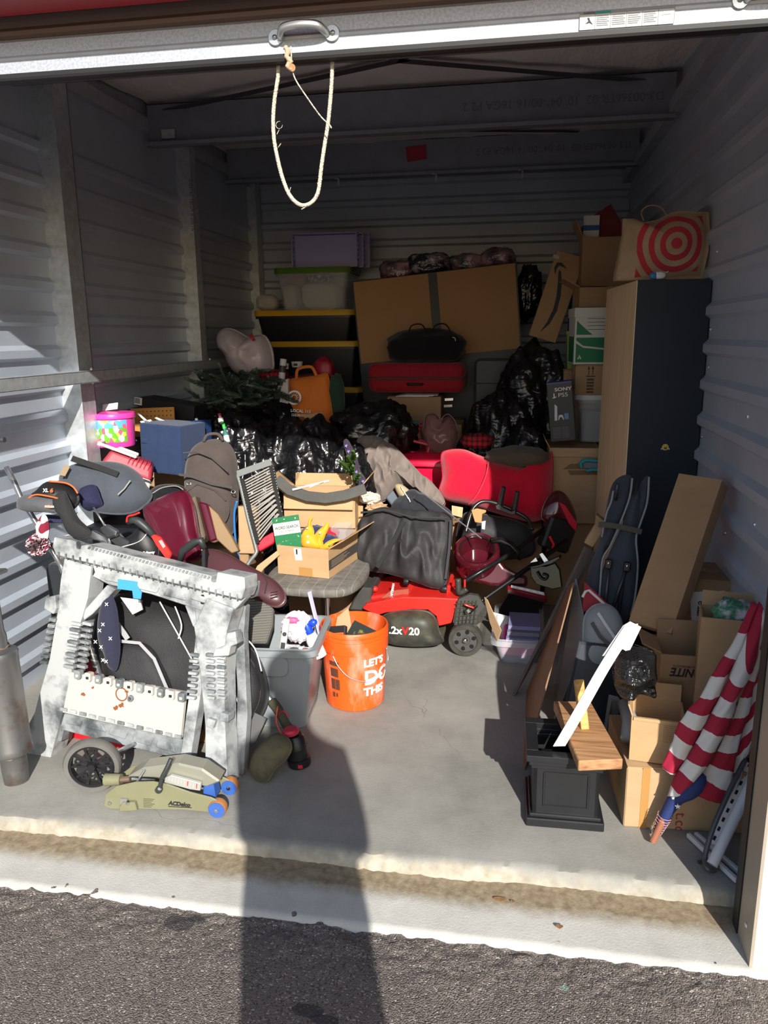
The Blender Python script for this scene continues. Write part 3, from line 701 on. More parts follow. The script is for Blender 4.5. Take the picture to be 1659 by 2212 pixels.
trash('black trash bag in the dark hollow behind the red cushion', (-.25, 4.86, .5), (.16, .17, .47), 15, flat=0, amp=.15)
# ------------------------------------------------------------------ stack beside the bookcase
zk = W(1240, 966, 4.5).z
carton('carton', 'carton hidden at the bottom of the stack beside the bookcase', fr((.19, 4.5, 0), 1), .27, .34, .52, 1)
bc = carton('taped_carton', 'large dusty carton with brown tape strips under the games console box', fr((.185, 4.46, .524), 1), .285, .38, zk-.524, 2, flaps={'f': (168, .05), 'l': (30, .05)})
tp = Pl((.185, 4.459, .524), 1)
for q in ([(1232, 1002), (1296, 1000), (1287, 1012), (1215, 1014)], [(1226, 1016), (1298, 1016), (1293, 1026), (1232, 1026)]):
    M().prism(tp.pts(q), -.0018, -.0004).build('tape', mat('old_brown_tape', (.2, .11, .05), .35), bc, loc=Matrix.Identity(4))
M().box(.004, .281, .004, .376, zk-.524-.03, zk-.524-.002).build('inner_flap', card(1), bc)
pp = Pl(W(1190, 958, 4.48), -6, 0, -6.5)
ps = thing('console_box', 'narrow black games console box with white print and blue top edge', 'box', fr(pp.m.translation+V((0, 0, .008)), -6, 0, -6.5))
wP = pp.uv(1244, 956)[0]; hP = pp.uv(1178, 832)[1]
M().box(0, wP, 0, .16, 0, hP).build('body', mat('console_box_black', (.014, .016, .022), .35), ps, bevel=.002)
M().box(.0, wP, -.0006, .16, hP-.006, hP+.0008).build('blue_edge', mat('console_blue', (.05, .07, .35), .4), ps)
text('lettering', 'SONY', .026, Matrix.Translation((wP*.3, -.001, hP-.048)), wht, ps, sx=1.35, bold=.0006)
text('lettering', 'PS5', .032, Matrix.Translation((wP*.42, -.001, hP-.082)), wht, ps, sx=1.2)
b = M(); b.prism([(.034, hP-.083), (.040, hP-.083), (.040, hP-.06), (.034, hP-.058)], -.001, 0); b.prism([(.026, hP-.084), (.034, hP-.08), (.05, hP-.078), (.05, hP-.081), (.036, hP-.087)], -.0011, 0); b.build('emblem', wht, ps)
b = M(); b.prism([(.03, hP*.36), (.045, hP*.36), (.05, hP*.6), (.036, hP*.64)], -.0012, 0); b.build('console_picture', mat('picture_white', (.6, .6, .68), .5), ps)
b = M(); b.prism([(.05, hP*.36), (.054, hP*.44), (.066, hP*.455), (.078, hP*.44), (.082, hP*.36), (.076, hP*.375), (.072, hP*.41), (.06, hP*.41), (.056, hP*.375)], -.0012, 0); b.build('controller_picture', mat('picture_white', (.6, .6, .68)), ps)
M().box(.086, .108, -.0012, 0, hP*.37, hP*.47).build('game_picture', mat('picture_blue', (.1, .25, .5), .5), ps)
b = M()
for j in range(8): b.box(.016, .055+.01*rnd.random(), -.001, 0, .02+.008*j, .023+.008*j); b.box(.066, .11-.01*rnd.random(), -.001, 0, .02+.008*j, .023+.008*j)
b.build('small_print', mat('print_dim', (.14, .14, .16), .6), ps)
zt1 = W(1270, 956, 4.62).z; zt2 = W(1270, 858, 4.62).z
tote('clear_bin', 'clear plastic bin half hidden by the bookcase, beside the games console box', fr((.335, 4.64, zk+.006), 0), .3, .3, zt2-zk-.012, clear, mat('white_bin_lid', (.55, .57, .6), .4), taper=.02, lidh=.02)
tag(M().box(0, .14, 0, .2, 0, .17).build('grey_files', mat('dim_files', (.16, .18, .2), .8), loc=(.375, 4.69, zk+.014)), 'grey files inside the clear bin beside the bookcase', 'files')
zq = zt2+.008
z2 = W(1270, 787, 4.66).z; z3 = W(1270, 664, 4.66).z; z4 = W(1270, 622, 4.75).z
b1 = carton('carton', 'carton printed with two up arrows, above the clear bin', fr((.325, 4.66, zq), 0), .2, .3, z2-zq-.003, 0)
b = M()
for x in (.075, .098): b.prism([(x-.002, (z2-zq)*.66), (x+.002, (z2-zq)*.66), (x+.002, (z2-zq)*.84), (x+.007, (z2-zq)*.84), (x, (z2-zq)*.95), (x-.007, (z2-zq)*.84), (x-.002, (z2-zq)*.84)], -.001, 0)
b.box(.062, .112, -.001, 0, (z2-zq)*.6, (z2-zq)*.63); b.build('up_arrows', ink2, b1)
b = M()
for j in range(5): b.box(.066, .106, -.001, 0, .012+.018*j, .024+.018*j)
b.build('print_block', mat('print_brown', (.1, .06, .03), .7), b1)
gb = thing('file_box', 'white and green archive box with lid, stacked beside the bookcase', 'box', fr((.31, 4.64, z2), 3)); hb = z3-z2-.004
grp = mat('box_green', (.008, .17, .07), .5); wb_ = mat('box_white', (.6, .6, .57), .6)
M().box(0, .2, 0, .3, 0, hb).build('body', wb_, gb, bevel=.002)
M().box(-.006, .206, -.006, .306, hb-.05, hb+.003).build('lid', wb_, gb, bevel=.002)
b = M(); b.box(.01, .2, -.0012, 0, .012, hb*.48); b.build('green_panel', grp, gb)
M().prism([(.01, hb*.53), (.01, hb*.78), (.03, hb*.72), (.08, hb*.58), (.1, hb*.53)], -.0012, 0).build('green_panel', grp, gb)
M().prism([(.01, hb*.38), (.05, hb*.30), (.2, hb*.25), (.2, hb*.28), (.05, hb*.335), (.01, hb*.43)], -.002, -.0012).build('white_swoosh', wb_, gb)
M().prism([(.02, .03), (.032, .055), (.044, .03), (.036, .03), (.032, .042), (.028, .03)], -.002, -.0012).build('triangle_mark', wb_, gb)
b = M(); b.box(-.0012, 0, .02, .26, .01, hb*.5); b.build('green_side', grp, gb)
b = M()
for j in range(4): b.box(.07, .19, -.0012, 0, hb*.62+.02*j, hb*.62+.0025+.02*j)
b.build('form_lines', ink2, gb)
carton('open_carton', 'open crumpled carton with raised flaps on top of the archive box', fr((.33, 4.68, z3+.003), 4), .2, .28, z4-z3-.003, 3, flaps={'l': (62, .1), 'f': (178, .06)})
lg = thing('lime_bin', 'lime green plastic bin peeking out left of the archive box', 'bin', (.30, 5.02, W(1250, 790, 5.0).z-.02))
M().frustum((0, .15, 0, .12), (-.01, .16, 0, .13), 0, .22).build('body', mat('lime_plastic', (.22, .32, .04), .45), lg); M().box(-.015, .165, -.004, .134, .21, .23).build('rim', mat('lime_plastic', (.22, .32, .04)), lg)
carton('carton', 'carton hidden behind the arrow carton that carries the lime bin', fr((.28, 5.0, 0)), .2, .2, W(1250, 790, 5.0).z-.024, 1)
# behind the bookcase: tall carton and the boxes on it
zz = W(1300, 618, 4.98).z
carton('wardrobe_carton', 'tall carton standing in the corner behind the bookcase', fr((.5, 4.82, 0)), .28, .5, zz-.004, 3)
zu = W(1300, 512, 4.98).z
cb = carton('open_carton', 'dark open carton high behind the bookcase holding a blue and white box', fr((.355, 4.97, zz)), .38, .3, zu-zz, 3, flaps={'l': (25, .11), 'b': (8, .1)})
p = W(1262, 513, 5.0)
wbx = thing('white_box', 'white box with a blue band standing in the open carton behind the bookcase', 'box', (p.x-.005, 5.03, zu-.16)); M().box(0, .092, 0, .06, 0, .29).build('body', wb_, wbx); M().box(-.001, .093, -.001, .061, .205, .235).build('blue_band', mat('blue_band', (.01, .1, .3), .5), wbx)
tag(M().box(0, .18, 0, .03, 0, .26).build('red_folder', mat('maroon_folder', (.16, .012, .02), .6), loc=fr((.505, 5.06, zu-.12), 4, 0, -33)), 'dark red folder leaning in the open carton behind the bookcase', 'folder')
# ------------------------------------------------------------------ bookcase
pine = mat('raw_pine', (.82, .64, .41), .6, col2=(.64, .45, .24), scale=7, stretch=(9, 9, .55), thr=(.35, .75), detail=6)
bk = thing('bookcase', 'tall black bookcase with a raw pine side, end-on against the right wall', 'bookcase', fr((.499, 3.62, 0), 3.9))
M().box(0, .31, 0, .018, .004, 1.82).build('end_panel', mat('bookcase_black', (.012, .018, .028), .5, var=.1, scale=3), bk, bevel=.0015)
M().box(-.004, .0, .002, .727, .004, 1.818).build('pine_side', pine, bk)
M().box(.0, .31, .709, .727, .004, 1.82).build('end_panel', mat('bookcase_black', (.012, .018, .028)), bk)
M().box(.0, .008, .018, .709, .004, 1.82).build('back_panel', blkl, bk)
for z in (.08, .5, .93, 1.36, 1.80): M().box(.008, .3, .018, .709, z, z+.018).build('shelf', blkl, bk)
st = Pl((.499, 3.62, 0), 3.9); sx_, sz_ = st.uv(1437, 966)
e = M().prism(disc(sx_, sz_, .0145, 18), -.0012, 0).build('face_sticker', mat('sticker_yellow', (.75, .55, .06), .5), bk)
M().prism([(sx_-.008, sz_-.001), (sx_+.009, sz_+.001), (sx_+.005, sz_-.009), (sx_-.003, sz_-.01)], -.0018, -.0012).build('sticker_mouth', mat('sticker_brown', (.2, .06, .01), .5), e)
for s in (-1, 1):
    M().prism([(sx_+s*.011, sz_-.002), (sx_+s*.02, sz_-.006), (sx_+s*.018, sz_-.012), (sx_+s*.012, sz_-.009)], -.0018, -.0012).build('sticker_tear', mat('sticker_blue', (.35, .6, .85), .5), e)
    M().prism([(sx_+s*.002, sz_+.004), (sx_+s*.009, sz_+.006), (sx_+s*.009, sz_+.004), (sx_+s*.003, sz_+.003)], -.0018, -.0012).build('sticker_eye', mat('sticker_brown', (.2, .06, .01)), e)
# paper bag with bullseye on the bookcase
pb = Pl((.47, 3.66, 1.824), 2, 0, 0)
bx, bz = pb.uv(1463, 525)
bull = mat('bullseye_paper', (.44, .3, .19), .85)
nt, N, L, B = nodes(bull); P_ = objco(nt); s_ = sepx(nt, P_)
dx = math_(nt, 'SUBTRACT', s_[0], bx); dz = math_(nt, 'SUBTRACT', s_[2], bz)
rr_ = math_(nt, 'SQRT', math_(nt, 'ADD', math_(nt, 'MULTIPLY', dx, dx), math_(nt, 'MULTIPLY', dz, dz)))
bandm = math_(nt, 'LESS_THAN', math_(nt, 'MODULO', math_(nt, 'ADD', rr_, .0), .0465), .0236)
frontm = math_(nt, 'LESS_THAN', s_[1], .06)
xm = math_(nt, 'GREATER_THAN', s_[0], pb.uv(1378, 560)[0]); mk = math_(nt, 'MULTIPLY', math_(nt, 'MULTIPLY', bandm, xm), frontm)
nt.links.new(mixcol(nt, mk, ramp(nt, noise_(nt, P_, 9, 4), [(.3, (.36, .245, .15)), (.7, (.47, .33, .21))]), (.5, .035, .055)), B.inputs['Base Color'])
bp = nt.nodes.new('ShaderNodeBump'); bp.inputs['Strength'].default_value = .5; bp.inputs['Distance'].default_value = .01; nt.links.new(noise_(nt, P_, 14, 5, .7), bp.inputs['Height']); nt.links.new(bp.outputs[0], B.inputs['Normal'])
tb = thing('paper_bag', 'crumpled brown paper bag with red bullseye rings on top of the bookcase', 'bag', pb.m)
out = [(1332, 612), (1335, 585), (1344, 545), (1352, 500), (1352, 466), (1378, 466), (1400, 474), (1430, 468), (1460, 452), (1480, 448), (1512, 450), (1545, 450), (1546, 490), (1542, 540), (1534, 575), (1530, 601)]
po = pb.pts(out); cx = sum(q[0] for q in po)/len(po); cz = sum(q[1] for q in po)/len(po)
b = M(); n = len(po); R_ = 9
for s in (0, 1):
    for k in range(R_+1):
        f = k/R_
        for i, (x, z) in enumerate(po):
            px_, pz_ = cx+(x-cx)*f, cz+(z-cz)*f
            th = .085*(1-f**2.2)+.012
            y = .10+(-th if s == 0 else th) + .02*fbm(px_, pz_, 9, s*3)*(.3+f)
            b.v.append((px_, max(y, .004), max(pz_, .001)))
    o_ = s*(R_+1)*n
    for k in range(R_):
        for i in range(n):
            j = (i+1) % n; q = (o_+k*n+i, o_+k*n+j, o_+(k+1)*n+j, o_+(k+1)*n+i); b.f.append(q if s else q[::-1]); b.k.append(0)
o_ = (R_+1)*n
for i in range(n): j = (i+1) % n; b.f.append((R_*n+i, R_*n+j, o_+R_*n+j, o_+R_*n+i)); b.k.append(0)
b.build('bag', bull, tb, smooth=True)
M().tube(smoothpath([V(pb.uv(1400, 470)[0:1]+(.1,)+pb.uv(1400, 470)[1:]), V((pb.uv(1395, 450)[0], .1, pb.uv(1395, 450)[1])), V((pb.uv(1412, 436)[0], .1, pb.uv(1412, 436)[1])), V((pb.uv(1438, 440)[0], .1, pb.uv(1438, 440)[1])), V((pb.uv(1450, 458)[0], .1, pb.uv(1450, 458)[1]))], 4), .003, 5).build('handle', card(2), tb, smooth=True)
p = W(1420, 590, 3.66)
tp_ = thing('tissue_pack', 'small blue and white tissue pack on the bookcase edge before the paper bag', 'pack', fr((p.x-.03, 3.628, 1.8225), 3.9)); M().blob((.038, .012, .016), (.024, .012, .016), 3, .08, 2, 20, .7, flat=0).build('wrapper', mat('pack_white', (.7, .72, .76), .3), tp_, smooth=True); M().blob((.012, .012, .014), (.016, .0125, .0145), 4, .08, 2, 20, .7, flat=0).build('blue_end', mat('pack_blue', (.04, .2, .45), .3), tp_, smooth=True)
M().prism([(.05, .024), (.075, .034), (.07, .028)], .008, .014).build('tear_tab', mat('pack_white', (.7, .72, .76)), tp_)
# ------------------------------------------------------------------ the heap: soft things measured in planes
def dens(P, n, closed=True):
    Q = [V((x, 0, z)) for x, z in P]; c = len(Q); out = []
    for i in range(c):
        p0, p1, p2, p3 = Q[i-1], Q[i], Q[(i+1) % c], Q[(i+2) % c]
        for k in range(n):
            t = k/n; q = .5*((2*p1)+(p2-p0)*t+(2*p0-5*p1+4*p2-p3)*t*t+(-p0+3*p1-3*p2+p3)*t**3); out.append((q.x, q.z))
    return out
def soft(name, mt, parent, poly, th=.06, back=None, fold=.012, freq=9, stretch=(1, 1), R=12, seed=0, per=4, e=2.0, ctr=None, m=None, fine=.3, zmin=None):
    "a cloth-like body over an outline (x,z): bulges to -y by th and +y by back, with folds"
    P = dens(poly, per); n = len(P); back = th if back is None else back
    cx, cz = ctr or (sum(p[0] for p in P)/n, sum(p[1] for p in P)/n)
    b = M()
    for s in (0, 1):
        for k in range(R+1):
            f = 1-(1-k/R)**1.3
            for x, z in P:
                X, Z = cx+(x-cx)*f, cz+(z-cz)*f
                g = (max(0, 1-f**e))**.6
                q = V((X*freq*stretch[0]+seed*3.1, s*5.0, Z*freq*stretch[1]+seed))
                w = fold*((1-2*abs(noise.noise(q)))+fine*noise.noise(q*2.7)+.4*noise.noise(q*.5))*(.35+.65*g)
                y = (-th*g-w) if s == 0 else (back*g+w*.4)
                if zmin is not None: Z = max(Z, zmin)
                b.v.append((X, y, Z))
        o = s*(R+1)*n
        for k in range(R):
            for i in range(n):
                j = (i+1) % n; q = (o+k*n+i, o+k*n+j, o+(k+1)*n+j, o+(k+1)*n+i); b.f.append(q[::-1] if s == 0 else q); b.k.append(0)
    o = (R+1)*n
    for i in range(n): j = (i+1) % n; b.f.append((R*n+i, R*n+j, o+R*n+j, o+R*n+i)); b.k.append(0)
    a = sum(P[i-1][0]*P[i][1]-P[i][0]*P[i-1][1] for i in range(n))
    if a < 0: b.f = [f[::-1] for f in b.f]
    b.f = [f[::-1] for f in b.f]
    return b.build(name, mt, parent, smooth=True, loc=m)
def gbox(a, b, c, z):
    A, B, C = G(*a, z), G(*b, z), G(*c, z); u = (B-A); w = u.length; u.normalize(); v = V((-u.y, u.x, 0)); d = (C-B).dot(v)
    return Matrix(((u.x, v.x, 0, A.x), (u.y, v.y, 0, A.y), (0, 0, 1, A.z), (0, 0, 0, 1))), w, d
def T(x, y, z): return Matrix.Translation((x, y, z))
def strip(pl, pts, w, y=-.002, th=.002):
    "flat ribbon along pixel points in a plane: outline polygon"
    P = [V((*pl.uv(*q), 0)) for q in pts]; L_, R_ = [], []
    for i, p in enumerate(P):
        t = (P[min(i+1, len(P)-1)]-P[max(i-1, 0)]).normalized(); n_ = V((-t.y, t.x, 0))*w/2
        L_.append(p+n_); R_.append(p-n_)
    b = M(); n = len(P)
    for yy in (y-th, y):
        b.v += [(q.x, yy, q.y) for q in L_]+[(q.x, yy, q.y) for q in R_]
    for i in range(n-1):
        b.f += [(i, i+1, n+i+1, n+i), (2*n+i, 3*n+i, 3*n+i+1, 2*n+i+1), (i, 2*n+i, 2*n+i+1, i+1), (n+i, n+i+1, 3*n+i+1, 3*n+i)]; b.k += [0]*4
    b.f += [(0, n, 3*n, 2*n), (n-1, 3*n-1, 4*n-1, 2*n-1)]; b.k += [0, 0]
    return b
# --- bags at the back left
pw_ = Pl(W(530, 812, 5.15))
pinkin = fab('pink_clothes', (.42, .2, .25), .9, .2, 6)
wbag = mat('thin_white_bag', (.55, .48, .52), .3, var=.22, scale=6, bump=.6, bscale=14, bdist=.015)
wb2 = thing('plastic_bag', 'white translucent bag of pink clothes with a red tie against the back corner', 'bag', pw_.m)
soft('bag', wbag, wb2, pw_.pts([(528, 812), (505, 800), (488, 770), (472, 745), (470, 728), (480, 712), (498, 709), (520, 718), (540, 730), (552, 724), (572, 724), (586, 745), (592, 775), (590, 800), (565, 815)]), .16, .15, .02, 10, R=14, seed=4)
M().tube([pw_.pt(q, r, -.12) for q, r in ((541, 722), (545, 730), (548, 737))], [.012, .008, .014], 8).build('tie', mat('red_tie', (.5, .02, .02), .4), wb2, smooth=True)
bagm2 = bagm
trash('black trash bag under the artificial fir branches', (-1.86, 4.78, .5), (.3, .34, .66), 21, flat=0, amp=.12, n=110)
trash('sunlit glossy trash bag behind the brown backpack', (-1.62, 4.33, .5), (.27, .27, .6), 22, flat=0, amp=.13, ridge=.05, n=170)
trash('broad sunlit trash bag with bright creases in the middle of the heap', (-1.27, 4.42, .47), (.33, .3, .6), 23, flat=0, amp=.12, ridge=.05, n=170)
trash('dark trash bag in front of the orange tote bag', (-1.3, 4.62, .36), (.24, .2, .5), 24, flat=0, amp=.12, n=110)
trash('glossy trash bag leaning on the taupe jacket', (-.98, 4.4, .42), (.2, .24, .5), 25, flat=0, amp=.14, ridge=.05, n=150)
trash('crumpled black bag between the orange tote bag and the small carton', W(805, 915, 4.72)-V((0, 0, .1)), (.25, .2, .21), 26, amp=.2, ridge=.06, n=80)
trash('black trash bag buried under the crumpled bag at the heap centre', (-.93, 4.82, .38), (.14, .14, .42), 27, flat=0)
# --- artificial fir branches
fir = mat('fir_needles', (.06, .1, .07), .7, var=.4, scale=30); firt = mat('fir_tips', (.14, .18, .145), .7)
def sprig_mesh(seed, L_=.16):
    r = random.Random(seed); b = M(); b.tube([(0, 0, 0), (0, 0, L_)], .003, 4)
    for i in range(170):
        t = r.random(); z = L_*t; a = r.uniform(0, 6.283); ln = .042*(1-.45*t); tilt = .75+.35*t
        d = V((math.cos(a)*math.cos(tilt), math.sin(a)*math.cos(tilt), math.sin(tilt))); s = V((-math.sin(a), math.cos(a), 0))*.0042
        p = V((0, 0, z)); q = p+d*ln; b.add([p-s, p+s, q+s*.6, q-s*.6], [(0, 1, 2, 3)], 1 if t > .72 else 0)
    return b
xt = thing('artificial_fir', 'bundle of dark artificial fir branches lying on a trash bag', 'fir branches', W(500, 850, 4.66))
sp0 = [sprig_mesh(s).build('branch', [fir, firt], xt) for s in (1, 2)]
src = [(s.data) for s in sp0]
for s in sp0: bpy.data.objects.remove(s)
xo = xt.matrix_world.translation
r5 = random.Random(5)
base_pts = [(455, 830), (480, 850), (505, 840), (535, 845), (560, 835), (580, 840), (440, 850), (470, 868), (520, 862), (550, 868), (495, 822), (530, 815), (450, 812), (575, 820), (600, 850)]
for i in range(64):
    px, py = base_pts[i % 15]; p = W(px+r5.uniform(-14, 14), py+r5.uniform(-12, 14), 4.62+r5.uniform(-.09, .12))
    a = r5.uniform(-2.4, 2.4); d = V((math.sin(a)*1.1-.15, r5.uniform(-.7, .1), math.cos(a)*.55+.1)).normalized()
    o = bpy.data.objects.new('branch', src[i % 2]); COL.objects.link(o); o.parent = xt
    o.matrix_local = Matrix.Translation(p-xo) @ d.to_track_quat('Z', 'Y').to_matrix().to_4x4() @ Matrix.Scale(r5.uniform(.55, .9), 4)
sg = thing('fir_sprig', 'bright green artificial fir sprig beside the starry purple cloth', 'fir branches', W(760, 1035, 4.02))
gfir = mat('green_needles', (.08, .17, .03), .7, var=.3, scale=30)
for i, (px, py, a) in enumerate(((757, 1020, .3), (760, 1000, -.2), (765, 1035, .5), (755, 1008, -.6), (763, 990, .1))):
    o = sprig_mesh(40+i, .08).build('branch', gfir, sg); o.data.materials.append(gfir); o.matrix_local = Matrix.Translation(W(px, py+8, 3.99)-W(760, 1035, 4.02)) @ V((a, -.4, .8)).to_track_quat('Z', 'Y').to_matrix().to_4x4() @ Matrix.Scale(.75, 4)
# --- orange tote bag and its neighbours
po_ = Pl(W(690, 925, 4.78), 6, 14, -4)
og = mat('orange_nonwoven', (.62, .17, .02), .8, var=.06, scale=9, bump=.3, bscale=14, bdist=.01)
ob = thing('orange_tote_bag', 'orange tote bag with a white round crest and loop handle on the heap', 'bag', po_.m)
soft('bag', og, ob, po_.pts([(620, 822), (650, 816), (680, 812), (708, 808), (714, 850), (718, 890), (724, 920), (708, 926), (680, 925), (655, 910), (640, 895), (628, 872), (622, 845)]), .055, .05, .012, 9, R=12, seed=2)
M().tube(smoothpath([po_.pt(q, r, .0) for q, r in ((640, 818), (642, 800), (652, 794), (668, 792), (676, 796), (684, 812))], 4), .011, 6, flat=.3, up=(0, 1, 0)).build('handle', og, ob, smooth=True)
cx_, cz_ = po_.uv(640, 863)
b = M(); ring(b, cx_, cz_, .034, .046, -.074, -.072); ring(b, cx_, cz_, .014, .017, -.074, -.072); b.build('crest_ring', wht, ob)
b = M()
for i in range(12): a = i*math.pi/6; b.tube([(cx_+.017*math.cos(a), -.073, cz_+.017*math.sin(a)), (cx_+.028*math.cos(a), -.073, cz_+.028*math.sin(a))], .0018, 4)
o_ = b.build('crest_rays', wht, ob); o_['kind'] = 'stuff'
text('lettering', 'LOCAL 113', .026, fr((po_.uv(632, 893)[0], -.072, po_.uv(632, 893)[1]), 0, 0, 8), wht, ob, bold=.0006)
text('lettering', 'COLORADO SPRINGS', .022, fr((po_.uv(634, 902)[0], -.074, po_.uv(634, 902)[1]), 0, 0, 8), wht, ob, bold=.0005, sx=.72)
p2 = Pl(W(690, 928, 4.60), 6, 12, 8)
tag(M().prism(p2.pts([(652, 897), (697, 890), (702, 928), (690, 932)]), -.004, .004).build('cardboard_scrap', card(2), loc=p2.m), 'grey-brown cardboard scrap with torn corner against the orange tote bag', 'cardboard')
pr = Pl(W(604, 862, 4.74), 0, 4, 7)
rl = thing('gift_wrap_roll', 'black and white checked gift wrap roll standing by the orange bag', 'roll', pr.m)
zz_ = pr.uv(610, 775)[1]
for i in range(6): M().tube([(0, 0, zz_*i/6), (0, 0, zz_*(i+1)/6)], .021, 14).build('band', mat('wrap_white', (.55, .53, .55), .5) if i % 2 else mat('wrap_dark', (.03, .03, .04), .5), rl, smooth=40)
tag(M().prism(Pl(W(612, 870, 4.72)).pts([(612, 822), (622, 818), (622, 872), (604, 868)]), 0, .03).build('gift_bag', mat('red_white_card', (.6, .55, .56), .6, col2=(.45, .02, .03), scale=14, thr=(.58, .6)), loc=Pl(W(612, 870, 4.72)).m), 'red and white gift bag edge beside the gift wrap roll', 'bag')
plaid = mat('red_plaid', (.22, .01, .015), .9)
nt, N, L, B = nodes(plaid); P_ = objco(nt); s_ = sepx(nt, P_)
f1 = math_(nt, 'LESS_THAN', math_(nt, 'MODULO', math_(nt, 'ADD', s_[0], 9.0), .03), .012); f2 = math_(nt, 'LESS_THAN', math_(nt, 'MODULO', math_(nt, 'ADD', s_[2], 9.0), .03), .012)
nt.links.new(mixcol(nt, math_(nt, 'MULTIPLY', math_(nt, 'ADD', f1, f2), .5), (.34, .012, .02), (.012, .006, .008)), B.inputs['Base Color'])
tag(M().blob((0, 0, 0), (.1, .08, .05), 31, .2, 3, 28, .8).build('plaid_cloth', plaid, smooth=True, loc=W(588, 815, 4.85)), 'red plaid cloth tucked behind the fir branches', 'cloth')
trash('black sack under the white bag at the back left', (-1.62, 5.15, .6), (.3, .25, .68), 33, flat=0, n=48)
ch = thing('red_crate', 'dark red crate rim with white bowls behind the orange tote bag', 'crate', W(660, 812, 5.05)); M().box(-.14, .2, -.06, .12, -.06, .01, m=Matrix.Rotation(math.radians(-6), 4, 'Y')).build('body', mat('dark_red_plastic', (.12, .01, .012), .5), ch, bevel=.008)
for px, py, r_, lb in ((642, 783, .038, 'larger white bowl with a black mark behind the orange tote bag'), (618, 787, .02, 'smaller white bowl beside the gift wrap roll')):
    bo = thing('bowl', lb, 'bowl', W(px, py+10, 5.0)); M().lathe([(0, 0), (r_*.85, 0), (r_, .035), (r_*.92, .036), (r_*.8, .006), (0, .006)], 20).build('dish', mat('bowl_white', (.55, .55, .53), .4), bo, smooth=50); M().box(-.012, .012, -r_-.001, -r_+.004, .01, .025).build('black_mark', txtm, bo)
tag(M().blob((0, 0, 0), (.06, .05, .07), 35, .3, 4, 26, .8, ridge=.1).build('red_bow', mat('red_ribbon', (.28, .012, .03), .45), smooth=True, loc=W(700, 800, 4.95)), 'crumpled red ribbon bow right of the orange bag handle', 'bow')
tag(M().blob((0, 0, 0), (.05, .05, .17), 36, .12, 3, 26, .8).build('green_sack', fab('dark_green_cloth', (.02, .05, .03)), smooth=True, loc=W(728, 865, 4.86)), 'dark green sack squeezed behind the right side of the orange bag', 'sack')
# --- small bottles on the glossy bag
for lb, px, py, cap, body_ in (('small green bottle with white label lying on the glossy trash bag', 492, 958, (.05, .55, .08), (.05, .22, .17)), ('tiny red-capped white bottle at the crest of the glossy trash bag', 478, 912, (.5, .03, .05), (.7, .68, .66)), ('pale green plastic bottle neck behind the blue book box', 428, 922, (.35, .42, .38), (.32, .40, .34))):
    p = W(px, py, 4.04); t = thing('bottle', lb, 'bottle', fr(p, 10, 25, -14))
    hh = .12 if px == 492 else .05
    M().lathe([(0, 0), (.014, 0), (.015, .004), (.015, hh*.45), (.008, hh*.55), (.006, hh*.75), (0, hh*.75)], 14).build('body', mat('bottle_%d' % px, body_, .25, coat=.3), t, smooth=50)
    M().lathe([(0, hh*.72), (.009, hh*.72), (.009, hh), (0, hh)], 12).build('cap', mat('cap_%d' % px, cap, .35), t, smooth=50)
    if px == 492: M().lathe([(.0154, .006), (.0154, .045)], 14).build('label', white, t, smooth=True)
# --- left wall: cooler, pink tub, blue cube, boards
sup = thing('black_crate', 'black crate on the floor by the left wall, under the cooler and bags', 'crate', (-2.12, 3.42, 0)); M().box(0, .42, 0, .72, 0, .68).build('body', navyp, sup, bevel=.01)
pk = Pl(W(275, 1018, 3.62), 24, 4, 24)
co = thing('cooler', 'red-topped white cooler with a white swing handle by the left wall', 'cooler', pk.m)
redc = mat('cooler_red', (.36, .03, .05), .42); whc = mat('cooler_white', (.66, .66, .62), .45)
M().prism(rrect(-.13, .13, -.1, .005, .015), -.09, .12).build('tub', whc, co, bevel=.008)
M().box(-.134, .134, -.094, .124, -.008, .002).build('seam', blk, co)
M().frustum((-.13, .13, -.09, .12), (-.105, .105, -.065, .095), .002, .085).build('lid', redc, co, bevel=.018, seg=3)
for i in range(6): M().box(.0+.02*i-.01, .0+.02*i-.004, -.078, .1, .02, .087).build('rib', redc, co, bevel=.002)
b = M()
for s in (-1, 1): b.box(-.16, .02, .0+s*.085-.008, .0+s*.085+.008, .085, .1)
b.box(-.175, -.155, -.093, .093, .082, .102); b.build('handle', whc, co, bevel=.003)
pkp = W(250, 962, 3.76)
pkb = thing('toy_tub', 'pink toy tub with a colourful picture label on the cooler by the column', 'tub', fr(pkp, -30))
hot = mat('hot_pink', (.8, .06, .38), .35)
M().lathe([(0, 0), (.098, 0), (.101, .01), (.106, .16), (.1, .16), (.095, .012), (0, .012)], 36).build('tub', hot, pkb, smooth=40)
M().lathe([(.112, .148), (.113, .166), (.108, .174), (.0, .176), (0, .168), (.105, .15)], 36).build('lid', hot, pkb, smooth=40)
toyp = mat('toy_label', (.2, .5, .1), .25)
nt, N, L, B = nodes(toyp); P_ = objco(nt); s_ = sepx(nt, P_)
vo = nt.nodes.new('ShaderNodeTexVoronoi'); vo.inputs['Scale'].default_value = 42; nt.links.new(P_, vo.inputs[0])
sky_ = math_(nt, 'GREATER_THAN', math_(nt, 'ADD', s_[2], math_(nt, 'MULTIPLY', noise_(nt, P_, 14, 2), .03)), .115)
bs = mixcol(nt, sky_, (.13, .42, .03), (.12, .42, .75))
hs = sepx(nt, vo.outputs['Color'])
bs = mixcol(nt, math_(nt, 'GREATER_THAN', hs[0], .74), bs, (.85, .83, .8)); bs = mixcol(nt, math_(nt, 'GREATER_THAN', hs[1], .86), bs, (.75, .12, .2)); bs = mixcol(nt, math_(nt, 'GREATER_THAN', hs[2], .88), bs, (.85, .6, .1))
nt.links.new(bs, B.inputs['Base Color'])
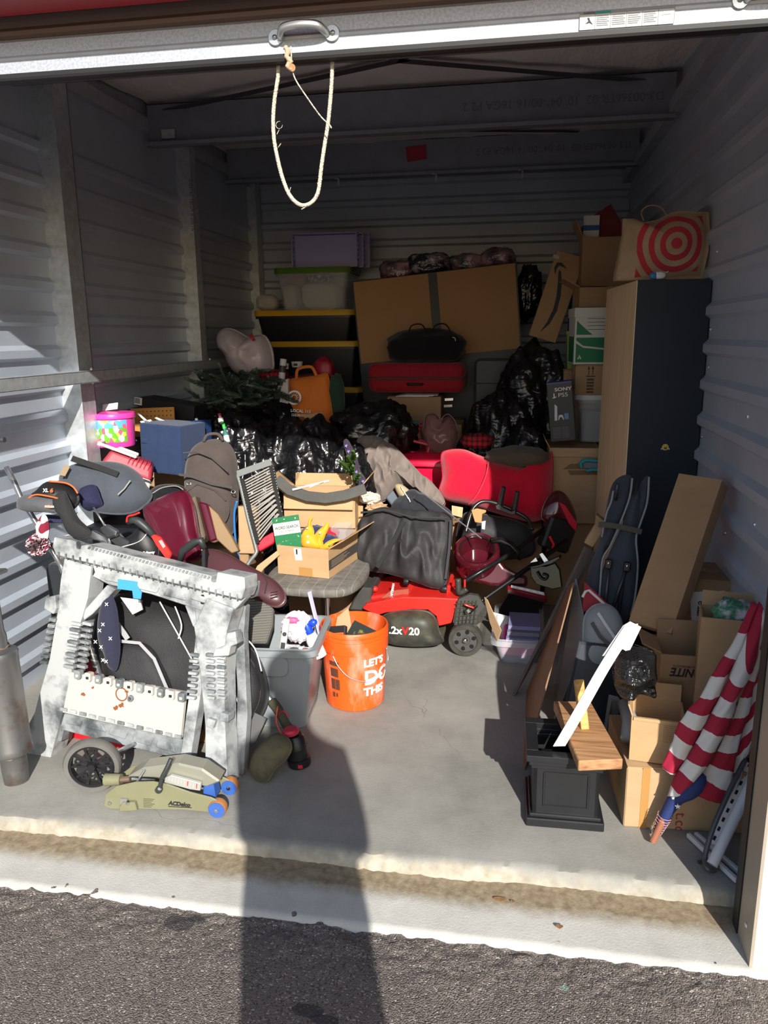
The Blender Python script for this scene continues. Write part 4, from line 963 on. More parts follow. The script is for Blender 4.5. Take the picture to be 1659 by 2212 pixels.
M().lathe([(.1030, .028), (.1066, .142)], 30, arc=.46, m=Matrix.Rotation(math.radians(200), 4, 'Z')).build('picture_label', toyp, pkb, smooth=True)
tag(M().box(0, .11, 0, .004, 0, .035).build('paper_sheet', white, loc=fr((pkp.x-.1, pkp.y+.07, pkp.z+.174), -20, 20, -8)), 'white paper sheet standing on the pink toy tub', 'paper')
pbx, wd_, dp_ = Matrix.Identity(4), .2, .2
pq = Pl(W(306, 1018, 3.86), -14, 0, 2)
bl = thing('fabric_cube', 'navy fabric storage cube with a pull tab by the cooler', 'bin', pq.m); hh = pq.uv(306, 914)[1]; ww = pq.uv(392, 1010)[0]
navyf = fab('navy_fabric', (.02, .04, .1), .85, .12, 14)
M().box(0, ww, 0, .22, 0, hh).build('body', navyf, bl, bevel=.008, seg=2)
M().box(ww*.44, ww*.46, -.003, .0, .0, hh).build('seam', navyf, bl); M().box(.01, .05, -.005, -.001, hh*.6, hh*.68).build('pull_tab', navyf, bl)
pg = Pl(W(300, 925, 4.12), -8, 6, -3)
pgb = thing('pegboard', 'orange-brown pegboard panel behind the navy cube', 'pegboard', pg.m)
x1_, z1_ = pg.uv(375, 879)
M().box(-.05, x1_, 0, .008, -.05, z1_).build('panel', mat('pegboard_brown', (.52, .25, .06), .6), pgb, bevel=.001)
hole = M()
for i in range(9):
    for j in range(4): hole.prism(disc(x1_-.02-.026*i, z1_-.02-.026*j, .0038, 8), -.001, .0)
o_ = hole.build('peg_hole', mat('hole_dark', (.06, .03, .01), .9), pgb); o_['kind'] = 'stuff'
pj = Pl(W(285, 895, 4.22), -6, 0, 8)
jb = thing('black_box', 'black product box with a white barcode sticker behind the pegboard', 'box', pj.m); M().box(.045, .4, 0, .16, -.1, .11).build('body', mat('matte_black_box', (.014, .014, .016), .5), jb, bevel=.003)
sx0, sz0 = pj.uv(290, 873); sx1, sz1 = pj.uv(307, 860); s1 = M().box(sx0, sx1, -.002, 0, sz0, sz1).build('barcode_sticker', white, jb)
b = M(); [b.box(sx0+.004+i*.0045, sx0+.006+i*.0045+(i % 2)*.001, -.0028, -.002, sz0+.008, sz1-.004) for i in range(8)]; o_ = b.build('barcode', txtm, s1); o_['kind'] = 'stuff'
carton('carton', 'carton in the shade at the left wall that carries the black product box', fr((-2.18, 4.24, 0), 0), .3, .2, W(285, 895, 4.22).z-.13, 1)
for lb, pts_, col_, yy in (('blue book box with white lettering left of the glossy bag', [(402, 913), (421, 908), (424, 968), (406, 970)], (.02, .05, .16), 3.98), ('bright blue folder beside the navy cube', [(383, 914), (402, 914), (406, 970), (389, 972)], (.05, .13, .42), 3.94)):
    q = Pl(W(pts_[-1][0], pts_[-1][1], yy), -10, 4); t = thing('book_box', lb, 'box', q.m); M().prism(q.pts(pts_), 0, .16).build('body', mat('bookblue_%d' % pts_[0][0], col_, .35), t)
    if pts_[0][0] == 402: text('lettering', 'LITTLE', .014, T(q.uv(405, 935)[0], -.001, q.uv(405, 935)[1]), wht, t, bold=.0004)
    else: M().prism(q.pts([(386, 957), (404, 956), (406, 970), (389, 972)]), -.001, 0).build('blue_band', mat('cyan_print', (.03, .3, .65), .4), t)
for i, (pp_, lb) in enumerate((([(296, 893), (300, 892), (318, 908), (312, 909)], 'white magazine edge between the pink tub and the pegboard'), ([(334, 903), (338, 901), (368, 914), (360, 916)], 'white book edge lying against the pegboard'), ([(302, 910), (326, 906), (329, 915), (308, 917)], 'pale green leaflet on top of the navy cube'))):
    q = Pl(W(pp_[0][0], pp_[0][1], 4.0), 0, 30); tag(M().prism(q.pts(pp_), 0, .05).build('magazine', mat('leaflet_%d' % i, ((.75, .75, .75), (.75, .74, .72), (.55, .68, .6))[i], .5), loc=q.m), lb, 'magazine')
# blue-grey duffel over the crate
pd = Pl(W(240, 1095, 3.32), 22, 30, 4)
dfm = fab('bluegrey_canvas', (.065, .075, .095), .85, .25, 7)
dl = thing('duffel_bag', 'worn blue-grey duffel bag with a black stripe by the left wall', 'bag', pd.m)
soft('bag', dfm, dl, pd.pts([(128, 1040), (140, 1015), (170, 1002), (215, 998), (265, 1003), (300, 1022), (318, 1050), (330, 1070), (318, 1090), (290, 1108), (250, 1112), (200, 1105), (160, 1085)]), .1, .1, .01, 7, R=14, seed=6)
strip(pd, [(165, 1008), (200, 1020), (235, 1032), (262, 1042)], .028, -.108, .004).build('stripe', mat('black_webbing', (.012, .012, .012), .8), dl)
strip(pd, [(288, 1055), (276, 1072), (262, 1085)], .006, -.11, .004).build('zip_pull', mat('grey_webbing', (.25, .25, .24), .7), dl)
M().prism(pd.pts([(138, 1042), (150, 1018), (160, 1025), (150, 1044)]), -.1, -.09).build('patch', mat('tan_leather', (.28, .2, .12), .8), dl)
# brown-grey backpack
pk2 = Pl(W(450, 1165, 3.75), 8, 16, 4)
bpm = fab('taupe_canvas', (.075, .06, .055), .9, .15, 12)
bp2 = thing('backpack', 'brown-grey canvas backpack with front pocket standing in the heap', 'backpack', pk2.m)
soft('bag', bpm, bp2, pk2.pts([(400, 1060), (401, 1010), (412, 975), (432, 955), (465, 948), (492, 955), (510, 985), (516, 1040), (514, 1100), (505, 1150), (475, 1172), (440, 1160), (412, 1120)]), .1, .11, .006, 6, R=14, seed=8, e=3.5)
soft('front_pocket', bpm, bp2, [(x, z) for x, z in pk2.pts([(412, 1075), (415, 1050), (440, 1045), (480, 1062), (500, 1080), (505, 1110), (490, 1135), (460, 1120), (425, 1100)])], .03, .0, .004, 8, m=T(0, -.1, 0), seed=3)
for L_, w_ in (([(401, 1030), (430, 1035), (470, 1050), (514, 1058)], .012), ([(410, 985), (440, 982), (470, 995), (505, 1025)], .007), ([(414, 1068), (440, 1050), (475, 1062), (500, 1085)], .006)): strip(pk2, L_, w_, -.118, .008).build('zip', mat('dark_zip', (.03, .026, .025), .6), bp2)
for px, py in ((408, 1044), (504, 1062)):
    b = M(); q = pk2.pt(px, py, -.118); b.tube([q+V((.011*math.cos(a), 0, .009*math.sin(a))) for a in [i*.63 for i in range(10)]], .0022, 6, closed=True); b.build('metal_ring', mat('chrome', (.75, .76, .77), .15, 1), bp2, smooth=True)
M().tube(smoothpath([pk2.pt(q, r, -.05) for q, r in ((440, 954), (448, 940), (470, 938), (482, 952))], 4), .008, 6).build('handle', bpm, bp2, smooth=True)
carton('carton', 'carton buried under the backpack and the lacing chair', fr((-1.72, 3.72, 0), 4), .34, .3, .5, 1)
# ------------------------------------------------------------------ centre of the heap
pj_ = Pl(W(850, 1085, 4.3), -4, 34, 0)
jk = thing('jacket', 'taupe jacket thrown over the heap beside the red tote', 'jacket', pj_.m)
jm = fab('taupe_cloth', (.2, .165, .145), .85, .06, 10)
soft('body', jm, jk, pj_.pts([(768, 965), (785, 945), (815, 945), (850, 965), (878, 990), (905, 1020), (940, 1050), (962, 1085), (945, 1095), (915, 1062), (880, 1048), (858, 1052), (840, 1075), (820, 1086), (800, 1078), (795, 1050), (782, 1015)]), .07, .05, .055, 13, stretch=(1.3, .55), R=26, per=7, seed=9, fine=.4)
dk = fab('charcoal_denim', (.025, .027, .035), .9)
pdk = Pl(W(900, 1110, 4.15), 0, 30)
dj = thing('dark_trousers', 'dark crumpled trousers below the taupe jacket and the sneaker', 'trousers', pdk.m)
soft('body', dk, dj, pdk.pts([(845, 1095), (880, 1060), (905, 1062), (945, 1085), (978, 1108), (972, 1125), (930, 1125), (880, 1118)]), .05, .06, .025, 16, R=12, per=6, seed=12)
pst = Pl(W(772, 1045, 4.06), -8, 20)
sc_ = thing('starry_cloth', 'dark purple cloth scattered with violet stars left of the taupe jacket', 'cloth', pst.m)
soft('cloth', fab('purple_cloth', (.045, .03, .05)), sc_, pst.pts([(742, 955), (752, 950), (770, 985), (780, 1020), (795, 1045), (785, 1058), (768, 1050), (762, 1010), (750, 985)]), .02, .03, .008, 12, seed=15)
violet = mat('violet_star', (.25, .22, .55), .7)
for i, (px, py) in enumerate(((752, 966), (757, 978), (763, 988), (768, 1000), (774, 1022), (780, 1034), (788, 1042), (776, 1040), (766, 1012))):
    x, z = pst.uv(px, py); P5 = []
    for k in range(10): a = k*math.pi/5+i; r_ = .011 if k % 2 == 0 else .004; P5.append((x+r_*math.cos(a), z+r_*math.sin(a)))
    M().prism(P5, -.034, -.024).build('star', violet, sc_)
# sneaker
psn = Pl(W(875, 1090, 4.18), -20, 40, 38)
sn = thing('sneaker', 'tan lace-up sneaker poking out under the taupe jacket', 'shoe', psn.m)
tanl = fab('tan_suede', (.5, .4, .22), .85)
soft('upper', tanl, sn, psn.pts([(853, 1052), (862, 1046), (876, 1052), (890, 1066), (893, 1082), (884, 1092), (872, 1085), (860, 1070)]), .045, .03, .005, 14, seed=2)
for i in range(5): q = psn.pt(868+4*i, 1055+6*i, -.05); M().tube(smoothpath([q+V((-.018, .006, .004)), q+V((0, -.004, 0)), q+V((.018, .004, -.004))], 3), .0028, 5).build('lace', white, sn, smooth=True)
pgr = Pl(W(850, 1100, 4.22), -10, 45)
tag(M().prism(pgr.pts([(835, 1078), (850, 1062), (880, 1096), (850, 1098)]), -.02, .04).build('grey_lid', mat('bluegrey_plastic', (.13, .16, .19), .45), loc=pgr.m, bevel=.006), 'blue-grey plastic lid beneath the tan sneaker', 'lid')  # a loose plastic lid rather than a tray
# red tote, toys and carrier bag on it
rdp = mat('bright_red_plastic', (.62, .006, .045), .32)
ctr_ = W(903, 1005, 4.62); rt = thing('red_tote', 'bright red plastic tote with domed lid between the jacket and red cushion', 'tote', fr((ctr_.x-.16, 4.6, 0), -3))
zl = W(900, 1000, 4.6).z
M().frustum((.03, .32, .02, .3), (.0, .35, -.0, .33), 0, zl).build('body', rdp, rt, bevel=.02, seg=3)
b = M(); P = rrect(-.03, .38, -.03, .36, .05, 5)
b.v += [(x, y, zl-.015) for x, y in P]+[(x, y, zl+.008) for x, y in P]+[(x*.8+.035, y*.8+.033, zl+.055) for x, y in P]; n = len(P)
for k in range(2):
    for i in range(n): b.f.append((k*n+i, k*n+(i+1) % n, (k+1)*n+(i+1) % n, (k+1)*n+i)); b.k.append(0)
b.f.append(tuple(range(2*n, 3*n))); b.k.append(0); b.f.append(tuple(range(n-1, -1, -1))); b.k.append(0)
b.build('lid', rdp, rt, smooth=50)
ztop = zl+.056
tr = thing('toy_basket', 'small coral red toy basket frame on the red tote lid', 'basket', fr((ctr_.x-.1, 4.66, ztop+.002), 10, 0, 14))
cor = mat('coral_plastic', (.5, .04, .06), .4)
for y in (0, .12):
    for a_, c_ in (((0, .0), (.15, .0)), ((0, .07), (.15, .07)), ((0, 0), (0, .07)), ((.15, 0), (.15, .07))): M().tube([(a_[0], y, a_[1]+.01), (c_[0], y, c_[1]+.01)], .009, 6).build('bar', cor, tr)
for x in (0, .15): M().tube([(x, 0, .08), (x, .12, .08)], .009, 6).build('bar', cor, tr); M().tube([(x, 0, .01), (x, .12, .01)], .009, 6).build('bar', cor, tr)
M().tube(smoothpath([(.02, .12, .08), (.03, .12, .16), (.12, .12, .16), (.13, .12, .08)], 4), .008, 6).build('handle', cor, tr, smooth=True)
bt = thing('doll_bottle', 'pink doll bottle with teal cap and pink tuft beside the toy basket', 'toy', fr((W(893, 960, 4.86).x, 4.86, ztop-.03), 0, 0, 4))
M().lathe([(0, 0), (.045, 0), (.045, .1), (.03, .14), (0, .14)], 18).build('body', mat('doll_pink', (.55, .22, .24), .5), bt, smooth=50); M().lathe([(.032, .135), (.034, .18), (.02, .2), (0, .2)], 16).build('cap', mat('doll_teal', (.02, .18, .22), .5), bt, smooth=50); M().blob((.03, -.02, .165), (.012, .012, .03), 1, .1, 2, 12).build('tuft', mat('doll_hotpink', (.6, .08, .2), .5), bt, smooth=True)
pcb = Pl(W(845, 962, 4.72), 10, 20, 0)
tag(M().prism(pcb.pts([(838, 962), (880, 920), (886, 926), (850, 968)]), 0, .006).build('cardboard_strip', card(2), loc=pcb.m), 'torn cardboard strip leaning left of the toy basket', 'cardboard')
pvb = Pl(W(950, 985, 4.7), 6, 10)
cbg = thing('carrier_bag', 'thin brownish plastic carrier bag with two loops on the red tote', 'bag', pvb.m)
thin = mat('thin_brown_plastic', (.26, .13, .13), .25, alpha=.72, spec=.7, bump=.8, bscale=22, bdist=.012)
soft('bag', thin, cbg, pvb.pts([(915, 940), (912, 918), (920, 898), (938, 893), (955, 905), (972, 898), (988, 920), (990, 945), (982, 970), (960, 982), (935, 978), (922, 962)]), .09, .07, .018, 13, R=14, per=5, seed=21)
for L_ in ([(915, 925), (918, 900), (932, 888), (948, 900), (952, 925)], [(950, 925), (956, 902), (970, 895), (984, 912), (988, 930)]): M().tube(smoothpath([pvb.pt(q, r, -.07) for q, r in L_], 4), .009, 6, flat=.35).build('loop_handle', thin, cbg, smooth=True)
tag(M().blob((0, 0, 0), (.06, .05, .05), 33, .2, 3, 24, .8).build('plaid_cloth', plaid, smooth=True, loc=W(966, 925, 4.76)), 'red plaid cloth showing through the carrier bag loop', 'cloth')
tag(M().blob((0, 0, 0), (.085, .07, .04), 34, .2, 3, 28, .8, ridge=.05).build('plaid_cloth', plaid, smooth=True, loc=W(1030, 952, 4.5)), 'red plaid cloth on top of the red cushion', 'cloth')
# red cushion, half in shade
prc = Pl(W(1075, 1118, 4.33), 3, 12)
rc = thing('red_cushion', 'huge bright red velour cushion, left half sunlit, right half shaded', 'cushion', prc.m)
velour = mat('red_velour', (.55, .004, .03), .85, var=.12, scale=5, sheen=.4, spec=.2, bump=.25, bscale=90)
soft('cushion', velour, rc, prc.pts([(952, 985), (965, 972), (1000, 970), (1040, 985), (1090, 998), (1140, 1005), (1178, 992), (1192, 975), (1196, 1010), (1193, 1060), (1190, 1110), (1150, 1128), (1100, 1118), (1040, 1100), (1000, 1090), (962, 1080), (948, 1060), (955, 1030)]), .13, .12, .014, 7, R=16, per=5, seed=25, e=3.2, ctr=prc.uv(1072, 1048))
M().tube(smoothpath([prc.pt(q, r, -.15) for q, r in ((1055, 998), (1048, 1030), (1030, 1068), (1012, 1090))], 4), .003, 5).build('seam', velour, rc, smooth=True)
carton('carton', 'carton buried beneath the red cushion', fr((-.42, 4.3, 0), 2), .58, .3, .52, 3)
tag(M().blob((0, 0, 0), (.16, .09, .045), 35, .2, 2, 34, .8, ridge=.08).build('olive_towel', fab('olive_towel', (.085, .07, .05)), smooth=True, loc=W(1120, 985, 4.34)), 'rumpled olive-grey towel lying on the shaded cushion top', 'towel')
tl = thing('teal_mat', 'rolled teal mat with grey inside in front of the taped carton', 'mat', W(1275, 1006, 4.42)); b = M()
b.tube(smoothpath([(-.045, 0, -.012), (-.052, 0, .01), (-.03, 0, .03), (.02, 0, .028), (.06, 0, .02), (.06, 0, -.02), (.02, 0, -.022), (-.02, 0, -.03)], 4), .011, 6, closed=False, flat=1); b.build('roll', mat('teal_foam', (.03, .28, .36), .6), tl, smooth=True); M().box(-.04, .05, .01, .02, -.015, .022).build('lining', fab('grey_lining', (.2, .21, .24)), tl)
# open carton behind the tyre strip
mcart, wc, dc = fr(V((W(614, 1110, 3.87).x, 3.87, .6)), 2), .385, .24
oc = carton('open_carton', 'open carton with raised flaps behind the black rubber strip', mcart, wc, max(.2, dc), .18, 4, flaps={'b': (14, .07), 'l': (50, .12), 'r': (40, .12), 'f': (160, .08)})
text('lettering', 'LE6', .07, T(.05, dc-.009, .05), ink2, oc, bold=.001)
carton('carton', 'carton buried under the open carton and rubber strip', mcart @ T(0, .02, -.6), wc, max(.2, dc), .597, 1)
rub = mat('worn_rubber', (.075, .075, .07), .8, var=.25, scale=10)
ptr = Pl(W(700, 1085, 3.82), 2, 10)
rs_ = thing('rubber_strip', 'curved grey rubber edging strip sagging across the open carton', 'strip', ptr.m)
P = [(598, 1035), (625, 1058), (665, 1072), (705, 1076), (745, 1070), (790, 1055)]
b = strip(ptr, [(P[0][0]+(P[-1][0]-P[0][0])*0, P[0][1])]+P[1:], .055, 0, .012); b.build('strip', rub, rs_, bevel=.003)
M().tube([ptr.pt(632, 1058, -.02), ptr.pt(712, 1038, -.02)], .006, 8).build('white_rod', mat('white_rod', (.7, .69, .66), .5), rs_)
M().tube([ptr.pt(668, 1053, -.03), ptr.pt(700, 1040, -.03)], .003, 6).build('clip', mat('white_rod', (.7, .69, .66)), rs_)
# scraps of paper
for lb, px, py, c_ in (('crumpled tan paper scrap under the taupe jacket', 815, 1098, 2), ('pale crumpled paper by the end of the rubber strip', 798, 1076, 4)):
    tag(M().blob((0, 0, 0), (.05, .04, .025), px, .4, 4, 20, 1, ridge=.2).build('paper_scrap', card(c_) if c_ == 2 else mat('pale_paper', (.6, .56, .48), .8), loc=W(px, py, 4.02)), lb, 'paper')
# big black wheeled duffel
pbd = Pl(W(870, 1270, 3.82), -3, 26)
bdf = mat('black_nylon', (.032, .032, .034), .6, var=.25, scale=6, bump=.5, bscale=7, bdist=.03, spec=.3)
bw = thing('wheeled_duffel', 'large empty black nylon duffel on wheels lying over the mower', 'bag', pbd.m)
soft('bag', bdf, bw, pbd.pts([(768, 1150), (785, 1118), (820, 1098), (870, 1100), (930, 1105), (972, 1112), (978, 1150), (972, 1200), (965, 1262), (940, 1272), (890, 1255), (840, 1240), (795, 1232), (770, 1200)]), .07, .1, .05, 8, stretch=(1.5, .6), R=24, per=7, seed=31, e=2.4)
strip(pbd, [(884, 1140), (866, 1175), (845, 1210), (828, 1236)], .022, -.155, .006).build('strap', mat('black_webbing', (.012, .012, .012)), bw)
strip(pbd, [(790, 1118), (840, 1112), (900, 1128), (972, 1130)], .01, -.112, .008).build('zip', mat('black_zip', (.008, .008, .008)), bw)
strip(pbd, [(977, 1130), (974, 1190), (966, 1255)], .014, -.05, .02).build('corner_guard', blackp, bw)
for px, py in ((960, 1272), (878, 1256)): M().lathe([(0, -.012), (.02, -.012), (.022, 0), (.02, .012), (0, .012)], 16, m=Matrix.Translation(pbd.pt(px, py, -.02)) @ Matrix.Rotation(math.pi/2, 4, 'Y')).build('wheel', blackp, bw, smooth=40)
# ------------------------------------------------------------------ folding lounger back with bungee lacing
pch = Pl(W(545, 1230, 3.62), 0, 24)
lc = thing('lounge_chair', 'folded lounge chair with grey steel frame and bungee-laced back', 'chair', pch.m)
fs_ = mat('grey_frame', (.2, .215, .21), .45, .3); cordm = mat('grey_cord', (.33, .31, .28), .7)
M().tube(smoothpath([pch.pt(*q) for q in ((586, 998), (560, 1008), (525, 1020), (514, 1026), (520, 1050), (536, 1120), (552, 1180), (553, 1195), (540, 1212), (530, 1230), (529, 1250))], 4), .0105, 8).build('frame_tube', fs_, lc, smooth=True)
M().tube(smoothpath([pch.pt(*q, .015) for q in ((586, 998), (590, 1010), (600, 1070), (612, 1130))], 4), .0085, 8).build('frame_tube', mat('dark_frame', (.03, .03, .03), .5), lc, smooth=True)
strip(pch, [(514, 1025), (550, 1012), (587, 999)], .035, -.006, .006).build('head_rail', fs_, lc)
Lp = [(522, 1035), (532, 1075), (543, 1120), (556, 1175)]; Rp = [(586, 1008), (594, 1050), (601, 1085), (609, 1122)]
strip(pch, Lp, .028, -.004, .004).build('side_band', mat('black_webbing', (.012, .012, .012)), lc); strip(pch, Rp, .022, -.004, .004).build('side_band', mat('black_webbing', (.012, .012, .012)), lc)
def lerpP(P, t):
    k = t*(len(P)-1); i = min(int(k), len(P)-2); f = k-i; return (P[i][0]+(P[i+1][0]-P[i][0])*f, P[i][1]+(P[i+1][1]-P[i][1])*f)
for i in range(21):
    a = lerpP(Lp, .03+.92*i/20); c = lerpP(Rp, max(0, .02+.92*i/20-(.0 if i < 9 else .06*(i % 2))))
    M().tube([pch.pt(a[0]+6, a[1], -.008), pch.pt(c[0]-5, c[1]+(0 if i < 9 else (6 if i % 2 else -5)), -.008)], .0042, 6).build('cord', cordm, lc)
    for q in (a, c): M().lathe([(0, .004), (.003, .003), (.0045, 0)], 6, m=Matrix.Translation(pch.pt(q[0]-5 if q is a else q[0]+4, q[1], -.006)) @ Matrix.Rotation(math.pi/2, 4, 'X')).build('eyelet', mat('chrome', (.75, .76, .77), .15, 1), lc)
carton('flat_carton', 'narrow upright carton behind the lounge chair frame', fr(W(516, 1196, 3.72), 4, 6), .1, .07, .25, 2)
tag(M().tube(smoothpath([W(*q, 3.7) for q in ((512, 1082), (506, 1110), (508, 1160), (514, 1200), (518, 1220))], 5), .006, 8).build('blue_hose', mat('blue_hose', (.03, .17, .45), .4), smooth=True), 'thin blue hose running down beside the lounge chair', 'hose')
prf = Pl(W(570, 1185, 3.7), 10, 30, -22)
tag(M().prism(prf.pts([(556, 1180), (562, 1165), (592, 1148), (600, 1160), (590, 1175), (560, 1192)]), -.01, .02).build('red_case', mat('red_fabric_case', (.5, .01, .03), .6), loc=prf.m, bevel=.006), 'flat red case behind the lacing of the lounge chair', 'case')
# ------------------------------------------------------------------ chair seat carrying a carton of toys
ZS = .43
sp = [G(*q, ZS) for q in ((572, 1252), (600, 1218), (660, 1203), (740, 1200), (785, 1206), (799, 1218), (792, 1240), (768, 1262), (730, 1273), (660, 1272), (600, 1266))]
sc0 = sum(sp, V())/len(sp); P = [(p.x-sc0.x, p.y-sc0.y) for p in sp]; P = dens(P, 4)
st_ = thing('chair_seat', 'grey plaid padded chair seat on a dark metal base', 'chair', V((sc0.x, sc0.y, 0)))
quilt = mat('grey_plaid_fabric', (.17, .16, .145), .9, var=.2, scale=30)
nt, N, L, B = nodes(quilt); P_ = objco(nt); s_ = sepx(nt, P_)
g1 = math_(nt, 'LESS_THAN', math_(nt, 'MODULO', math_(nt, 'ADD', s_[0], 9.0), .06), .004); g2 = math_(nt, 'LESS_THAN', math_(nt, 'MODULO', math_(nt, 'ADD', s_[1], 9.0), .06), .004)
nt.links.new(mixcol(nt, math_(nt, 'MAXIMUM', g1, g2), ramp(nt, noise_(nt, P_, 22, 5), [(.3, (.115, .105, .095)), (.7, (.2, .19, .17))]), (.25, .23, .19)), B.inputs['Base Color'])
b = M(); n = len(P)
for z, s in ((ZS-.05, .93), (ZS-.04, .985), (ZS-.02, 1.0), (ZS-.006, .985), (ZS, .93)): b.v += [(x*s, y*s, z) for x, y in P]
for k in range(4):
    for i in range(n): b.f.append((k*n+i, k*n+(i+1) % n, (k+1)*n+(i+1) % n, (k+1)*n+i)); b.k.append(0)
b.f += [tuple(range(n-1, -1, -1)), tuple(range(4*n, 5*n))]; b.k += [0, 0]
b.f = b.f if sum(P[i-1][0]*P[i][1]-P[i][0]*P[i-1][1] for i in range(n)) > 0 else [f[::-1] for f in b.f]
b.build('seat', quilt, st_, smooth=50)
M().box(-.12, .12, -.1, .1, ZS-.075, ZS-.05).build('seat_plate', blackp, st_)
M().tube([(0, 0, .06), (0, 0, ZS-.07)], .025, 12).build('post', mat('chrome', (.75, .76, .77), .15, 1), st_, smooth=40)
for i in range(5): a = i*1.2566+.3; M().tube([(0, 0, .08), (.26*math.cos(a), .26*math.sin(a), .05)], [.025, .015], 8).build('foot', blackp, st_, smooth=40); M().lathe([(0, -.02), (.025, -.02), (.025, .02), (0, .02)], 14, m=Matrix.Translation((.26*math.cos(a), .26*math.sin(a), .026)) @ Matrix.Rotation(math.pi/2, 4, 'X')).build('caster', blackp, st_)
M().tube([(-.2, -.1, ZS-.065), (-.02, -.02, ZS-.065)], .008, 8).build('lever', mat('chrome', (.75, .76, .77)), st_)
mb_, wb1, db1 = gbox((601, 1239), (711, 1251), (768, 1196), ZS)
hb1 = W(597, 1178, mb_.translation.y).z-ZS
tbx = carton('toy_carton', 'open carton of toys and a puzzle book standing on the grey chair seat', mb_ @ T(0, 0, .002), wb1, db1, hb1, 4, flaps={'b': (6, .12), 'r': (58, .1)})
M().box(wb1*.42, wb1*.68, -.0012, 0, 0, hb1*.3).build('tape', mat('amber_tape', (.42, .22, .07), .3), tbx)
M().prism([(wb1*.33, hb1*.94), (wb1*.47, hb1*.95), (wb1*.49, hb1*.55), (wb1*.36, hb1*.53)], -.0016, 0).build('shipping_label', white, tbx)
b = M(); b.box(wb1*.375, wb1*.405, -.0024, -.0016, hb1*.74, hb1*.92); b.build('label_print', txtm, tbx)
M().box(wb1, wb1+.0012, .0, db1*.92, hb1*.28, hb1*.62).build('dark_band', mat('carton_dark_print', (.06, .05, .045), .7), tbx)
b = M()
for i in range(5): b.box(wb1+.0012, wb1+.002, .03, db1*(.4+.08*(i % 3)), hb1*(.34+.05*i), hb1*(.355+.05*i))
b.build('small_print', mat('print_tan', (.3, .24, .17), .7), tbx)
# puzzle book
pbk = Pl(mb_ @ V((wb1*.0, -.0, hb1*.2)), 2, 12, -10)
pbk = Pl(mb_ @ V((wb1*.02, .02, hb1*.75)), 4, 8, -9)
bkb = thing('puzzle_book', 'green and white word search book sticking out of the toy carton', 'book', pbk.m)
u0, v0 = pbk.uv(585, 1122); u1, v1 = pbk.uv(640, 1105); ub, vb_ = pbk.uv(600, 1177)
bw_ = math.hypot(u1-u0, v1-v0); bh = v0+.03
gm = mat('book_green', (.015, .16, .06), .4, col2=(.55, .5, .25), scale=55, thr=(.63, .66))
x0b = pbk.uv(596, 1150)[0]-.01
M().box(x0b, x0b+bw_, 0, .008, -.03, v0+.004).build('cover', gm, bkb)
M().box(x0b, x0b+bw_, -.0008, 0, v0-.085, v0-.025).build('title_band', wht, bkb)
text('lettering', 'CHRISTMAS', .011, T(x0b+bw_*.5, -.0014, v0-.037), mat('pale_gold', (.55, .5, .35), .5), bkb, align='CENTER')
text('lettering', 'WORD SEARCH', .0205, T(x0b+bw_*.5, -.0014, v0-.057), mat('dark_green_ink', (.02, .06, .03), .5), bkb, align='CENTER', bold=.0005, sx=.82)
text('lettering', 'LARGE PRINT', .013, T(x0b+bw_*.5, -.0014, v0-.074), mat('dark_green_ink', (.02, .06, .03)), bkb, align='CENTER')
# plush sun
pyl = Pl(mb_ @ V((wb1*.55, .05, hb1*.75)), 6, 10)
sunp = thing('sun_plush', 'golden yellow sun plush with curled rays and gem stickers in the toy carton', 'toy', pyl.m)
gold = mat('golden_plush', (.8, .36, .02), .7, var=.12, scale=20)
soft('face', gold, sunp, pyl.pts([(655, 1182), (652, 1160), (665, 1152), (680, 1155), (688, 1168), (690, 1185)]), .03, .02, .004, 12, seed=3)
for i, rp_ in enumerate(([(652, 1162), (655, 1148), (664, 1136), (668, 1120), (676, 1116), (672, 1128), (678, 1145), (676, 1156)], [(680, 1158), (688, 1145), (700, 1136), (708, 1128), (711, 1138), (704, 1155), (694, 1172)], [(682, 1178), (686, 1160), (692, 1158), (698, 1172), (697, 1188)], [(694, 1186), (704, 1172), (722, 1164), (735, 1166), (722, 1174), (712, 1186)])):
    soft('ray', gold, sunp, pyl.pts(rp_), .018, .012, .003, 14, seed=i, R=8)
gem = mat('gem', (.75, .8, .85), .1, coat=.5); 
for i, (px, py, s) in enumerate(((667, 1158, 1.0), (668, 1170, 1.3), (666, 1140, .8), (693, 1150, 1), (714, 1176, .9))):
    x, z = pyl.uv(px, py); r_ = .0065*s; M().prism([(x-r_, z), (x, z-r_), (x+r_, z), (x, z+r_)], -.036, -.026).build('gem', gem if i != 4 else mat('gem_green', (.05, .4, .15), .1), sunp)
for lb, c_, off, r_, sd in (('navy and red cloth bundle in the toy carton', fab('navy_cloth', (.02, .03, .1)), (.72, .35), (.05, .05, .03), 3), ('red cloth bundle behind the sun plush', fab('red_cloth', (.4, .01, .03)), (.5, .62), (.06, .05, .035), 5), ('dark blue cloth at the left of the toy carton', fab('navy_cloth', (.02, .03, .1)), (.25, .6), (.06, .06, .04), 7)):
    tag(M().blob((0, 0, 0), r_, sd, .2, 3, 22, .8, ridge=.06).build('cloth_bundle', c_, smooth=True, loc=mb_ @ V((wb1*off[0], db1*off[1], hb1*.98))), lb, 'cloth')
tag(M().box(0, .09, 0, .12, 0, .05).build('clear_blister', clear, loc=mb_ @ (T(wb1*.6, db1*.6, hb1*.85) @ Matrix.Rotation(.3, 4, 'X'))), 'clear plastic blister pack with blue inserts in the toy carton', 'packaging')
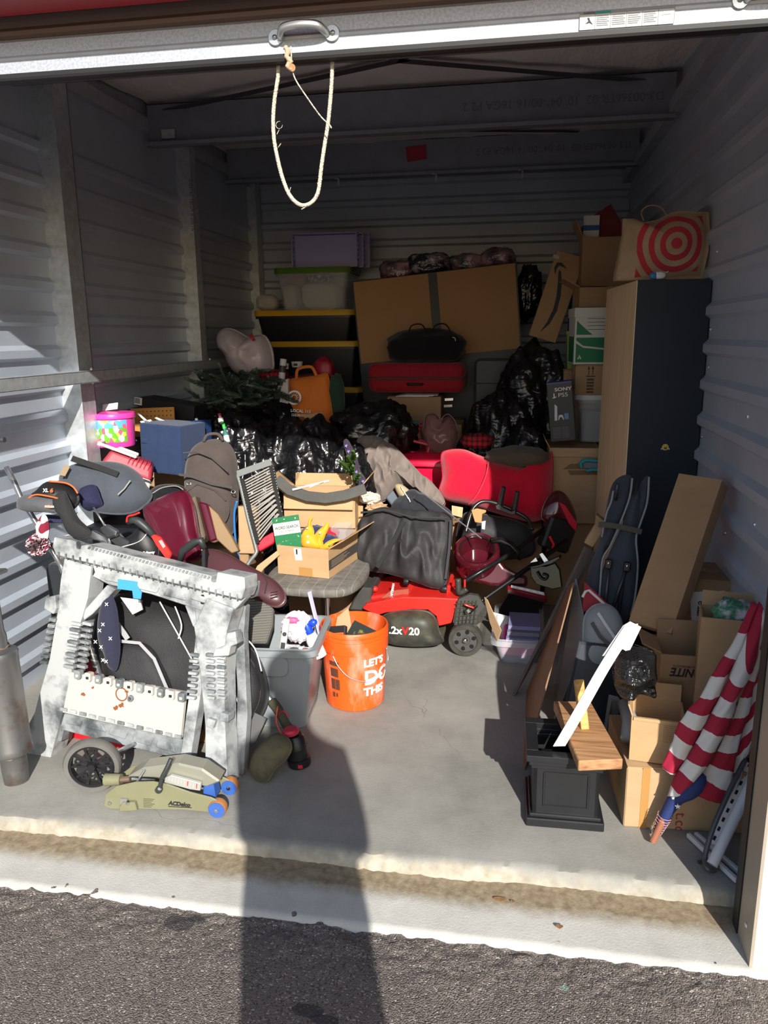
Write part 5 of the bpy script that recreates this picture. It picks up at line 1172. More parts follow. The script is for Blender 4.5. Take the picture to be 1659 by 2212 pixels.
# ------------------------------------------------------------------ lawn mower
red_m = mat('mower_red', (.68, .022, .016), .38, var=.08, scale=9, coat=.15)
dkp = mat('mower_black', (.028, .03, .027), .5, var=.4, scale=9, col2=(.10, .095, .05), thr=(.45, .8))
pm = Pl(G(1005, 1409), -1)
mw = thing('lawn_mower', 'red and black cordless lawn mower with large rear wheel behind the orange bucket', 'lawn mower', pm.m)
M().prism(pm.pts([(783, 1313), (792, 1303), (868, 1288), (935, 1289), (990, 1292), (984, 1320), (975, 1345), (948, 1351), (943, 1330), (925, 1316), (890, 1315), (835, 1322), (815, 1328)]), -.012, .44).build('deck', red_m, mw, bevel=.006, seg=2)
soft('side_skirt', dkp, mw, pm.pts([(818, 1345), (828, 1328), (860, 1318), (905, 1316), (930, 1322), (944, 1338), (950, 1362), (957, 1374), (957, 1388), (925, 1393), (880, 1393), (845, 1388), (822, 1375)]), .085, .0, .001, 4, R=12, e=4, m=T(0, .0, 0))
M().prism(pm.pts([(822, 1372), (957, 1372), (957, 1386), (900, 1394), (850, 1390), (824, 1382)]), -.02, .4).build('lower_skirt', mat('mower_mud', (.075, .07, .04), .85, var=.3, scale=16), mw, bevel=.004)
M().prism(pm.pts([(795, 1301), (796, 1283), (810, 1281), (880, 1270), (895, 1278), (925, 1290), (865, 1300)], .1), .05, .36).build('hood', red_m, mw, bevel=.012, seg=2)
M().prism(pm.pts([(755, 1316), (762, 1300), (778, 1267), (805, 1268), (800, 1318)], .05), .03, .4).build('front_cover', mat('mower_grey', (.05, .05, .047), .6, var=.2, scale=12), mw, bevel=.008)
tp_ = Pl(pm.m @ V((*pm.uv(812, 1300, .1)[0:1], .05, pm.uv(812, 1300, .1)[1])), 0, 62)
M().prism(pm.pts([(815, 1299), (843, 1275), (884, 1270), (883, 1290)], .05), .036, .048).build('grime_label', mat('label_grime', (.33, .06, .04), .6, col2=(.16, .13, .07), scale=14), mw)
x, z = pm.uv(846, 1297, .03); text('lettering', 'CRAFTSMAN', .017, fr((x, .033, z), 0, 0, -80), wht, mw, bold=.0006, sx=.95)
M().blob((*pm.uv(810, 1272, .1)[0:1], .1, pm.uv(810, 1272, .1)[1]), (.017, .017, .016), 2, .05, 3, 16).build('red_knob', red_m, mw, smooth=True)
M().prism(pm.pts([(962, 1292), (962, 1265), (974, 1262), (972, 1290)], .1), .08, .3).build('rear_tower', red_m, mw, bevel=.01)
x, z = pm.uv(840, 1368, -.09); text('lettering', '.2x', .055, T(x, -.091, z), wht, mw, bold=.0016)
text('lettering', 'V', .055, T(x+.068, -.091, z), mat('letter_red', (.6, .02, .02), .5), mw, bold=.0022); text('lettering', '20', .055, T(x+.103, -.091, z), wht, mw, bold=.0016)
# rear bracket with lattice
hp = pm.pts([(980, 1340), (985, 1310), (992, 1290), (1015, 1280), (1033, 1283), (1048, 1305), (1032, 1325), (1030, 1350), (990, 1350)])
M().prism(hp, -.03, .0).build('bracket', mat('mower_grey', (.05, .05, .047)), mw)
for i in range(6):
    a = pm.uv(984, 1300+9*i); c = pm.uv(1030, 1296+9*i); M().tube([(a[0], -.034, a[1]), (c[0], -.034, c[1])], .003, 4).build('bracket_rib', dkp, mw)
for i in range(6):
    a = pm.uv(990+8*i, 1293); c = pm.uv(983+8*i, 1345); M().tube([(a[0], -.034, a[1]), (c[0], -.034, c[1])], .003, 4).build('bracket_rib', dkp, mw)
cx, cz = pm.uv(1005, 1371, -.05); wr_ = .5*(pm.uv(968, 1371, -.05)[0]-pm.uv(1042, 1371, -.05)[0])*-1
mm = Matrix.Translation((cx, -.03, wr_)) @ Matrix.Rotation(math.pi/2, 4, 'X')
tyre = mat('mower_tyre', (.045, .043, .036), .9, var=.35, scale=20, bump=.6, bscale=60)
wh = M().lathe([(wr_*.72, .03), (wr_*.96, .03), (wr_, .018), (wr_, -.018), (wr_*.96, -.03), (wr_*.72, -.03), (wr_*.72, .03)], 36, m=mm).build('rear_wheel', tyre, mw, smooth=40)
M().lathe([(0, .012), (wr_*.28, .014), (wr_*.3, .02), (wr_*.74, .02), (wr_*.74, -.02), (0, -.02)], 36, m=mm).build('hub_plate', mat('wheel_grey', (.06, .06, .055), .6), wh, smooth=30)
for i in range(6):
    a = i*math.pi/3+.3; P6 = [(wr_*(.52+.14*math.cos(t))*math.cos(a+.24*math.sin(t)), wr_*(.52+.14*math.cos(t))*math.sin(a+.24*math.sin(t))) for t in [k*.785 for k in range(8)]]
    M().prism([(cx+p, wr_+q) for p, q in P6], -.0525, -.048).build('hub_opening', mat('opening_black', (.004, .004, .004), .9), wh)
M().lathe([(0, .032), (.012, .031), (.014, .02)], 16, m=mm).build('axle_cap', mat('chrome', (.75, .76, .77)), wh, smooth=True)
for yy in (.4,):
    M().lathe([(0, .02), (wr_*.96, .02), (wr_, 0), (wr_*.96, -.02), (0, -.02)], 24, m=Matrix.Translation((cx, yy, wr_)) @ Matrix.Rotation(math.pi/2, 4, 'X')).build('far_wheel', tyre, mw, smooth=40)
    M().lathe([(0, .02), (wr_*.76, .02), (wr_*.8, 0), (wr_*.76, -.02), (0, -.02)], 24, m=Matrix.Translation((pm.uv(800, 1371, .1)[0], yy, wr_*.8)) @ Matrix.Rotation(math.pi/2, 4, 'X')).build('front_wheel', tyre, mw, smooth=40)
M().lathe([(0, .02), (wr_*.76, .02), (wr_*.8, 0), (wr_*.76, -.02), (0, -.02)], 24, m=Matrix.Translation((pm.uv(800, 1371, .1)[0], .03, wr_*.8)) @ Matrix.Rotation(math.pi/2, 4, 'X')).build('front_wheel', tyre, mw, smooth=40)
bar_m = mat('black_tube', (.012, .012, .013), .3, .3)
I_ = pm.i
for L_ in ([((1012, 1322), 3.68), ((1040, 1298), 3.72), ((1130, 1235), 3.85), ((1225, 1168), 4.0)], [((1000, 1258), 3.74), ((1060, 1222), 3.85), ((1120, 1185), 3.98), ((1205, 1118), 4.16)]):
    M().tube([I_ @ W(*q, y) for q, y in L_], .0125, 10).build('handle_bar', bar_m, mw, smooth=True)
M().tube([I_ @ W(1012, 1322, 3.675), I_ @ W(1008, 1316, 3.675)], [.02, .016], 8).build('clamp_base', dkp, mw)
M().tube(smoothpath([I_ @ W(*q, 3.66) for q in ((1003, 1305), (1012, 1309), (1024, 1313))], 3), .008, 8, flat=.6).build('clamp_lever', red_m, mw, smooth=True)
M().tube(smoothpath([I_ @ W(*q, 3.74) for q in ((989, 1250), (990, 1270), (992, 1280), (1000, 1278), (1008, 1272))], 3), .016, 8).build('handle_socket', dkp, mw, smooth=True)
M().tube([I_ @ W(1004, 1252, 3.73), I_ @ W(1004, 1268, 3.73)], .005, 6).build('clamp_lever', red_m, mw)
M().box(-.07, .09, -.04, .05, -.12, .06, m=I_ @ fr(W(1205, 1140, 4.1), 20, 0, 18)).build('switch_box', blackp, mw, bevel=.012)
M().tube([I_ @ W(1187, 1158, 4.04), I_ @ W(1196, 1176, 4.04), I_ @ W(1190, 1196, 4.04)], .007, 6).build('red_safety_key', red_m, mw)
# ------------------------------------------------------------------ motorcycle spares
mar = mat('maroon_gloss', (.07, .006, .012), .16, coat=.6, var=.25, scale=5)
hbk = thing('handlebar', 'bent black motorcycle handlebar with clamp and two risers before the red cushion', 'handlebar', W(1080, 1120, 4.12)); o = hbk.matrix_world.translation
M().tube([p-o for p in smoothpath([W(*q, y) for q, y in (((1006, 1150), 4.02), ((1014, 1120), 4.05), ((1024, 1096), 4.08), ((1045, 1083), 4.1), ((1080, 1090), 4.1), ((1115, 1106), 4.1), ((1140, 1122), 4.08), ((1150, 1145), 4.04))], 6)], .011, 10).build('bar', mat('bar_satin', (.05, .05, .05), .25, .7), hbk, smooth=True)
for a, c in (((1080, 1092), (1088, 1052)), ((1110, 1104), (1118, 1062))): M().tube([W(*a, 4.09)-o, W(*c, 4.06)-o], [.017, .0125], 12).build('riser', mat('riser_steel', (.1, .1, .1), .35, .7), hbk, smooth=40)
b = M(); q = Pl(W(1092, 1102, 4.075), 0, 10); b.prism(q.pts([(1070, 1092), (1078, 1087), (1088, 1096), (1105, 1104), (1114, 1100), (1114, 1110), (1106, 1113), (1085, 1105), (1072, 1100)]), -.012, .02, m=I_ and Matrix.Translation(-o) @ q.m); b.build('clamp', blackp, hbk, bevel=.003)
pod = thing('fairing_pod', 'glossy maroon motorcycle fairing pod with an empty round speaker opening', 'fairing', fr(W(1030, 1250, 3.92), 0))
po3 = pod.matrix_world.inverted()
axm = po3 @ (Matrix.Translation(W(1030, 1187, 3.93)) @ Matrix.Rotation(math.radians(34), 4, 'X'))
M().lathe([(.112, -.12), (.122, -.03), (.118, .0), (.108, .012), (.094, .004), (.09, -.02), (.086, -.1), (0, -.1)], 36, m=axm).build('speaker_ring', mar, pod, smooth=40)
M().lathe([(.088, -.002), (.094, .006), (.099, .003)], 36, m=axm).build('inner_lip', mat('gloss_black', (.01, .01, .01), .12), pod, smooth=True)
q = Pl(W(1010, 1250, 3.9), 0, 14)
M().prism(q.pts([(982, 1200), (1000, 1225), (1040, 1218), (1075, 1205), (1090, 1225), (1120, 1240), (1140, 1245), (1140, 1268), (1060, 1266), (1030, 1258), (1000, 1250), (985, 1230)]), 0, .16, m=po3 @ q.m).build('lower_body', mar, pod, bevel=.02, seg=3)
fnd = thing('fender_arc', 'arched black fender piece right of the maroon fairing pod', 'fender', W(1100, 1210, 3.98)); o = fnd.matrix_world.translation
M().tube([W(*p_, 3.97)-o for p_ in ((1062, 1168), (1082, 1166), (1102, 1175), (1118, 1190), (1124, 1206))], .03, 12, flat=.55, up=(0, 0, 1)).build('arc', mat('gloss_black', (.01, .01, .01)), fnd, smooth=True)
pbr = Pl(W(1180, 1272, 3.8), -10, 10, 6)
brk = thing('mounting_bracket', 'shiny black stamped steel bracket beside the dark plank', 'bracket', pbr.m)
shb = mat('shiny_black_steel', (.03, .032, .036), .1, .6)
M().prism(pbr.pts([(1146, 1220), (1148, 1245), (1160, 1262), (1195, 1272), (1215, 1268), (1210, 1230), (1200, 1215), (1180, 1222)]), -.02, .02).build('plate', shb, brk, bevel=.004)
M().prism(pbr.pts([(1142, 1222), (1170, 1216), (1195, 1205), (1212, 1198), (1214, 1203), (1195, 1215), (1160, 1224)]), -.08, .0).build('arm', shb, brk, bevel=.003)
M().prism(pbr.pts([(1146, 1215), (1158, 1204), (1162, 1212)]), -.01, .01).build('tab', mat('bright_steel', (.6, .62, .68), .2, .8), brk); M().prism(pbr.pts([(1166, 1197), (1172, 1194), (1186, 1212), (1176, 1214)]), -.01, .01).build('tab', mat('bright_steel', (.6, .62, .68)), brk)
M().tube(smoothpath([pbr.pt(*q, -.035) for q in ((1160, 1235), (1168, 1248), (1178, 1252), (1182, 1244), (1172, 1240))], 3), .006, 6).build('latch_hook', blackp, brk, smooth=True)
plb = Pl(W(1100, 1270, 3.85), 0, 40, 8)
lb_ = thing('light_bar', 'red and white rear light bar lying beneath the maroon fairing', 'light', plb.m)
M().prism(plb.pts([(1096, 1265), (1180, 1283), (1182, 1295), (1096, 1274)]), -.01, .05).build('housing', mat('dark_red_lens', (.16, .005, .01), .2), lb_, bevel=.004)
M().prism(plb.pts([(1104, 1266), (1175, 1282), (1176, 1288), (1104, 1271)]), -.016, -.01).build('clear_lens', mat('clear_lens', (.65, .66, .72), .12), lb_)
for i in range(5): x, z = plb.uv(1112+14*i, 1271+3.2*i); M().prism(rrect(x-.01, x+.01, z-.004, z+.004, .003, 2), -.019, -.016).build('lamp_cell', mat('lamp_cell', (.85, .85, .9), .1), lb_)
plid = Pl(W(1180, 1120, 4.1), 14, 10, 24)
tl_ = thing('trunk_lid', 'maroon motorcycle trunk lid with bright red lining by the taped carton', 'lid', plid.m)
soft('shell', mar, tl_, plid.pts([(1168, 1118), (1178, 1080), (1200, 1060), (1222, 1068), (1240, 1100), (1245, 1130), (1225, 1140), (1195, 1135)]), .05, .04, .002, 3, R=10)
M().prism(plid.pts([(1200, 1084), (1212, 1090), (1238, 1128), (1236, 1146), (1222, 1130)]), -.066, -.05).build('lining', mat('red_lining', (.55, .01, .03), .8), tl_)
bbg = thing('tool_bag', 'black tool bag with wooden handles behind the handlebar', 'bag', W(1060, 1180, 4.22)); o = bbg.matrix_world.translation
soft('bag', bdf, bbg, [((W(px, py, 4.22)-o).x, (W(px, py, 4.22)-o).z) for px, py in ((985, 1180), (990, 1130), (1010, 1105), (1060, 1112), (1120, 1125), (1150, 1150), (1150, 1200), (1060, 1210), (1000, 1205))], .1, .08, .012, 7, seed=41)
for nm, pts_, mt_ in (('wooden_handle', [(1018, 1102), (1030, 1098), (1050, 1102), (1050, 1107), (1042, 1110), (1040, 1130), (1026, 1128)], mat('orange_wood', (.5, .22, .07), .5)), ('steel_blade', [(1040, 1126), (1050, 1124), (1048, 1145), (1040, 1143)], mat('bright_steel', (.6, .62, .68)))): q = Pl(W(1034, 1120, 4.04), 0, 12); M().prism(q.pts(pts_), -.006, .006, m=Matrix.Translation(-o) @ q.m).build(nm, mt_, bbg, bevel=.002)
pwd = Pl(W(985, 1112, 4.14), 0, 20); tag(M().prism(pwd.pts([(976, 1092), (1000, 1096), (998, 1118), (976, 1112)]), 0, .02).build('wood_block', mat('pale_wood', (.5, .33, .16), .6, var=.2, scale=12, stretch=(8, 1, 1)), loc=pwd.m), 'pale wooden block between the duffel and the handlebar', 'block')
tag(M().tube([W(905, 1058, 3.98), W(1040, 1163, 3.86)], .0032, 6).build('metal_rod', mat('bright_steel', (.6, .62, .68))), 'thin straight metal rod crossing above the duffel to the fairing', 'rod')
# ------------------------------------------------------------------ clear tote with pink contents
mt_, w_, d_ = gbox((1078, 1434), (1168, 1440), (1150, 1330), 0)
ht = W(1060, 1384, mt_.translation.y).z
ptote = tote('open_clear_tote', 'open clear tote with pink contents and papers beside the mower wheel', mt_ @ T(-.045, -.03, .001), w_+.06, max(.5, d_*.8), ht+.012, clear, None, taper=.03)
pkc = mat('pink_fabric', (.6, .05, .28), .8, var=.1, scale=9)
def inm(x, y, z): return mt_ @ T(x, y, z)
tag(M().box(.01, w_-.02, .03, .4, .03, ht*.75).build('pink_cloth_stack', pkc, loc=inm(0, 0, 0), bevel=.01), 'folded pink cloth filling the clear tote', 'cloth')
tag(M().box(.01, w_-.02, .03, .38, .008, .028).build('navy_folder', mat('navy_card', (.03, .04, .14), .7), loc=inm(0, 0, 0)), 'navy folder at the bottom of the clear tote', 'folder')
lvf = mat('lavender_card', (.24, .23, .4), .7)
for i in range(3): tag(M().box(0, w_*.78, 0, .2, 0, .02).build('lavender_folder', lvf if i != 1 else mat('grey_card', (.2, .2, .26), .7), loc=inm(.03+.004*i, .06+.03*i, ht*.75+.004+.022*i)), ('lowest lavender folder in the clear tote', 'grey folder between the lavender ones in the clear tote', 'topmost lavender folder in the clear tote')[i], 'folder', 'folders in the clear tote')
pwp = Pl(mt_ @ V((.0, .32, ht*.8)), 2, 42)
tag(M().prism(pwp.pts([(1064, 1322), (1150, 1345), (1150, 1372), (1080, 1380)]), 0, .008).build('white_binder', mat('binder_white', (.6, .6, .6), .5), loc=pwp.m), 'white binder leaning in the back of the clear tote', 'binder')
plp = Pl(mt_ @ V((.02, .55, ht+.08)), 4, 55)
lp = thing('laptop', 'closed black laptop propped above the clear tote', 'laptop', plp.m); M().prism(plp.pts([(1072, 1325), (1100, 1280), (1175, 1300), (1162, 1350)]), 0, .02).build('case', mat('laptop_black', (.014, .014, .016), .3), lp, bevel=.003)
pct = Pl(W(1045, 1290, 3.7), -50, 6); tag(M().prism(pct.pts([(1046, 1290), (1052, 1296), (1082, 1362), (1074, 1385), (1058, 1345)]), 0, .005).build('torn_card', card(2), loc=pct.m), 'torn strip of card standing along the left side of the clear tote', 'cardboard')
# ------------------------------------------------------------------ boards leaning at the right
def slab(name, pts, n_thick, mt, label, cat, bevel=0):
    "a flat board through 4 world corners, with thickness"
    A, B, C, D = [V(p) for p in pts]; nrm = (B-A).cross(D-A).normalized()*n_thick
    b = M(); b.add([A, B, C, D, A+nrm, B+nrm, C+nrm, D+nrm], [(0, 1, 2, 3), (7, 6, 5, 4), (0, 4, 5, 1), (1, 5, 6, 2), (2, 6, 7, 3), (3, 7, 4, 0)])
    o = A.copy(); b.v = [tuple(V(v)-o) for v in b.v]
    ob = b.build(name, mt, loc=o, bevel=bevel)
    bm = bmesh.new(); bm.from_mesh(ob.data); bmesh.ops.recalc_face_normals(bm, faces=bm.faces); bm.to_mesh(ob.data); bm.free()
    return tag(ob, label, cat)
wdk = mat('dark_plank', (.1, .075, .065), .7, var=.25, scale=8, stretch=(6, 6, .6))
b0, b1 = G(1106, 1503), G(1114, 1492); t0, t1 = W(1262, 1180, 3.42), W(1283, 1192, 3.42)
slab('plank', (b0, b0+V((.012, .05, 0)), t1, t0), .012, wdk, 'long dark plank leaning up to the right beside the clear tote', 'plank')
pe = Pl(W(1265, 1180, 3.40), -8, 0, 24); eb = thing('plank_box', 'short open cardboard sleeve on the top end of the dark plank', 'box', pe.m)
e0, e1, e2, e3 = pe.uv(1262, 1172), pe.uv(1280, 1182), pe.uv(1302, 1145), pe.uv(1285, 1134)
M().prism([e0, e1, e2, e3], 0, .05).build('sleeve', card(2), eb)
M().prism([e3, e2, pe.uv(1308, 1128), pe.uv(1288, 1112)], 0, .045).build('flap', card(1), eb)
hbm = mat('brown_hardboard', (.2, .1, .045), .55, var=.1, scale=3)
B0, B1 = G(1128, 1662), G(1150, 1545)
slab('hardboard_sheet', (G(1130, 1664), G(1108, 1512)+V((.06, .1, 0)), W(1226, 1268, 3.36), W(1238, 1258, 3.12)), .006, hbm, 'large brown hardboard sheet leaning to the right behind the planter', 'board')
glz = mat('acrylic_grey', (.42, .46, .5), .12, alpha=.45, spec=.8)
slab('acrylic_sheet', (G(1195, 1560), G(1160, 1490)+V((.08, .08, 0)), W(1243, 1250, 3.22), W(1268, 1372, 2.98)), .004, glz, 'clear acrylic sheet leaning between the hardboard and the grey plastic panel', 'sheet')
gpp = mat('grey_panel', (.065, .07, .082), .35)
slab('grey_plastic_panel', (G(1205, 1590), G(1345, 1560), W(1350, 1395, 2.95), W(1250, 1385, 2.95)), .006, gpp, 'dark grey plastic panel with pen marks behind the white trim', 'panel')
pcl = Pl(W(1300, 1420, 2.98), 6, 22, 14)
cl_ = thing('frosted_lid', 'frosted plastic bin lid leaning behind the white trim, domed edge up', 'tub', pcl.m)  # a clear bin lid, built as a shallow bulged shell
frost = mat('frosted_plastic', (.4, .45, .48), .25, alpha=.62, spec=.6)
soft('shell', frost, cl_, pcl.pts([(1262, 1330), (1280, 1308), (1305, 1303), (1330, 1315), (1345, 1345), (1342, 1385), (1330, 1430), (1290, 1440), (1262, 1420), (1258, 1370)]), .05, .03, .001, 3, R=10, e=5)
strip(pcl, [(1285, 1325), (1300, 1348), (1322, 1380)], .012, -.056, .004).build('handle_slot', mat('slot_pale', (.6, .64, .66), .3), cl_)
strip(pcl, [(1272, 1345), (1290, 1375), (1318, 1400)], .014, -.058, .004).build('rib', mat('slot_dark', (.06, .065, .075), .4), cl_)
psg = Pl(W(1270, 1320, 3.1), 10, 25, 30)
rsg = thing('red_sign', 'red sign with a white border line behind the frosted lid', 'sign', psg.m); sgm = mat('sign_red', (.33, .012, .03), .5)
M().prism(psg.pts([(1263, 1257), (1328, 1318), (1322, 1332), (1258, 1320)]), 0, .004).build('board', sgm, rsg)
strip(psg, [(1258, 1290), (1264, 1278), (1272, 1275), (1320, 1318)], .01, -.0005, .001).build('border_line', wht, rsg)
# ------------------------------------------------------------------ folded camp chair
pcc = Pl(W(1320, 1335, 3.18), -4, 8, 6)
cc = thing('camp_chair', 'folded grey camp chair with pale piping, strapped shut against the bookcase', 'chair', pcc.m)
cgm = fab('slate_canvas', (.045, .055, .075), .85, .1, 12); pipm = mat('pale_piping', (.25, .27, .3), .7)
pan = [[(1262, 1330), (1270, 1240), (1292, 1180), (1308, 1110), (1322, 1050), (1345, 1028), (1366, 1032), (1362, 1070), (1345, 1120), (1325, 1170), (1302, 1205), (1296, 1260), (1292, 1330)],
       [(1292, 1335), (1300, 1240), (1318, 1190), (1345, 1130), (1365, 1070), (1380, 1060), (1378, 1150), (1376, 1230), (1368, 1300), (1352, 1340), (1320, 1342)],
       [(1370, 1170), (1372, 1090), (1385, 1045), (1400, 1028), (1405, 1045), (1396, 1090), (1380, 1140), (1376, 1180)]]
for i, P in enumerate(pan): soft('fabric_panel', cgm, cc, pcc.pts(P), .035, .03, .012, 8, stretch=(1.5, .5), seed=50+i, m=T(0, .03*(1-i) if i < 2 else .03, 0), ctr=None if i else pcc.uv(1305, 1170), per=5)
for L_ in ([(1366, 1033), (1360, 1075), (1340, 1130), (1318, 1180), (1302, 1207), (1297, 1260), (1292, 1320)], [(1402, 1030), (1398, 1085), (1382, 1135), (1374, 1165), (1378, 1220), (1372, 1290), (1362, 1330)], [(1325, 1060), (1320, 1085), (1310, 1110), (1300, 1160)]): M().tube(smoothpath([pcc.pt(*q, -.03) for q in L_], 4), .0045, 6).build('piping', pipm, cc, smooth=True)
for a, c in (((1334, 1340), (1376, 1042)), ((1305, 1330), (1316, 1222)), ((1322, 1320), (1352, 1230)), ((1334, 1045), (1330, 1080))): M().tube([pcc.pt(*a, -.045), pcc.pt(*c, -.01 if a[0] != 1305 and a[0] != 1322 else -.045)], .007, 8).build('leg_pole', mat('dark_pole', (.06, .065, .075), .35, .5), cc, smooth=True)
for px, py in ((1314, 1218), (1354, 1224)):
    q = pcc.pt(px, py, -.05); M().box(-.014, .014, -.012, .012, -.02, .02, m=Matrix.Translation(q)).build('pivot', blackp, cc, bevel=.004); M().lathe([(0, .004), (.004, .003), (.005, 0)], 8, m=Matrix.Translation(q+V((0, -.012, .004))) @ Matrix.Rotation(math.pi/2, 4, 'X')).build('rivet', mat('chrome', (.75, .76, .77)), cc)
strip(pcc, [(1292, 1130), (1320, 1132), (1352, 1138), (1384, 1146)], .022, -.05, .006).build('strap', blackp, cc)
# ------------------------------------------------------------------ cartons at the right front
plc = Pl(W(1358, 1342, 2.83), -35, 29, 2)
lcx = thing('long_carton', 'long open-topped carton leaning diagonally against the right wall', 'box', plc.m)
hL = .6; wL = .165; dL = .075; q_ = .004
b = M(); b.box(0, wL, 0, q_, 0, hL); b.box(0, wL, dL-q_, dL, 0, hL); b.box(0, q_, q_, dL-q_, 0, hL); b.box(wL-q_, wL, q_, dL-q_, 0, hL); b.box(0, wL, 0, dL, 0, q_)
b.build('body', card(1), lcx); M().box(-.0012, .001, dL*.3, dL*.7, hL*.5, hL*.62).build('tape_scar', mat('old_brown_tape', (.2, .11, .05)), lcx)
zb0 = .34
carton('carton', 'carton at the right wall that carries the labelled carton', fr((.545, 2.98, 0), -4), .24, .28, zb0-.003, 1)
lbx = carton('labelled_carton', 'carton with a white shipping label and barcode by the right wall', fr(W(1460, 1395, 2.98), -5), .235, .25, W(1452, 1248, 2.98).z-W(1460, 1395, 2.98).z, 1)
pz = Pl(W(1460, 1395, 2.98), -5)
lab = M().prism(pz.pts([(1490, 1279), (1566, 1276), (1568, 1345), (1494, 1345)]), -.0014, 0).build('shipping_label', white, lbx)
b = M(); x0_, z0_ = pz.uv(1506, 1320); [b.box(x0_+.003*i*1.3, x0_+.003*i*1.3+.0022, -.0022, -.0014, z0_-.02, z0_+.016) for i in range(6)]; o_ = b.build('barcode', txtm, lab); o_['kind'] = 'stuff'
text('lettering', '759', .035, fr((*pz.uv(1520, 1326)[:1], -.002, pz.uv(1520, 1326)[1]), 0, 0, -90), txtm, lab)
M().prism(pz.pts([(1554, 1300), (1567, 1300), (1568, 1330), (1554, 1330)]), -.0022, -.0014).build('blue_block', mat('label_blue', (.02, .05, .25), .5), lab); M().prism(disc(*pz.uv(1556, 1287), .011, 12), -.0022, -.0014).build('round_mark', mat('label_red', (.5, .04, .08), .5), lab)
# big carton on the floor, front
A_ = G(1346, 1786); hB = W(1332, 1648, A_.y+.02).z
bgc = carton('big_carton', 'big creased carton on the floor behind the flag pole', fr(A_, 3), XR-A_.x-.03, .36, hB, 2, tape=False)
M().box(.05, .075, -.001, 0, 0, hB).build('tape', mat('amber_tape', (.42, .22, .07)), bgc)
text('lettering', 't.com', .05, fr((.165, -.0012, .066), 0, 0, 90), mat('red_ink', (.35, .04, .04), .6), bgc)
text('lettering', 'Tol', .05, fr((.155, -.0012, hB-.01), 0, 0, 82), ink2, bgc)
zz = hB+.004
A2 = V((W(1357, 1628, 2.42).x, 2.40, zz))
h2 = W(1372, 1545, 2.41).z-zz
smc = carton('small_carton', 'small sunlit carton lying on the big carton with one flap up', fr(A2, -7), .165, .15, h2, 4, flaps={'l': (20, .04), 'b': (5, .06), 'f': (172, .01)})
b = M()
for i in range(9): b.box(.1, .15, -.001, 0, h2-.02-.007*i, h2-.017-.007*i)
b.build('torn_ridges', card(1), smc)['kind'] = 'stuff'
A3 = V((W(1420, 1500, 2.60).x, 2.59, zz)); h3 = W(1420, 1410, 2.60).z-zz
tnc = carton('tonite_carton', 'brown carton with bold upside-down print beside the black bubble wrap', fr(A3, -2), .17, .16, h3, 3, flaps={'b': (2, .07), 'l': (65, .07)})
text('lettering', 'MONTONITE'[3:], .042, fr((.165, -.0012, h3*.8+.012), 0, 0, 180), txtm, tnc, bold=.0012, shear=.25, sx=.85)
text('lettering', 'SUSPENSION PRODUCTS', .011, fr((.165, -.0012, h3*.8+.024), 0, 0, 180), txtm, tnc)
A4 = V((W(1497, 1500, 2.52).x, 2.50, zz)); h4 = W(1497, 1332, 2.5).z-zz
rsc = carton('tall_carton', 'tall open carton of bright packets behind the flag', fr(A4, -10), .2, .13, h4, 0, flaps={'b': (14, .05)})
text('lettering', 'rosset', .036, T(.055, -.0012, h4*.38), mat('print_brown', (.1, .06, .03)), rsc, bold=.001, sx=1.15)
b = M()
for i in range(4): b.box(.055, .14-.02*(i % 2), -.001, 0, h4*.3-.018*i, h4*.3+.004-.018*i)
b.build('small_print', mat('print_brown', (.1, .06, .03)), rsc)
M().prism([(.17, h4*.5), (.178, h4*.535), (.186, h4*.5), (.178, h4*.465)], -.001, 0).build('star_mark', mat('print_brown', (.1, .06, .03)), rsc)
tag(M().blob((0, 0, 0), (.06, .035, .05), 7, .35, 4, 24, .9, ridge=.12).build('snack_packet', mat('snack_foil', (.05, .2, .1), .3, col2=(.6, .55, .6), scale=22, thr=(.45, .6)), smooth=True, loc=(rsc.matrix_world @ V((.1, .06, h4-.005)))), 'crumpled green and blue foil packet in the tall carton', 'packet')
pbw = Pl(W(1370, 1508, 2.46), 4, 6)
bwz = thing('bubble_wrap', 'shiny black bubble wrap bundle in front of the brown cartons', 'bubble wrap', pbw.m)
bwm = mat('black_bubble_wrap', (.01, .01, .011), .16, spec=.9)
nt, N, L, B = nodes(bwm); P_ = objco(nt); vo = nt.nodes.new('ShaderNodeTexVoronoi'); vo.inputs['Scale'].default_value = 95; vo.inputs['Randomness'].default_value = .35; nt.links.new(P_, vo.inputs[0])
bp = nt.nodes.new('ShaderNodeBump'); bp.inputs['Strength'].default_value = .8; bp.inputs['Distance'].default_value = .004; bp.invert = True; nt.links.new(vo.outputs['Distance'], bp.inputs['Height']); nt.links.new(bp.outputs[0], B.inputs['Normal'])
soft('wrap', bwm, bwz, pbw.pts([(1326, 1470), (1325, 1430), (1340, 1402), (1362, 1393), (1395, 1400), (1416, 1415), (1416, 1475), (1414, 1505), (1385, 1500), (1360, 1508), (1335, 1498)]), .05, .05, .06, 13, R=20, per=7, seed=61)
tag(M().tube([W(1352, 1520, 2.60), W(1362, 1560, 2.52), W(1358, 1600, 2.46)], .028, 12).build('clear_tube', frost, smooth=True), 'frosted round plastic tube standing behind the small carton', 'tube')
slab('angle_trim', (G(1300, 1600), G(1318, 1596), W(1335, 1505, 2.72), W(1315, 1500, 2.72)), .02, mat('silver_trim', (.4, .42, .44), .3, .6), 'short silver trim piece leaning behind the lumber', 'trim')
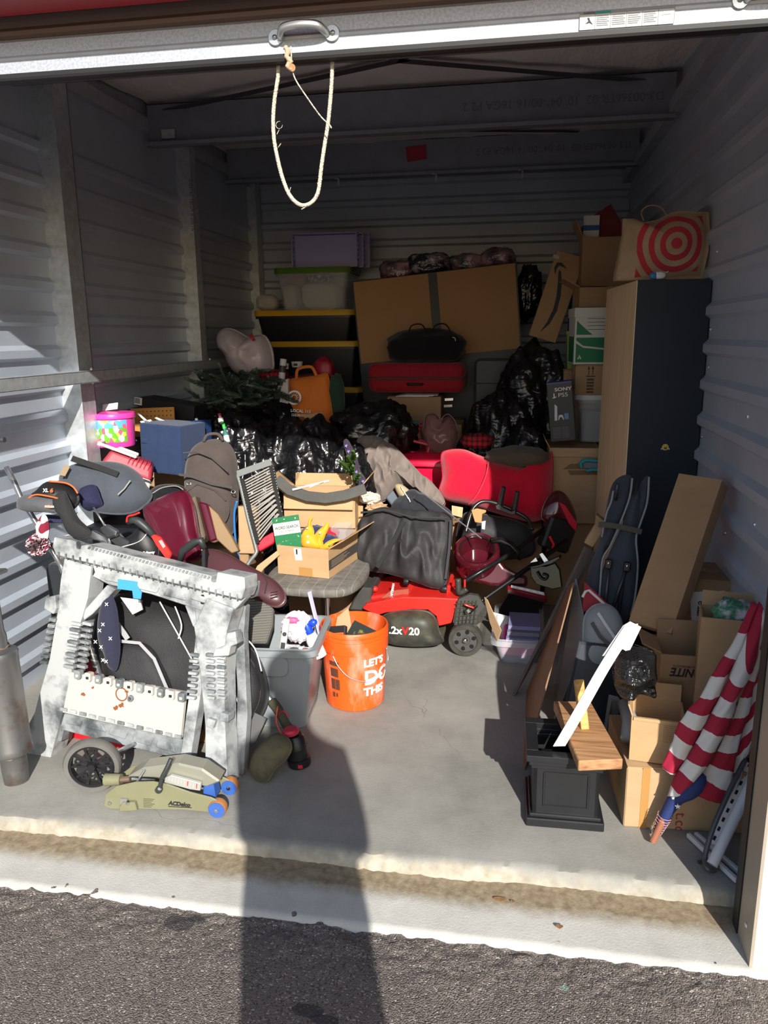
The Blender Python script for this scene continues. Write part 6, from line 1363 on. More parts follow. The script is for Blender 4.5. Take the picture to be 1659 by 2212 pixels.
# ------------------------------------------------------------------ planter, lumber, trim
mp, wp, dp = gbox((1136, 1785), (1300, 1799), (1296, 1736), 0)
wp = .252; dp = .252
pt_ = thing('planter', 'square black panelled planter box near the front edge', 'planter', mp @ T(0, 0, .001))
plm = mat('planter_black', (.016, .017, .019), .36, var=.15, scale=10)
HP = .262
M().box(0, wp, 0, dp, 0, .03).build('plinth', plm, pt_, bevel=.003); M().box(.01, wp-.01, .01, dp-.01, .03, .042).build('plinth_step', plm, pt_, bevel=.003)
b = M(); t_ = .012; i0, i1 = .02, wp-.02
b.box(i0, i1, i0, i0+t_, .04, HP-.04); b.box(i0, i1, dp-.02-t_, dp-.02, .04, HP-.04); b.box(i0, i0+t_, i0, dp-.02, .04, HP-.04); b.box(i1-t_, i1, i0, dp-.02, .04, HP-.04); b.build('body', plm, pt_)
for k, (z0_, z1_, e_) in enumerate(((HP-.055, HP-.04, .012), (HP-.04, HP-.022, .004), (HP-.022, HP, -.006))):
    b = M(); O = (e_, wp-e_); 
    b.box(O[0], O[1], e_, .034, z0_, z1_); b.box(O[0], O[1], dp-.034, dp-e_, z0_, z1_); b.box(e_, .034, .034, dp-.034, z0_, z1_); b.box(wp-.034, wp-e_, .034, dp-.034, z0_, z1_); b.build('rim_moulding', plm, pt_, bevel=.002)
fp = [(.055, .07), (wp-.055, .07), (wp-.055, HP-.07), (.055, HP-.07)]
for (a, c) in ((0, 1), (1, 2), (2, 3), (3, 0)): M().tube([(fp[a][0], .019, fp[a][1]), (fp[c][0], .019, fp[c][1])], .004, 6).build('panel_moulding', plm, pt_)
M().box(.03, wp-.03, .032, dp-.032, .045, .06).build('inner_floor', plm, pt_)
pot = thing('plant_pot', 'small black plastic pot inside the planter box', 'pot', mp @ T(.085, .12, .062)); M().frustum((-.03, .03, -.03, .03), (-.042, .042, -.042, .042), 0, .14).build('pot', mat('gloss_black', (.01, .01, .01)), pot, bevel=.008)
# lumber across the rim
zl_ = HP+.003
L0, L1, L2, L3 = G(1250, 1644, zl_+.038), G(1346, 1640, zl_+.038), G(1276, 1515, zl_+.04), G(1196, 1514, zl_+.04)
lum = mat('cedar_board', (.42, .225, .105), .65)
nt, N, L, B = nodes(lum); P_ = objco(nt)
mp2 = nt.nodes.new('ShaderNodeMapping'); mp2.inputs['Rotation'].default_value = (0, 0, math.atan2((L3-L0).y, (L3-L0).x)*-1); mp2.inputs['Scale'].default_value = (1.5, 28, 20); nt.links.new(P_, mp2.inputs[0])
nt.links.new(ramp(nt, noise_(nt, mp2.outputs[0], 2.2, 5, .65), [(.32, (.22, .1, .04)), (.55, (.44, .24, .115)), (.8, (.52, .31, .16))]), B.inputs['Base Color'])
dn = V((0, 0, -.036))
b = M(); b.add([p-L0 for p in (L0, L1, L2, L3)]+[p+dn-L0 for p in (L0, L1, L2, L3)], [(0, 1, 2, 3), (7, 6, 5, 4), (0, 4, 5, 1), (1, 5, 6, 2), (2, 6, 7, 3), (3, 7, 4, 0)])
tag(b.build('lumber_plank', lum, loc=L0, bevel=.003), 'reddish cedar plank resting across the planter rim', 'plank')
sk0, sk1 = W(1262, 1576, 2.44), W(1250, 1468, 2.52); tag(M().box(-.014, .014, -.014, .014, 0, (sk1-sk0).length, m=(sk1-sk0).to_track_quat('Z', 'Y').to_matrix().to_4x4()).build('wood_stake', mat('yellow_pine', (.6, .36, .1), .6, col2=(.38, .19, .04), scale=16, stretch=(1, 1, 3)), loc=sk0, bevel=.002), 'short yellow pine stake standing on the cedar plank', 'stake')
# white plastic trim: angled channel
pv = [W(1207, 1612, 2.365), W(1255, 1530, 2.36), W(1300, 1450, 2.37), W(1345, 1378, 2.39), W(1362, 1352, 2.4)]
gut = thing('white_trim', 'long white plastic trim channel leaning out of the planter', 'trim', pv[0]); o = pv[0]
wpm = mat('white_vinyl', (.72, .72, .68), .4); b = M()
pts_ = smoothpath(pv, 4); ax = V((.036, -.012, .012)); up_ = V((.0, -.02, .012))
for p in pts_: b.v += [tuple(p-o-ax*.5), tuple(p-o-ax*.5+up_), tuple(p-o+ax*.5+up_), tuple(p-o+ax*.5)]
for i in range(len(pts_)-1):
    for j in range(3): b.f.append((4*i+j, 4*i+j+1, 4*i+j+5, 4*i+j+4)); b.k.append(0)
b.build('channel', wpm, gut, solid=.003)
pe_ = Pl(pv[-1]-V((0, .0, .02)), 0, 10, 32); M().prism(pe_.pts([(1300, 1415), (1345, 1350), (1360, 1341), (1384, 1353), (1360, 1402), (1350, 1404), (1338, 1396), (1322, 1412)]), -.012, -.006, m=Matrix.Translation(-o) @ pe_.m).build('end_flange', wpm, gut, solid=.0)
# ------------------------------------------------------------------ flag
f0, f1 = G(1410, 1818, .015), W(1640, 1330, 2.42)
fl = thing('furled_flag', 'furled red and white striped flag with blue end on a wooden pole', 'flag', f0); o = f0
M().tube([V((0, 0, 0)), f1-o], .0115, 10).build('pole', mat('pole_wood', (.3, .11, .06), .5), fl, smooth=40)
flm = mat('flag_cloth', (.5, .02, .05), .8)
nt, N, L, B = nodes(flm); uvn = nt.nodes.new('ShaderNodeUVMap'); s_ = sepx(nt, uvn.outputs[0])
st = math_(nt, 'LESS_THAN', math_(nt, 'FRACT', math_(nt, 'MULTIPLY', s_[1], .5)), .5)
nt.links.new(mixcol(nt, st, (.66, .64, .62), (.36, .012, .04)), B.inputs['Base Color'])
def fold(Lp, Rp, ydep, v0, v1, skew, bulge, nm='fold', ph=0):
    A = smoothpath([W(*q, ydep) for q in Lp], 5); C = smoothpath([W(*q, ydep) for q in Rp], 5)
    n = 40; b = M()
    def at(P, t):
        k = t*(len(P)-1); i = min(int(k), len(P)-2); return P[i].lerp(P[i+1], k-i)
    def f(u, v):
        p = at(A, v).lerp(at(C, v), u); w = math.sin(math.pi*u)
        return p-o+V((0, -bulge*w+.006*fbm(u*2+ph, v*9, 1.3), .003*fbm(u*3, v*6, 2)))
    b.grid(f, 10, n)
    for k in b.u: b.u[k] = [(u, v0+(v1-v0)*v+skew*u) for u, v in b.u[k]]
    b.build(nm, flm, fl, smooth=True, solid=.003)
e1 = [(1462, 1672), (1482, 1640), (1505, 1600), (1527, 1556), (1553, 1505), (1580, 1445), (1603, 1400), (1640, 1300)]
fold([(1428, 1656), (1450, 1610), (1463, 1568), (1482, 1540), (1515, 1500), (1548, 1440), (1585, 1385), (1625, 1300)], e1, 2.31, 0, 9, -.25, .02)
e2 = [(1500, 1690), (1530, 1650), (1552, 1608), (1578, 1560), (1595, 1500), (1618, 1465), (1632, 1430), (1655, 1340)]
fold([(1442, 1720), (1460, 1672), (1482, 1640), (1508, 1595), (1530, 1555), (1556, 1505), (1582, 1445), (1640, 1300)], e2, 2.295, -.7, 8.6, 1.5, .028, ph=3)
fold([(1495, 1712), (1520, 1668), (1540, 1640), (1560, 1600), (1580, 1560), (1600, 1505), (1622, 1460), (1650, 1380)], [(1560, 1736), (1580, 1690), (1588, 1640), (1600, 1590), (1618, 1540), (1625, 1495), (1636, 1450), (1657, 1370)], 2.335, .05, 8.4, .2, .012, ph=6)
fold([(1580, 1690), (1590, 1640), (1602, 1590), (1618, 1545), (1628, 1490), (1640, 1430)], [(1592, 1700), (1606, 1660), (1622, 1610), (1632, 1560), (1640, 1520), (1652, 1440)], 2.37, .5, 7.2, -1.8, .012, ph=8)
blu = mat('flag_blue', (.02, .035, .14), .8, var=.15, scale=10)
ct = [G(1418, 1800, .03)-o, W(1440, 1755, 2.295)-o, W(1462, 1722, 2.295)-o, W(1490, 1700, 2.30)-o, W(1520, 1672, 2.31)-o]
M().tube(smoothpath(ct, 4), [.0145+.0018*i for i in range(9)]+[.033, .037, .04, .041, .04, .034, .026, .012], 12, flat=.8).build('canton', blu, fl, smooth=True)
lnm = mat('flag_thread', (.5, .28, .32), .8)
for i in range(7):
    t = .04+.06*i; p = ct[0].lerp(ct[1], t*2.2) if t*2.2 < 1 else ct[1].lerp(ct[2], t*2.2-1)
    d = (ct[1]-ct[0]).normalized(); b = M(); a_ = d.orthogonal().normalized(); c_ = d.cross(a_)
    b.tube([p+(a_*math.cos(w)+c_*math.sin(w))*(.0152+.0022*i*.6)+d*.006*math.cos(w) for w in [k*.524 for k in range(12)]], .0011, 4, closed=True); b.build('fold_edge', lnm, fl)
for px, py, s_r in ((1464, 1742, .009), (1454, 1724, .005)):
    q = Pl(W(px, py, 2.262), 0, 10); P5 = []
    for k in range(10): a = k*math.pi/5+.4; r_ = s_r if k % 2 == 0 else s_r*.4; P5.append((r_*math.cos(a), r_*math.sin(a)))
    M().prism(P5, -.002, .002, m=Matrix.Translation(-o) @ q.m).build('star', wht, fl)
# ------------------------------------------------------------------ rails and rods at the right jamb
wm_ = mat('white_enamel', (.62, .63, .66), .35); gm_ = mat('grey_rod', (.09, .095, .1), .4, .5)
for i, (a, c) in enumerate((((1486, 1808), (1592, 1908)), ((1502, 1806), (1596, 1888)))):
    p, q = G(*a, .004), G(*c, .004); d = (q-p); n_ = V((-d.y, d.x, 0)).normalized()*.007
    b = M(); b.add([p-n_, p+n_, q+n_, q-n_]+[x+V((0, 0, .016)) for x in (p-n_, p+n_, q+n_, q-n_)], [(3, 2, 1, 0), (4, 5, 6, 7), (0, 1, 5, 4), (1, 2, 6, 5), (2, 3, 7, 6), (3, 0, 4, 7)]); b.v = [tuple(V(v)-p) for v in b.v]
    tag(b.build('white_rail', wm_, loc=p, bevel=.002), ('white rail lying on the floor nearest the door edge', 'white rail lying on the floor just behind its twin')[i], 'rail', 'white rails by the right jamb')
p0, p1 = G(1538, 1868, .03), W(1628, 1680, 2.33)
tag(M().tube([V((0, 0, 0)), p1-p0], .0165, 12).build('white_tube', wm_, loc=p0, smooth=40), 'thick white enamel tube leaning against the right jamb', 'tube')
hk = [G(1552, 1862, .012), G(1544, 1878, .012), G(1528, 1876, .02), W(1523, 1850, 2.19), W(1540, 1790, 2.23), W(1575, 1710, 2.29), W(1610, 1640, 2.36)]
tag(M().tube([p-hk[0] for p in smoothpath(hk, 5)], .008, 8).build('hooked_rod', gm_, loc=hk[0], smooth=True), 'dark bent rod with a hooked foot beside the white tube', 'rod')
r0, r1 = G(1545, 1850, .01)+V((0, .05, 0)), W(1622, 1650, 2.40)
rl_ = thing('slotted_rail', 'white slotted shelf rail leaning behind the hooked rod', 'rail', r0); d = r1-r0; mm = d.to_track_quat('Z', 'Y').to_matrix().to_4x4()
M().box(-.015, .015, -.004, .004, 0, d.length, m=mm).build('rail', wm_, rl_)
for i in range(14): M().box(-.004, .004, -.0055, .0055, .02+.032*i, .034+.032*i, m=mm).build('slot', mat('slot_black', (.01, .01, .012), .8), rl_)
tag(M().tube([G(1508, 1862, .006)-G(1508, 1862, .006), G(1532, 1860, .006)-G(1508, 1862, .006)], .006, 8).build('short_peg', gm_, loc=G(1508, 1862, .0065)), 'short dark metal peg on the floor beside the hooked rod', 'peg')
# ------------------------------------------------------------------ orange bucket
pbk_ = G(752, 1539)
bc_ = V((pbk_.x+.006, pbk_.y+.128, 0)); RB, RT, HB = .128, .149, .365
bkt = thing('orange_bucket', 'scuffed orange five gallon bucket with white stencilled slogan on the floor', 'bucket', bc_+V((0, 0, .001)))
orm = mat('bucket_orange', (.8, .1, .01), .42, col2=(.78, .36, .26), scale=9, thr=(.52, .75), stretch=(1, 1, .45), detail=8)
def rad(z): return RB+(RT-RB)*min(1, z/.28)*.75
M().lathe([(0, 0), (RB-.006, 0), (RB, .006), (rad(.265), .265), (rad(.265)+.007, .268), (rad(.265)+.008, .318), (rad(.3)+.003, .322), (rad(.3)+.008, .326), (rad(.3)+.008, .338), (rad(.3)+.003, .341), (rad(.3)+.008, .345), (rad(.3)+.008, .357), (rad(.3)+.004, HB), (rad(.3)-.001, HB), (rad(.3)-.002, .3), (RB-.004, .01), (0, .008)], 48).build('pail', orm, bkt, smooth=40)
def wrapc(th0, dr=.0012):
    def f(p):
        z = p.z; r = rad(z)+dr-p.y; a = th0+p.x/rad(.15); return V((r*math.cos(a), r*math.sin(a), z))
    return f
stw = mat('stencil_white', (.8, .78, .76), .6)
for s, size, z, sx in (("LET'S", .046, .213, 1.0), ('DO', .092, .128, 1.05), ('THIS', .05, .076, 1.1)):
    text('lettering', s, size, Matrix.Identity(4), stw, bkt, warp=(lambda p, z=z: wrapc(math.radians(-62))(V((p.x, p.y, p.z+z)))), bold=.0022, sx=sx)
b = M()
def wl(x0, x1, z0, z1, th=math.radians(-128), n=4):
    for i in range(n):
        xa, xb = x0+(x1-x0)*i/n, x0+(x1-x0)*(i+1)/n; f = wrapc(th)
        b.add([f(V((xa, 0, z0))), f(V((xb, 0, z0))), f(V((xb, 0, z1))), f(V((xa, 0, z1)))], [(0, 1, 2, 3)])
wl(0, .05, .212, .232); wl(.004, .045, .16, .2); wl(.004, .048, .1, .104); wl(.03, .05, .1, .15); wl(.004, .026, .104, .15)
for i in range(7): wl(.006, .046, .108+.006*i, .111+.006*i, n=3)
wl(.008, .022, .062, .085); wl(.028, .038, .066, .084)
o_ = b.build('instruction_print', mat('print_soot', (.1, .035, .02), .7), bkt); o_['kind'] = 'stuff'
hd = [V((rad(.26)*math.cos(a)*1.02, rad(.26)*math.sin(a)*1.02, .262)) for a in (math.radians(-118), math.radians(-5))]
mid = wrapc(math.radians(-62), .012)
hp_ = smoothpath([hd[0], wrapc(math.radians(-105), .008)(V((0, 0, .215))), wrapc(math.radians(-85), .01)(V((0, 0, .17))), wrapc(math.radians(-55), .012)(V((0, 0, .15))), wrapc(math.radians(-25), .016)(V((0, 0, .175))), wrapc(math.radians(-8), .016)(V((0, 0, .21))), hd[1]], 6)
M().tube(hp_, .0022, 6).build('bail_wire', mat('bright_steel', (.6, .62, .68)), bkt, smooth=True)
M().tube(hp_[17:24], .008, 10).build('bail_grip', mat('white_vinyl', (.72, .72, .68)), bkt, smooth=40)
zc_ = .3
mg = thing('magazine', 'dark glossy magazine with a yellow print inside the orange bucket', 'magazine', fr(bc_+V((-.075, .0, .235)), -10, 38, 18)); M().box(0, .17, 0, .02, 0, .15).build('pages', mat('gloss_magazine', (.03, .035, .03), .25, col2=(.55, .45, .06), scale=11, thr=(.56, .7)), mg)
pk_ = thing('orange_packet', 'black and orange product packet in the orange bucket', 'packet', fr(bc_+V((-.11, -.06, .25)), -20, 30, -14)); M().box(0, .085, 0, .025, 0, .11).build('pack', mat('packet_black', (.02, .02, .02), .4), pk_, bevel=.004); M().box(.006, .079, -.001, 0, .005, .078).build('orange_face', mat('packet_orange', (.7, .12, .02), .4), pk_); text('lettering', 'TIVE', .02, T(.012, -.002, .045), mat('cream_print', (.8, .7, .5), .5), pk_, bold=.0005)
tag(M().prism([(0, 0), (.09, 0), (.07, .13), (.02, .09)], 0, .004).build('paper_bag_scrap', card(2), loc=fr(bc_+V((-.11, .06, .27)), 10, 10)), 'brown paper scrap sticking up at the back of the orange bucket', 'paper')
s0, s1 = bc_+V((-.12, -.02, .16)), W(668, 1278, 3.14)
tag(M().box(-.011, .011, -.004, .004, 0, (s1-s0).length, m=(s1-s0).to_track_quat('Z', 'Y').to_matrix().to_4x4()).build('paint_stick', mat('lilac_plastic', (.5, .5, .78), .4), loc=s0, bevel=.002), 'pale lilac plastic stick leaning in the orange bucket', 'stick')
# ------------------------------------------------------------------ grey tote with odds and ends
ZR = .37
mg_, wg, dg_ = gbox((516, 1400), (648, 1404), (668, 1322), ZR)
wg = max(wg, .3); dg_ = .42
gpl = mat('grey_tote_plastic', (.26, .29, .31), .4)
gt = tote('grey_tote', 'open grey plastic tote of household odds and ends beside the bucket', mg_ @ T(-.12, -.02, -ZR+.002), wg+.14, dg_, ZR, gpl, None, taper=.045)
M().prism(rrect(-.12+.13, wg+.0, ZR-.12, ZR-.03, .03), .012, .03, m=T(.02, 0, 0)).build('relief_panel', gpl, gt, bevel=.004)
def ing(x, y, z): return mg_ @ T(x, y, z)
bot = -ZR+.02
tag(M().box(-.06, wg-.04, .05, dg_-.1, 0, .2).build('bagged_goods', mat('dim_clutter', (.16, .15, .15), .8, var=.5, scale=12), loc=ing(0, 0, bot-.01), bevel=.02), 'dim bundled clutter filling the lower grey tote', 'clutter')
pfo = Pl(mg_ @ V((.0, .10, -.07)), 4, 32, -6)
fo = thing('ribbed_mat', 'charcoal ribbed foam pad sticking out of the grey tote', 'pad', pfo.m)
fpo = pfo.pts([(498, 1388), (508, 1330), (530, 1295), (562, 1298), (590, 1313), (588, 1350), (575, 1390)])
M().prism(fpo, 0, .04).build('pad', mat('charcoal_foam', (.13, .125, .11), .85), fo, bevel=.006)
zz0 = min(p[1] for p in fpo); zz1 = max(p[1] for p in fpo)
for i in range(17):
    z = zz0+.012+(zz1-zz0-.02)*i/16; xs = []
    for j in range(len(fpo)):
        (xa, za), (xb, zb_) = fpo[j-1], fpo[j]
        if (za-z)*(zb_-z) < 0: xs.append(xa+(xb-xa)*(z-za)/(zb_-za))
    if len(xs) >= 2: M().box(min(xs)+.003, max(xs)-.003, -.006, 0, z-.0028, z+.0028).build('ridge', mat('charcoal_foam', (.13, .125, .11)), fo)
lv = thing('spirit_level', 'short grey spirit level upright in the grey tote', 'level', fr(mg_ @ V((.14, .09, -.06)), 8, 14, 8)); M().box(0, .026, 0, .02, 0, .15).build('bar', mat('level_grey', (.5, .5, .47), .4), lv, bevel=.002); M().box(.004, .022, -.002, 0, .02, .05).build('vial_window', txtm, lv); M().prism(disc(.013, .085, .009, 14), -.002, 0).build('vial_window', txtm, lv)
fz_ = thing('fluffy_toy', 'white fluffy toy with a pink bow in the grey tote', 'toy', mg_ @ V((.2, .2, .02))); 
M().blob((0, 0, 0), (.062, .05, .062), 3, .12, 5, 40, ridge=.08, rfreq=7).build('fur', fab('white_fur', (.72, .66, .7)), fz_, smooth=False); M().blob((-.01, -.045, .045), (.03, .012, .014), 4, .3, 4, 18).build('bow', mat('pink_bow', (.75, .12, .3), .5), fz_, smooth=True)
nz_ = thing('spray_nozzle', 'white bottle with a bright blue nozzle in the grey tote', 'bottle', fr(mg_ @ V((.3, .17, -.10)), 0, 0, -22)); M().lathe([(0, 0), (.03, 0), (.03, .08), (.022, .11), (0, .11)], 18).build('bottle', mat('white_vinyl', (.72, .72, .68)), nz_, smooth=40); M().lathe([(.017, .11), (.02, .135), (.014, .155), (0, .155)], 14).build('nozzle', mat('nozzle_blue', (.01, .06, .6), .35), nz_, smooth=40); M().blob((.03, 0, .15), (.02, .014, .016), 1, .05, 2, 14).build('nozzle_tip', mat('nozzle_blue', (.01, .06, .6)), nz_, smooth=True)
tag(M().tube([V((0, 0, 0)), V((.14, .02, -.02))], .014, 10).build('white_roll', mat('white_vinyl', (.72, .72, .68)), loc=mg_ @ V((.17, .09, -.03))), 'white rolled tube across the grey tote', 'roll')
tag(M().box(0, .05, 0, .05, 0, .1).build('photo_card', mat('photo_print', (.6, .62, .64), .4, col2=(.05, .05, .05), scale=25, thr=(.5, .55)), loc=ing(.18, .05, -.12)), 'black and white printed card at the front of the grey tote', 'card')
tag(M().tube([V((0, 0, 0)), V((.012, 0, .07))], .014, 10).build('copper_fitting', mat('copper', (.6, .22, .12), .35, .4), loc=mg_ @ V((.25, .06, -.09))), 'coppery pipe fitting at the front of the grey tote', 'fitting')
# ------------------------------------------------------------------ maroon saddlebags and brown luggage left of centre
psb = Pl(W(368, 1195, 3.2), -6, 22, -4)
sb = thing('saddlebag', 'upright glossy maroon motorcycle saddlebag behind the golf clubs', 'saddlebag', psb.m)
mar2 = mat('maroon_metallic', (.085, .006, .018), .22, coat=.5, var=.2, scale=4)
soft('shell', mar2, sb, psb.pts([(312, 1102), (330, 1085), (370, 1066), (402, 1060), (418, 1090), (428, 1150), (440, 1200), (400, 1215), (350, 1195), (325, 1150)]), .06, .06, .002, 3, R=10, e=6)
pzb = Pl(W(455, 1180, 3.3), 6, 18, -10)
zb2 = thing('brown_case', 'narrow brown ribbed leather case beside the upright saddlebag', 'case', pzb.m)
M().prism(pzb.pts([(412, 1078), (424, 1070), (446, 1160), (440, 1172), (428, 1168)]), -.02, .06).build('side', mat('brown_leather', (.12, .085, .06), .6, var=.2, scale=14), zb2, bevel=.006)
M().prism(pzb.pts([(428, 1082), (448, 1088), (470, 1165), (452, 1172)]), .0, .07).build('panel', mar2, zb2, bevel=.008)
M().prism(pzb.pts([(450, 1092), (470, 1110), (500, 1160), (515, 1190), (500, 1195), (468, 1165)]), .0, .05).build('flap', mat('tan_flap', (.26, .17, .09), .7), zb2, bevel=.004)
psl = Pl(W(530, 1290, 3.02), 2, 38, 20)
sl = thing('saddlebag_lid', 'long dull maroon saddlebag lid lying before the chair seat', 'lid', psl.m)  # only the lid of a saddlebag, without the bag
mdul = mat('maroon_dull', (.075, .03, .035), .32, var=.1, scale=6)
soft('shell', mdul, sl, psl.pts([(437, 1222), (438, 1196), (455, 1185), (500, 1200), (545, 1226), (590, 1250), (615, 1278), (618, 1302), (600, 1313), (572, 1305), (530, 1285), (480, 1262), (448, 1245)]), .045, .05, .001, 3, R=10, e=5)
strip(psl, [(575, 1245), (583, 1265), (578, 1290)], .004, -.048, .002).build('seam', blk, sl)
for i in range(3): strip(psl, [(590, 1288+6*i), (605, 1284+6*i)], .004, -.046, .004).build('vent_ridge', mdul, sl)
carton('carton', 'carton buried under the saddlebag lid', fr((-1.52, 3.05, 0), 0), .36, .25, .3, 1)
hnd = thing('suitcase_handle', 'black telescopic suitcase with its grip raised behind the saw horse', 'suitcase', W(405, 1300, 3.0)); o = hnd.matrix_world.translation
M().box(-.1, .16, .0, .2, -o.z, -.02).build('case', fab('black_canvas', (.008, .008, .01)), hnd, bevel=.03, seg=3)
M().tube([W(*q, 2.97)-o for q in ((388, 1212), (395, 1190), (420, 1172), (434, 1168), (440, 1185))], [.014, .017, .018, .018, .013], 10).build('grip', mat('rubber_grip', (.03, .035, .035), .45), hnd, smooth=True)
for a, c in (((388, 1210), (392, 1290)), ((440, 1185), (440, 1290))): M().tube([W(*a, 2.97)-o, W(*c, 2.99)-o], .008, 8).build('pull_rod', mat('dark_pole', (.06, .065, .075)), hnd)
# ------------------------------------------------------------------ golf bag, cart and clubs
pgb = Pl(W(470, 1600, 2.62), 6, 22)
gbk = mat('golf_black', (.016, .016, .018), .7, var=.35, scale=9, bump=.2, bscale=150)
gbg = thing('golf_bag', 'black golf bag with grey piping lying behind the saw horse', 'golf bag', pgb.m)
soft('body', gbk, gbg, pgb.pts([(215, 1330), (240, 1285), (300, 1280), (370, 1290), (440, 1325), (520, 1375), (560, 1420), (580, 1480), (575, 1530), (535, 1590), (500, 1605), (450, 1580), (380, 1540), (300, 1510), (235, 1470), (215, 1400)]), .14, .16, .01, 4, R=16, seed=71, e=3.4, per=5)
soft('side_pocket', gbk, gbg, pgb.pts([(262, 1400), (300, 1382), (345, 1388), (375, 1420), (400, 1480), (395, 1510), (330, 1500), (270, 1470)]), .05, 0, .004, 6, m=T(0, -.13, 0), seed=5, e=4)
soft('ball_pocket', gbk, gbg, pgb.pts([(500, 1410), (530, 1400), (560, 1430), (575, 1480), (570, 1520), (545, 1555), (505, 1570), (490, 1500)]), .04, 0, .004, 6, m=T(0, -.1, 0), seed=9, e=4)
gpip = mat('grey_trim', (.3, .3, .31), .6)
for L_, w_ in (([(248, 1288), (280, 1330), (308, 1368), (316, 1380)], .02), ([(262, 1400), (300, 1384), (340, 1388), (370, 1420), (400, 1490)], .012)): strip(pgb, L_, w_, -.188, .006).build('piping', gpip, gbg)
for L_ in ([(345, 1300), (390, 1380), (440, 1470)], [(520, 1370), (550, 1400), (565, 1450)], [(500, 1480), (515, 1520), (525, 1545)], [(385, 1380), (392, 1350), (378, 1310)]): M().tube(smoothpath([pgb.pt(*q, -.175) for q in L_], 4), .0032, 6).build('piping', mat('white_piping', (.6, .6, .6), .5), gbg, smooth=True)
strip(pgb, [(575, 1540), (555, 1585), (520, 1610), (495, 1630)], .05, -.09, .01).build('shoulder_strap', mat('strap_grey', (.09, .09, .095), .8), gbg)
M().prism(pgb.pts([(300, 1295), (340, 1300), (345, 1320), (325, 1330)]), -.19, -.18).build('white_panel', mat('white_vinyl', (.72, .72, .68)), gbg)
carton('carton', 'carton buried under the golf bag', fr((-1.62, 2.66, 0), 0), .5, .3, .2, 1)
pks = Pl(W(240, 1455, 2.5), 0, 10, -2)
tw_ = thing('golf_towel', 'navy ribbed golf towel with white crosses hanging by the golf bag', 'towel', pks.m)
nvk = fab('navy_knit', (.025, .027, .05), .95, .1, 40)
soft('towel', nvk, tw_, pks.pts([(222, 1300), (240, 1286), (252, 1310), (258, 1360), (260, 1410), (252, 1448), (236, 1442), (226, 1415), (213, 1380), (213, 1335)]), .03, .02, .006, 8, stretch=(2, .5), seed=4)
crx = mat('white_knit', (.7, .7, .7), .8)
for px, py in ((233, 1345), (226, 1358), (249, 1375), (217, 1382), (229, 1393), (233, 1421), (240, 1424), (241, 1302)):
    x, z = pks.uv(px, py)
    for s in (-1, 1): M().tube([(x-.006, -.036, z-.006*s), (x+.006, -.036, z+.006*s)], .0017, 4).build('cross_stitch', crx, tw_)
cart = thing('golf_cart', 'silver golf push cart with a big spoked wheel under the saw horse', 'golf cart', G(195, 1719)); o = cart.matrix_world.translation
chr_ = mat('satin_alloy', (.62, .64, .67), .25, .9)
M().tube([W(*q, y)-o for q, y in (((14, 1010), 2.78), ((30, 1040), 2.76), ((45, 1075), 2.74), ((60, 1100), 2.73), ((100, 1165), 2.7), ((140, 1235), 2.66))], .0115, 10).build('upper_tube', chr_, cart, smooth=True)
M().tube([W(137, 1225, 2.66)-o, W(165, 1300, 2.66)-o, W(215, 1460, 2.63)-o, W(222, 1560, 2.6)-o], .0145, 10).build('lower_tube', chr_, cart, smooth=True)
M().tube([W(136, 1224, 2.66)-o, W(141, 1235, 2.66)-o], .0175, 12).build('clamp_ring', chr_, cart)
WR = .102; wm2 = T(0, .035, WR) @ Matrix.Rotation(math.radians(14), 4, 'Z') @ Matrix.Rotation(math.pi/2, 4, 'X')
tyg = mat('cart_tyre', (.13, .125, .115), .8, var=.2, scale=14)
whl = M().lathe([(WR*.8, .018), (WR*.95, .02), (WR, .01), (WR, -.01), (WR*.95, -.02), (WR*.8, -.018), (WR*.8, .018)], 40, m=wm2).build('wheel', tyg, cart, smooth=40)
M().lathe([(WR*.72, .014), (WR*.81, .014), (WR*.81, -.014), (WR*.72, -.014), (WR*.72, .014)], 40, m=wm2).build('rim', blackp, whl, smooth=40)
M().lathe([(0, .024), (.014, .024), (.018, .014), (.02, -.014), (0, -.014)], 20, m=wm2).build('hub', blackp, whl, smooth=40)
for i in range(10):
    a = i*math.pi/5; M().box(.015, WR*.74, -.004, .004, -.008, .008, m=wm2 @ Matrix.Rotation(a, 4, 'Z')).build('spoke', blackp, whl)
    if i % 2 == 0: M().lathe([(.006, .004), (.012, .004), (.012, -.004), (.006, -.004), (.006, .004)], 12, m=wm2 @ Matrix.Rotation(a+.314, 4, 'Z') @ T(WR*.52, 0, 0)).build('spoke_ring', blackp, whl)
WR2 = T(.16, .34, WR) @ Matrix.Rotation(math.radians(14), 4, 'Z') @ Matrix.Rotation(math.pi/2, 4, 'X')
M().lathe([(0, .016), (WR*.95, .018), (WR, 0), (WR*.95, -.018), (0, -.016)], 28, m=WR2).build('far_wheel', tyg, cart, smooth=40)
M().tube([(0, .06, WR), (.16, .33, WR)], .009, 8).build('axle', chr_, cart)
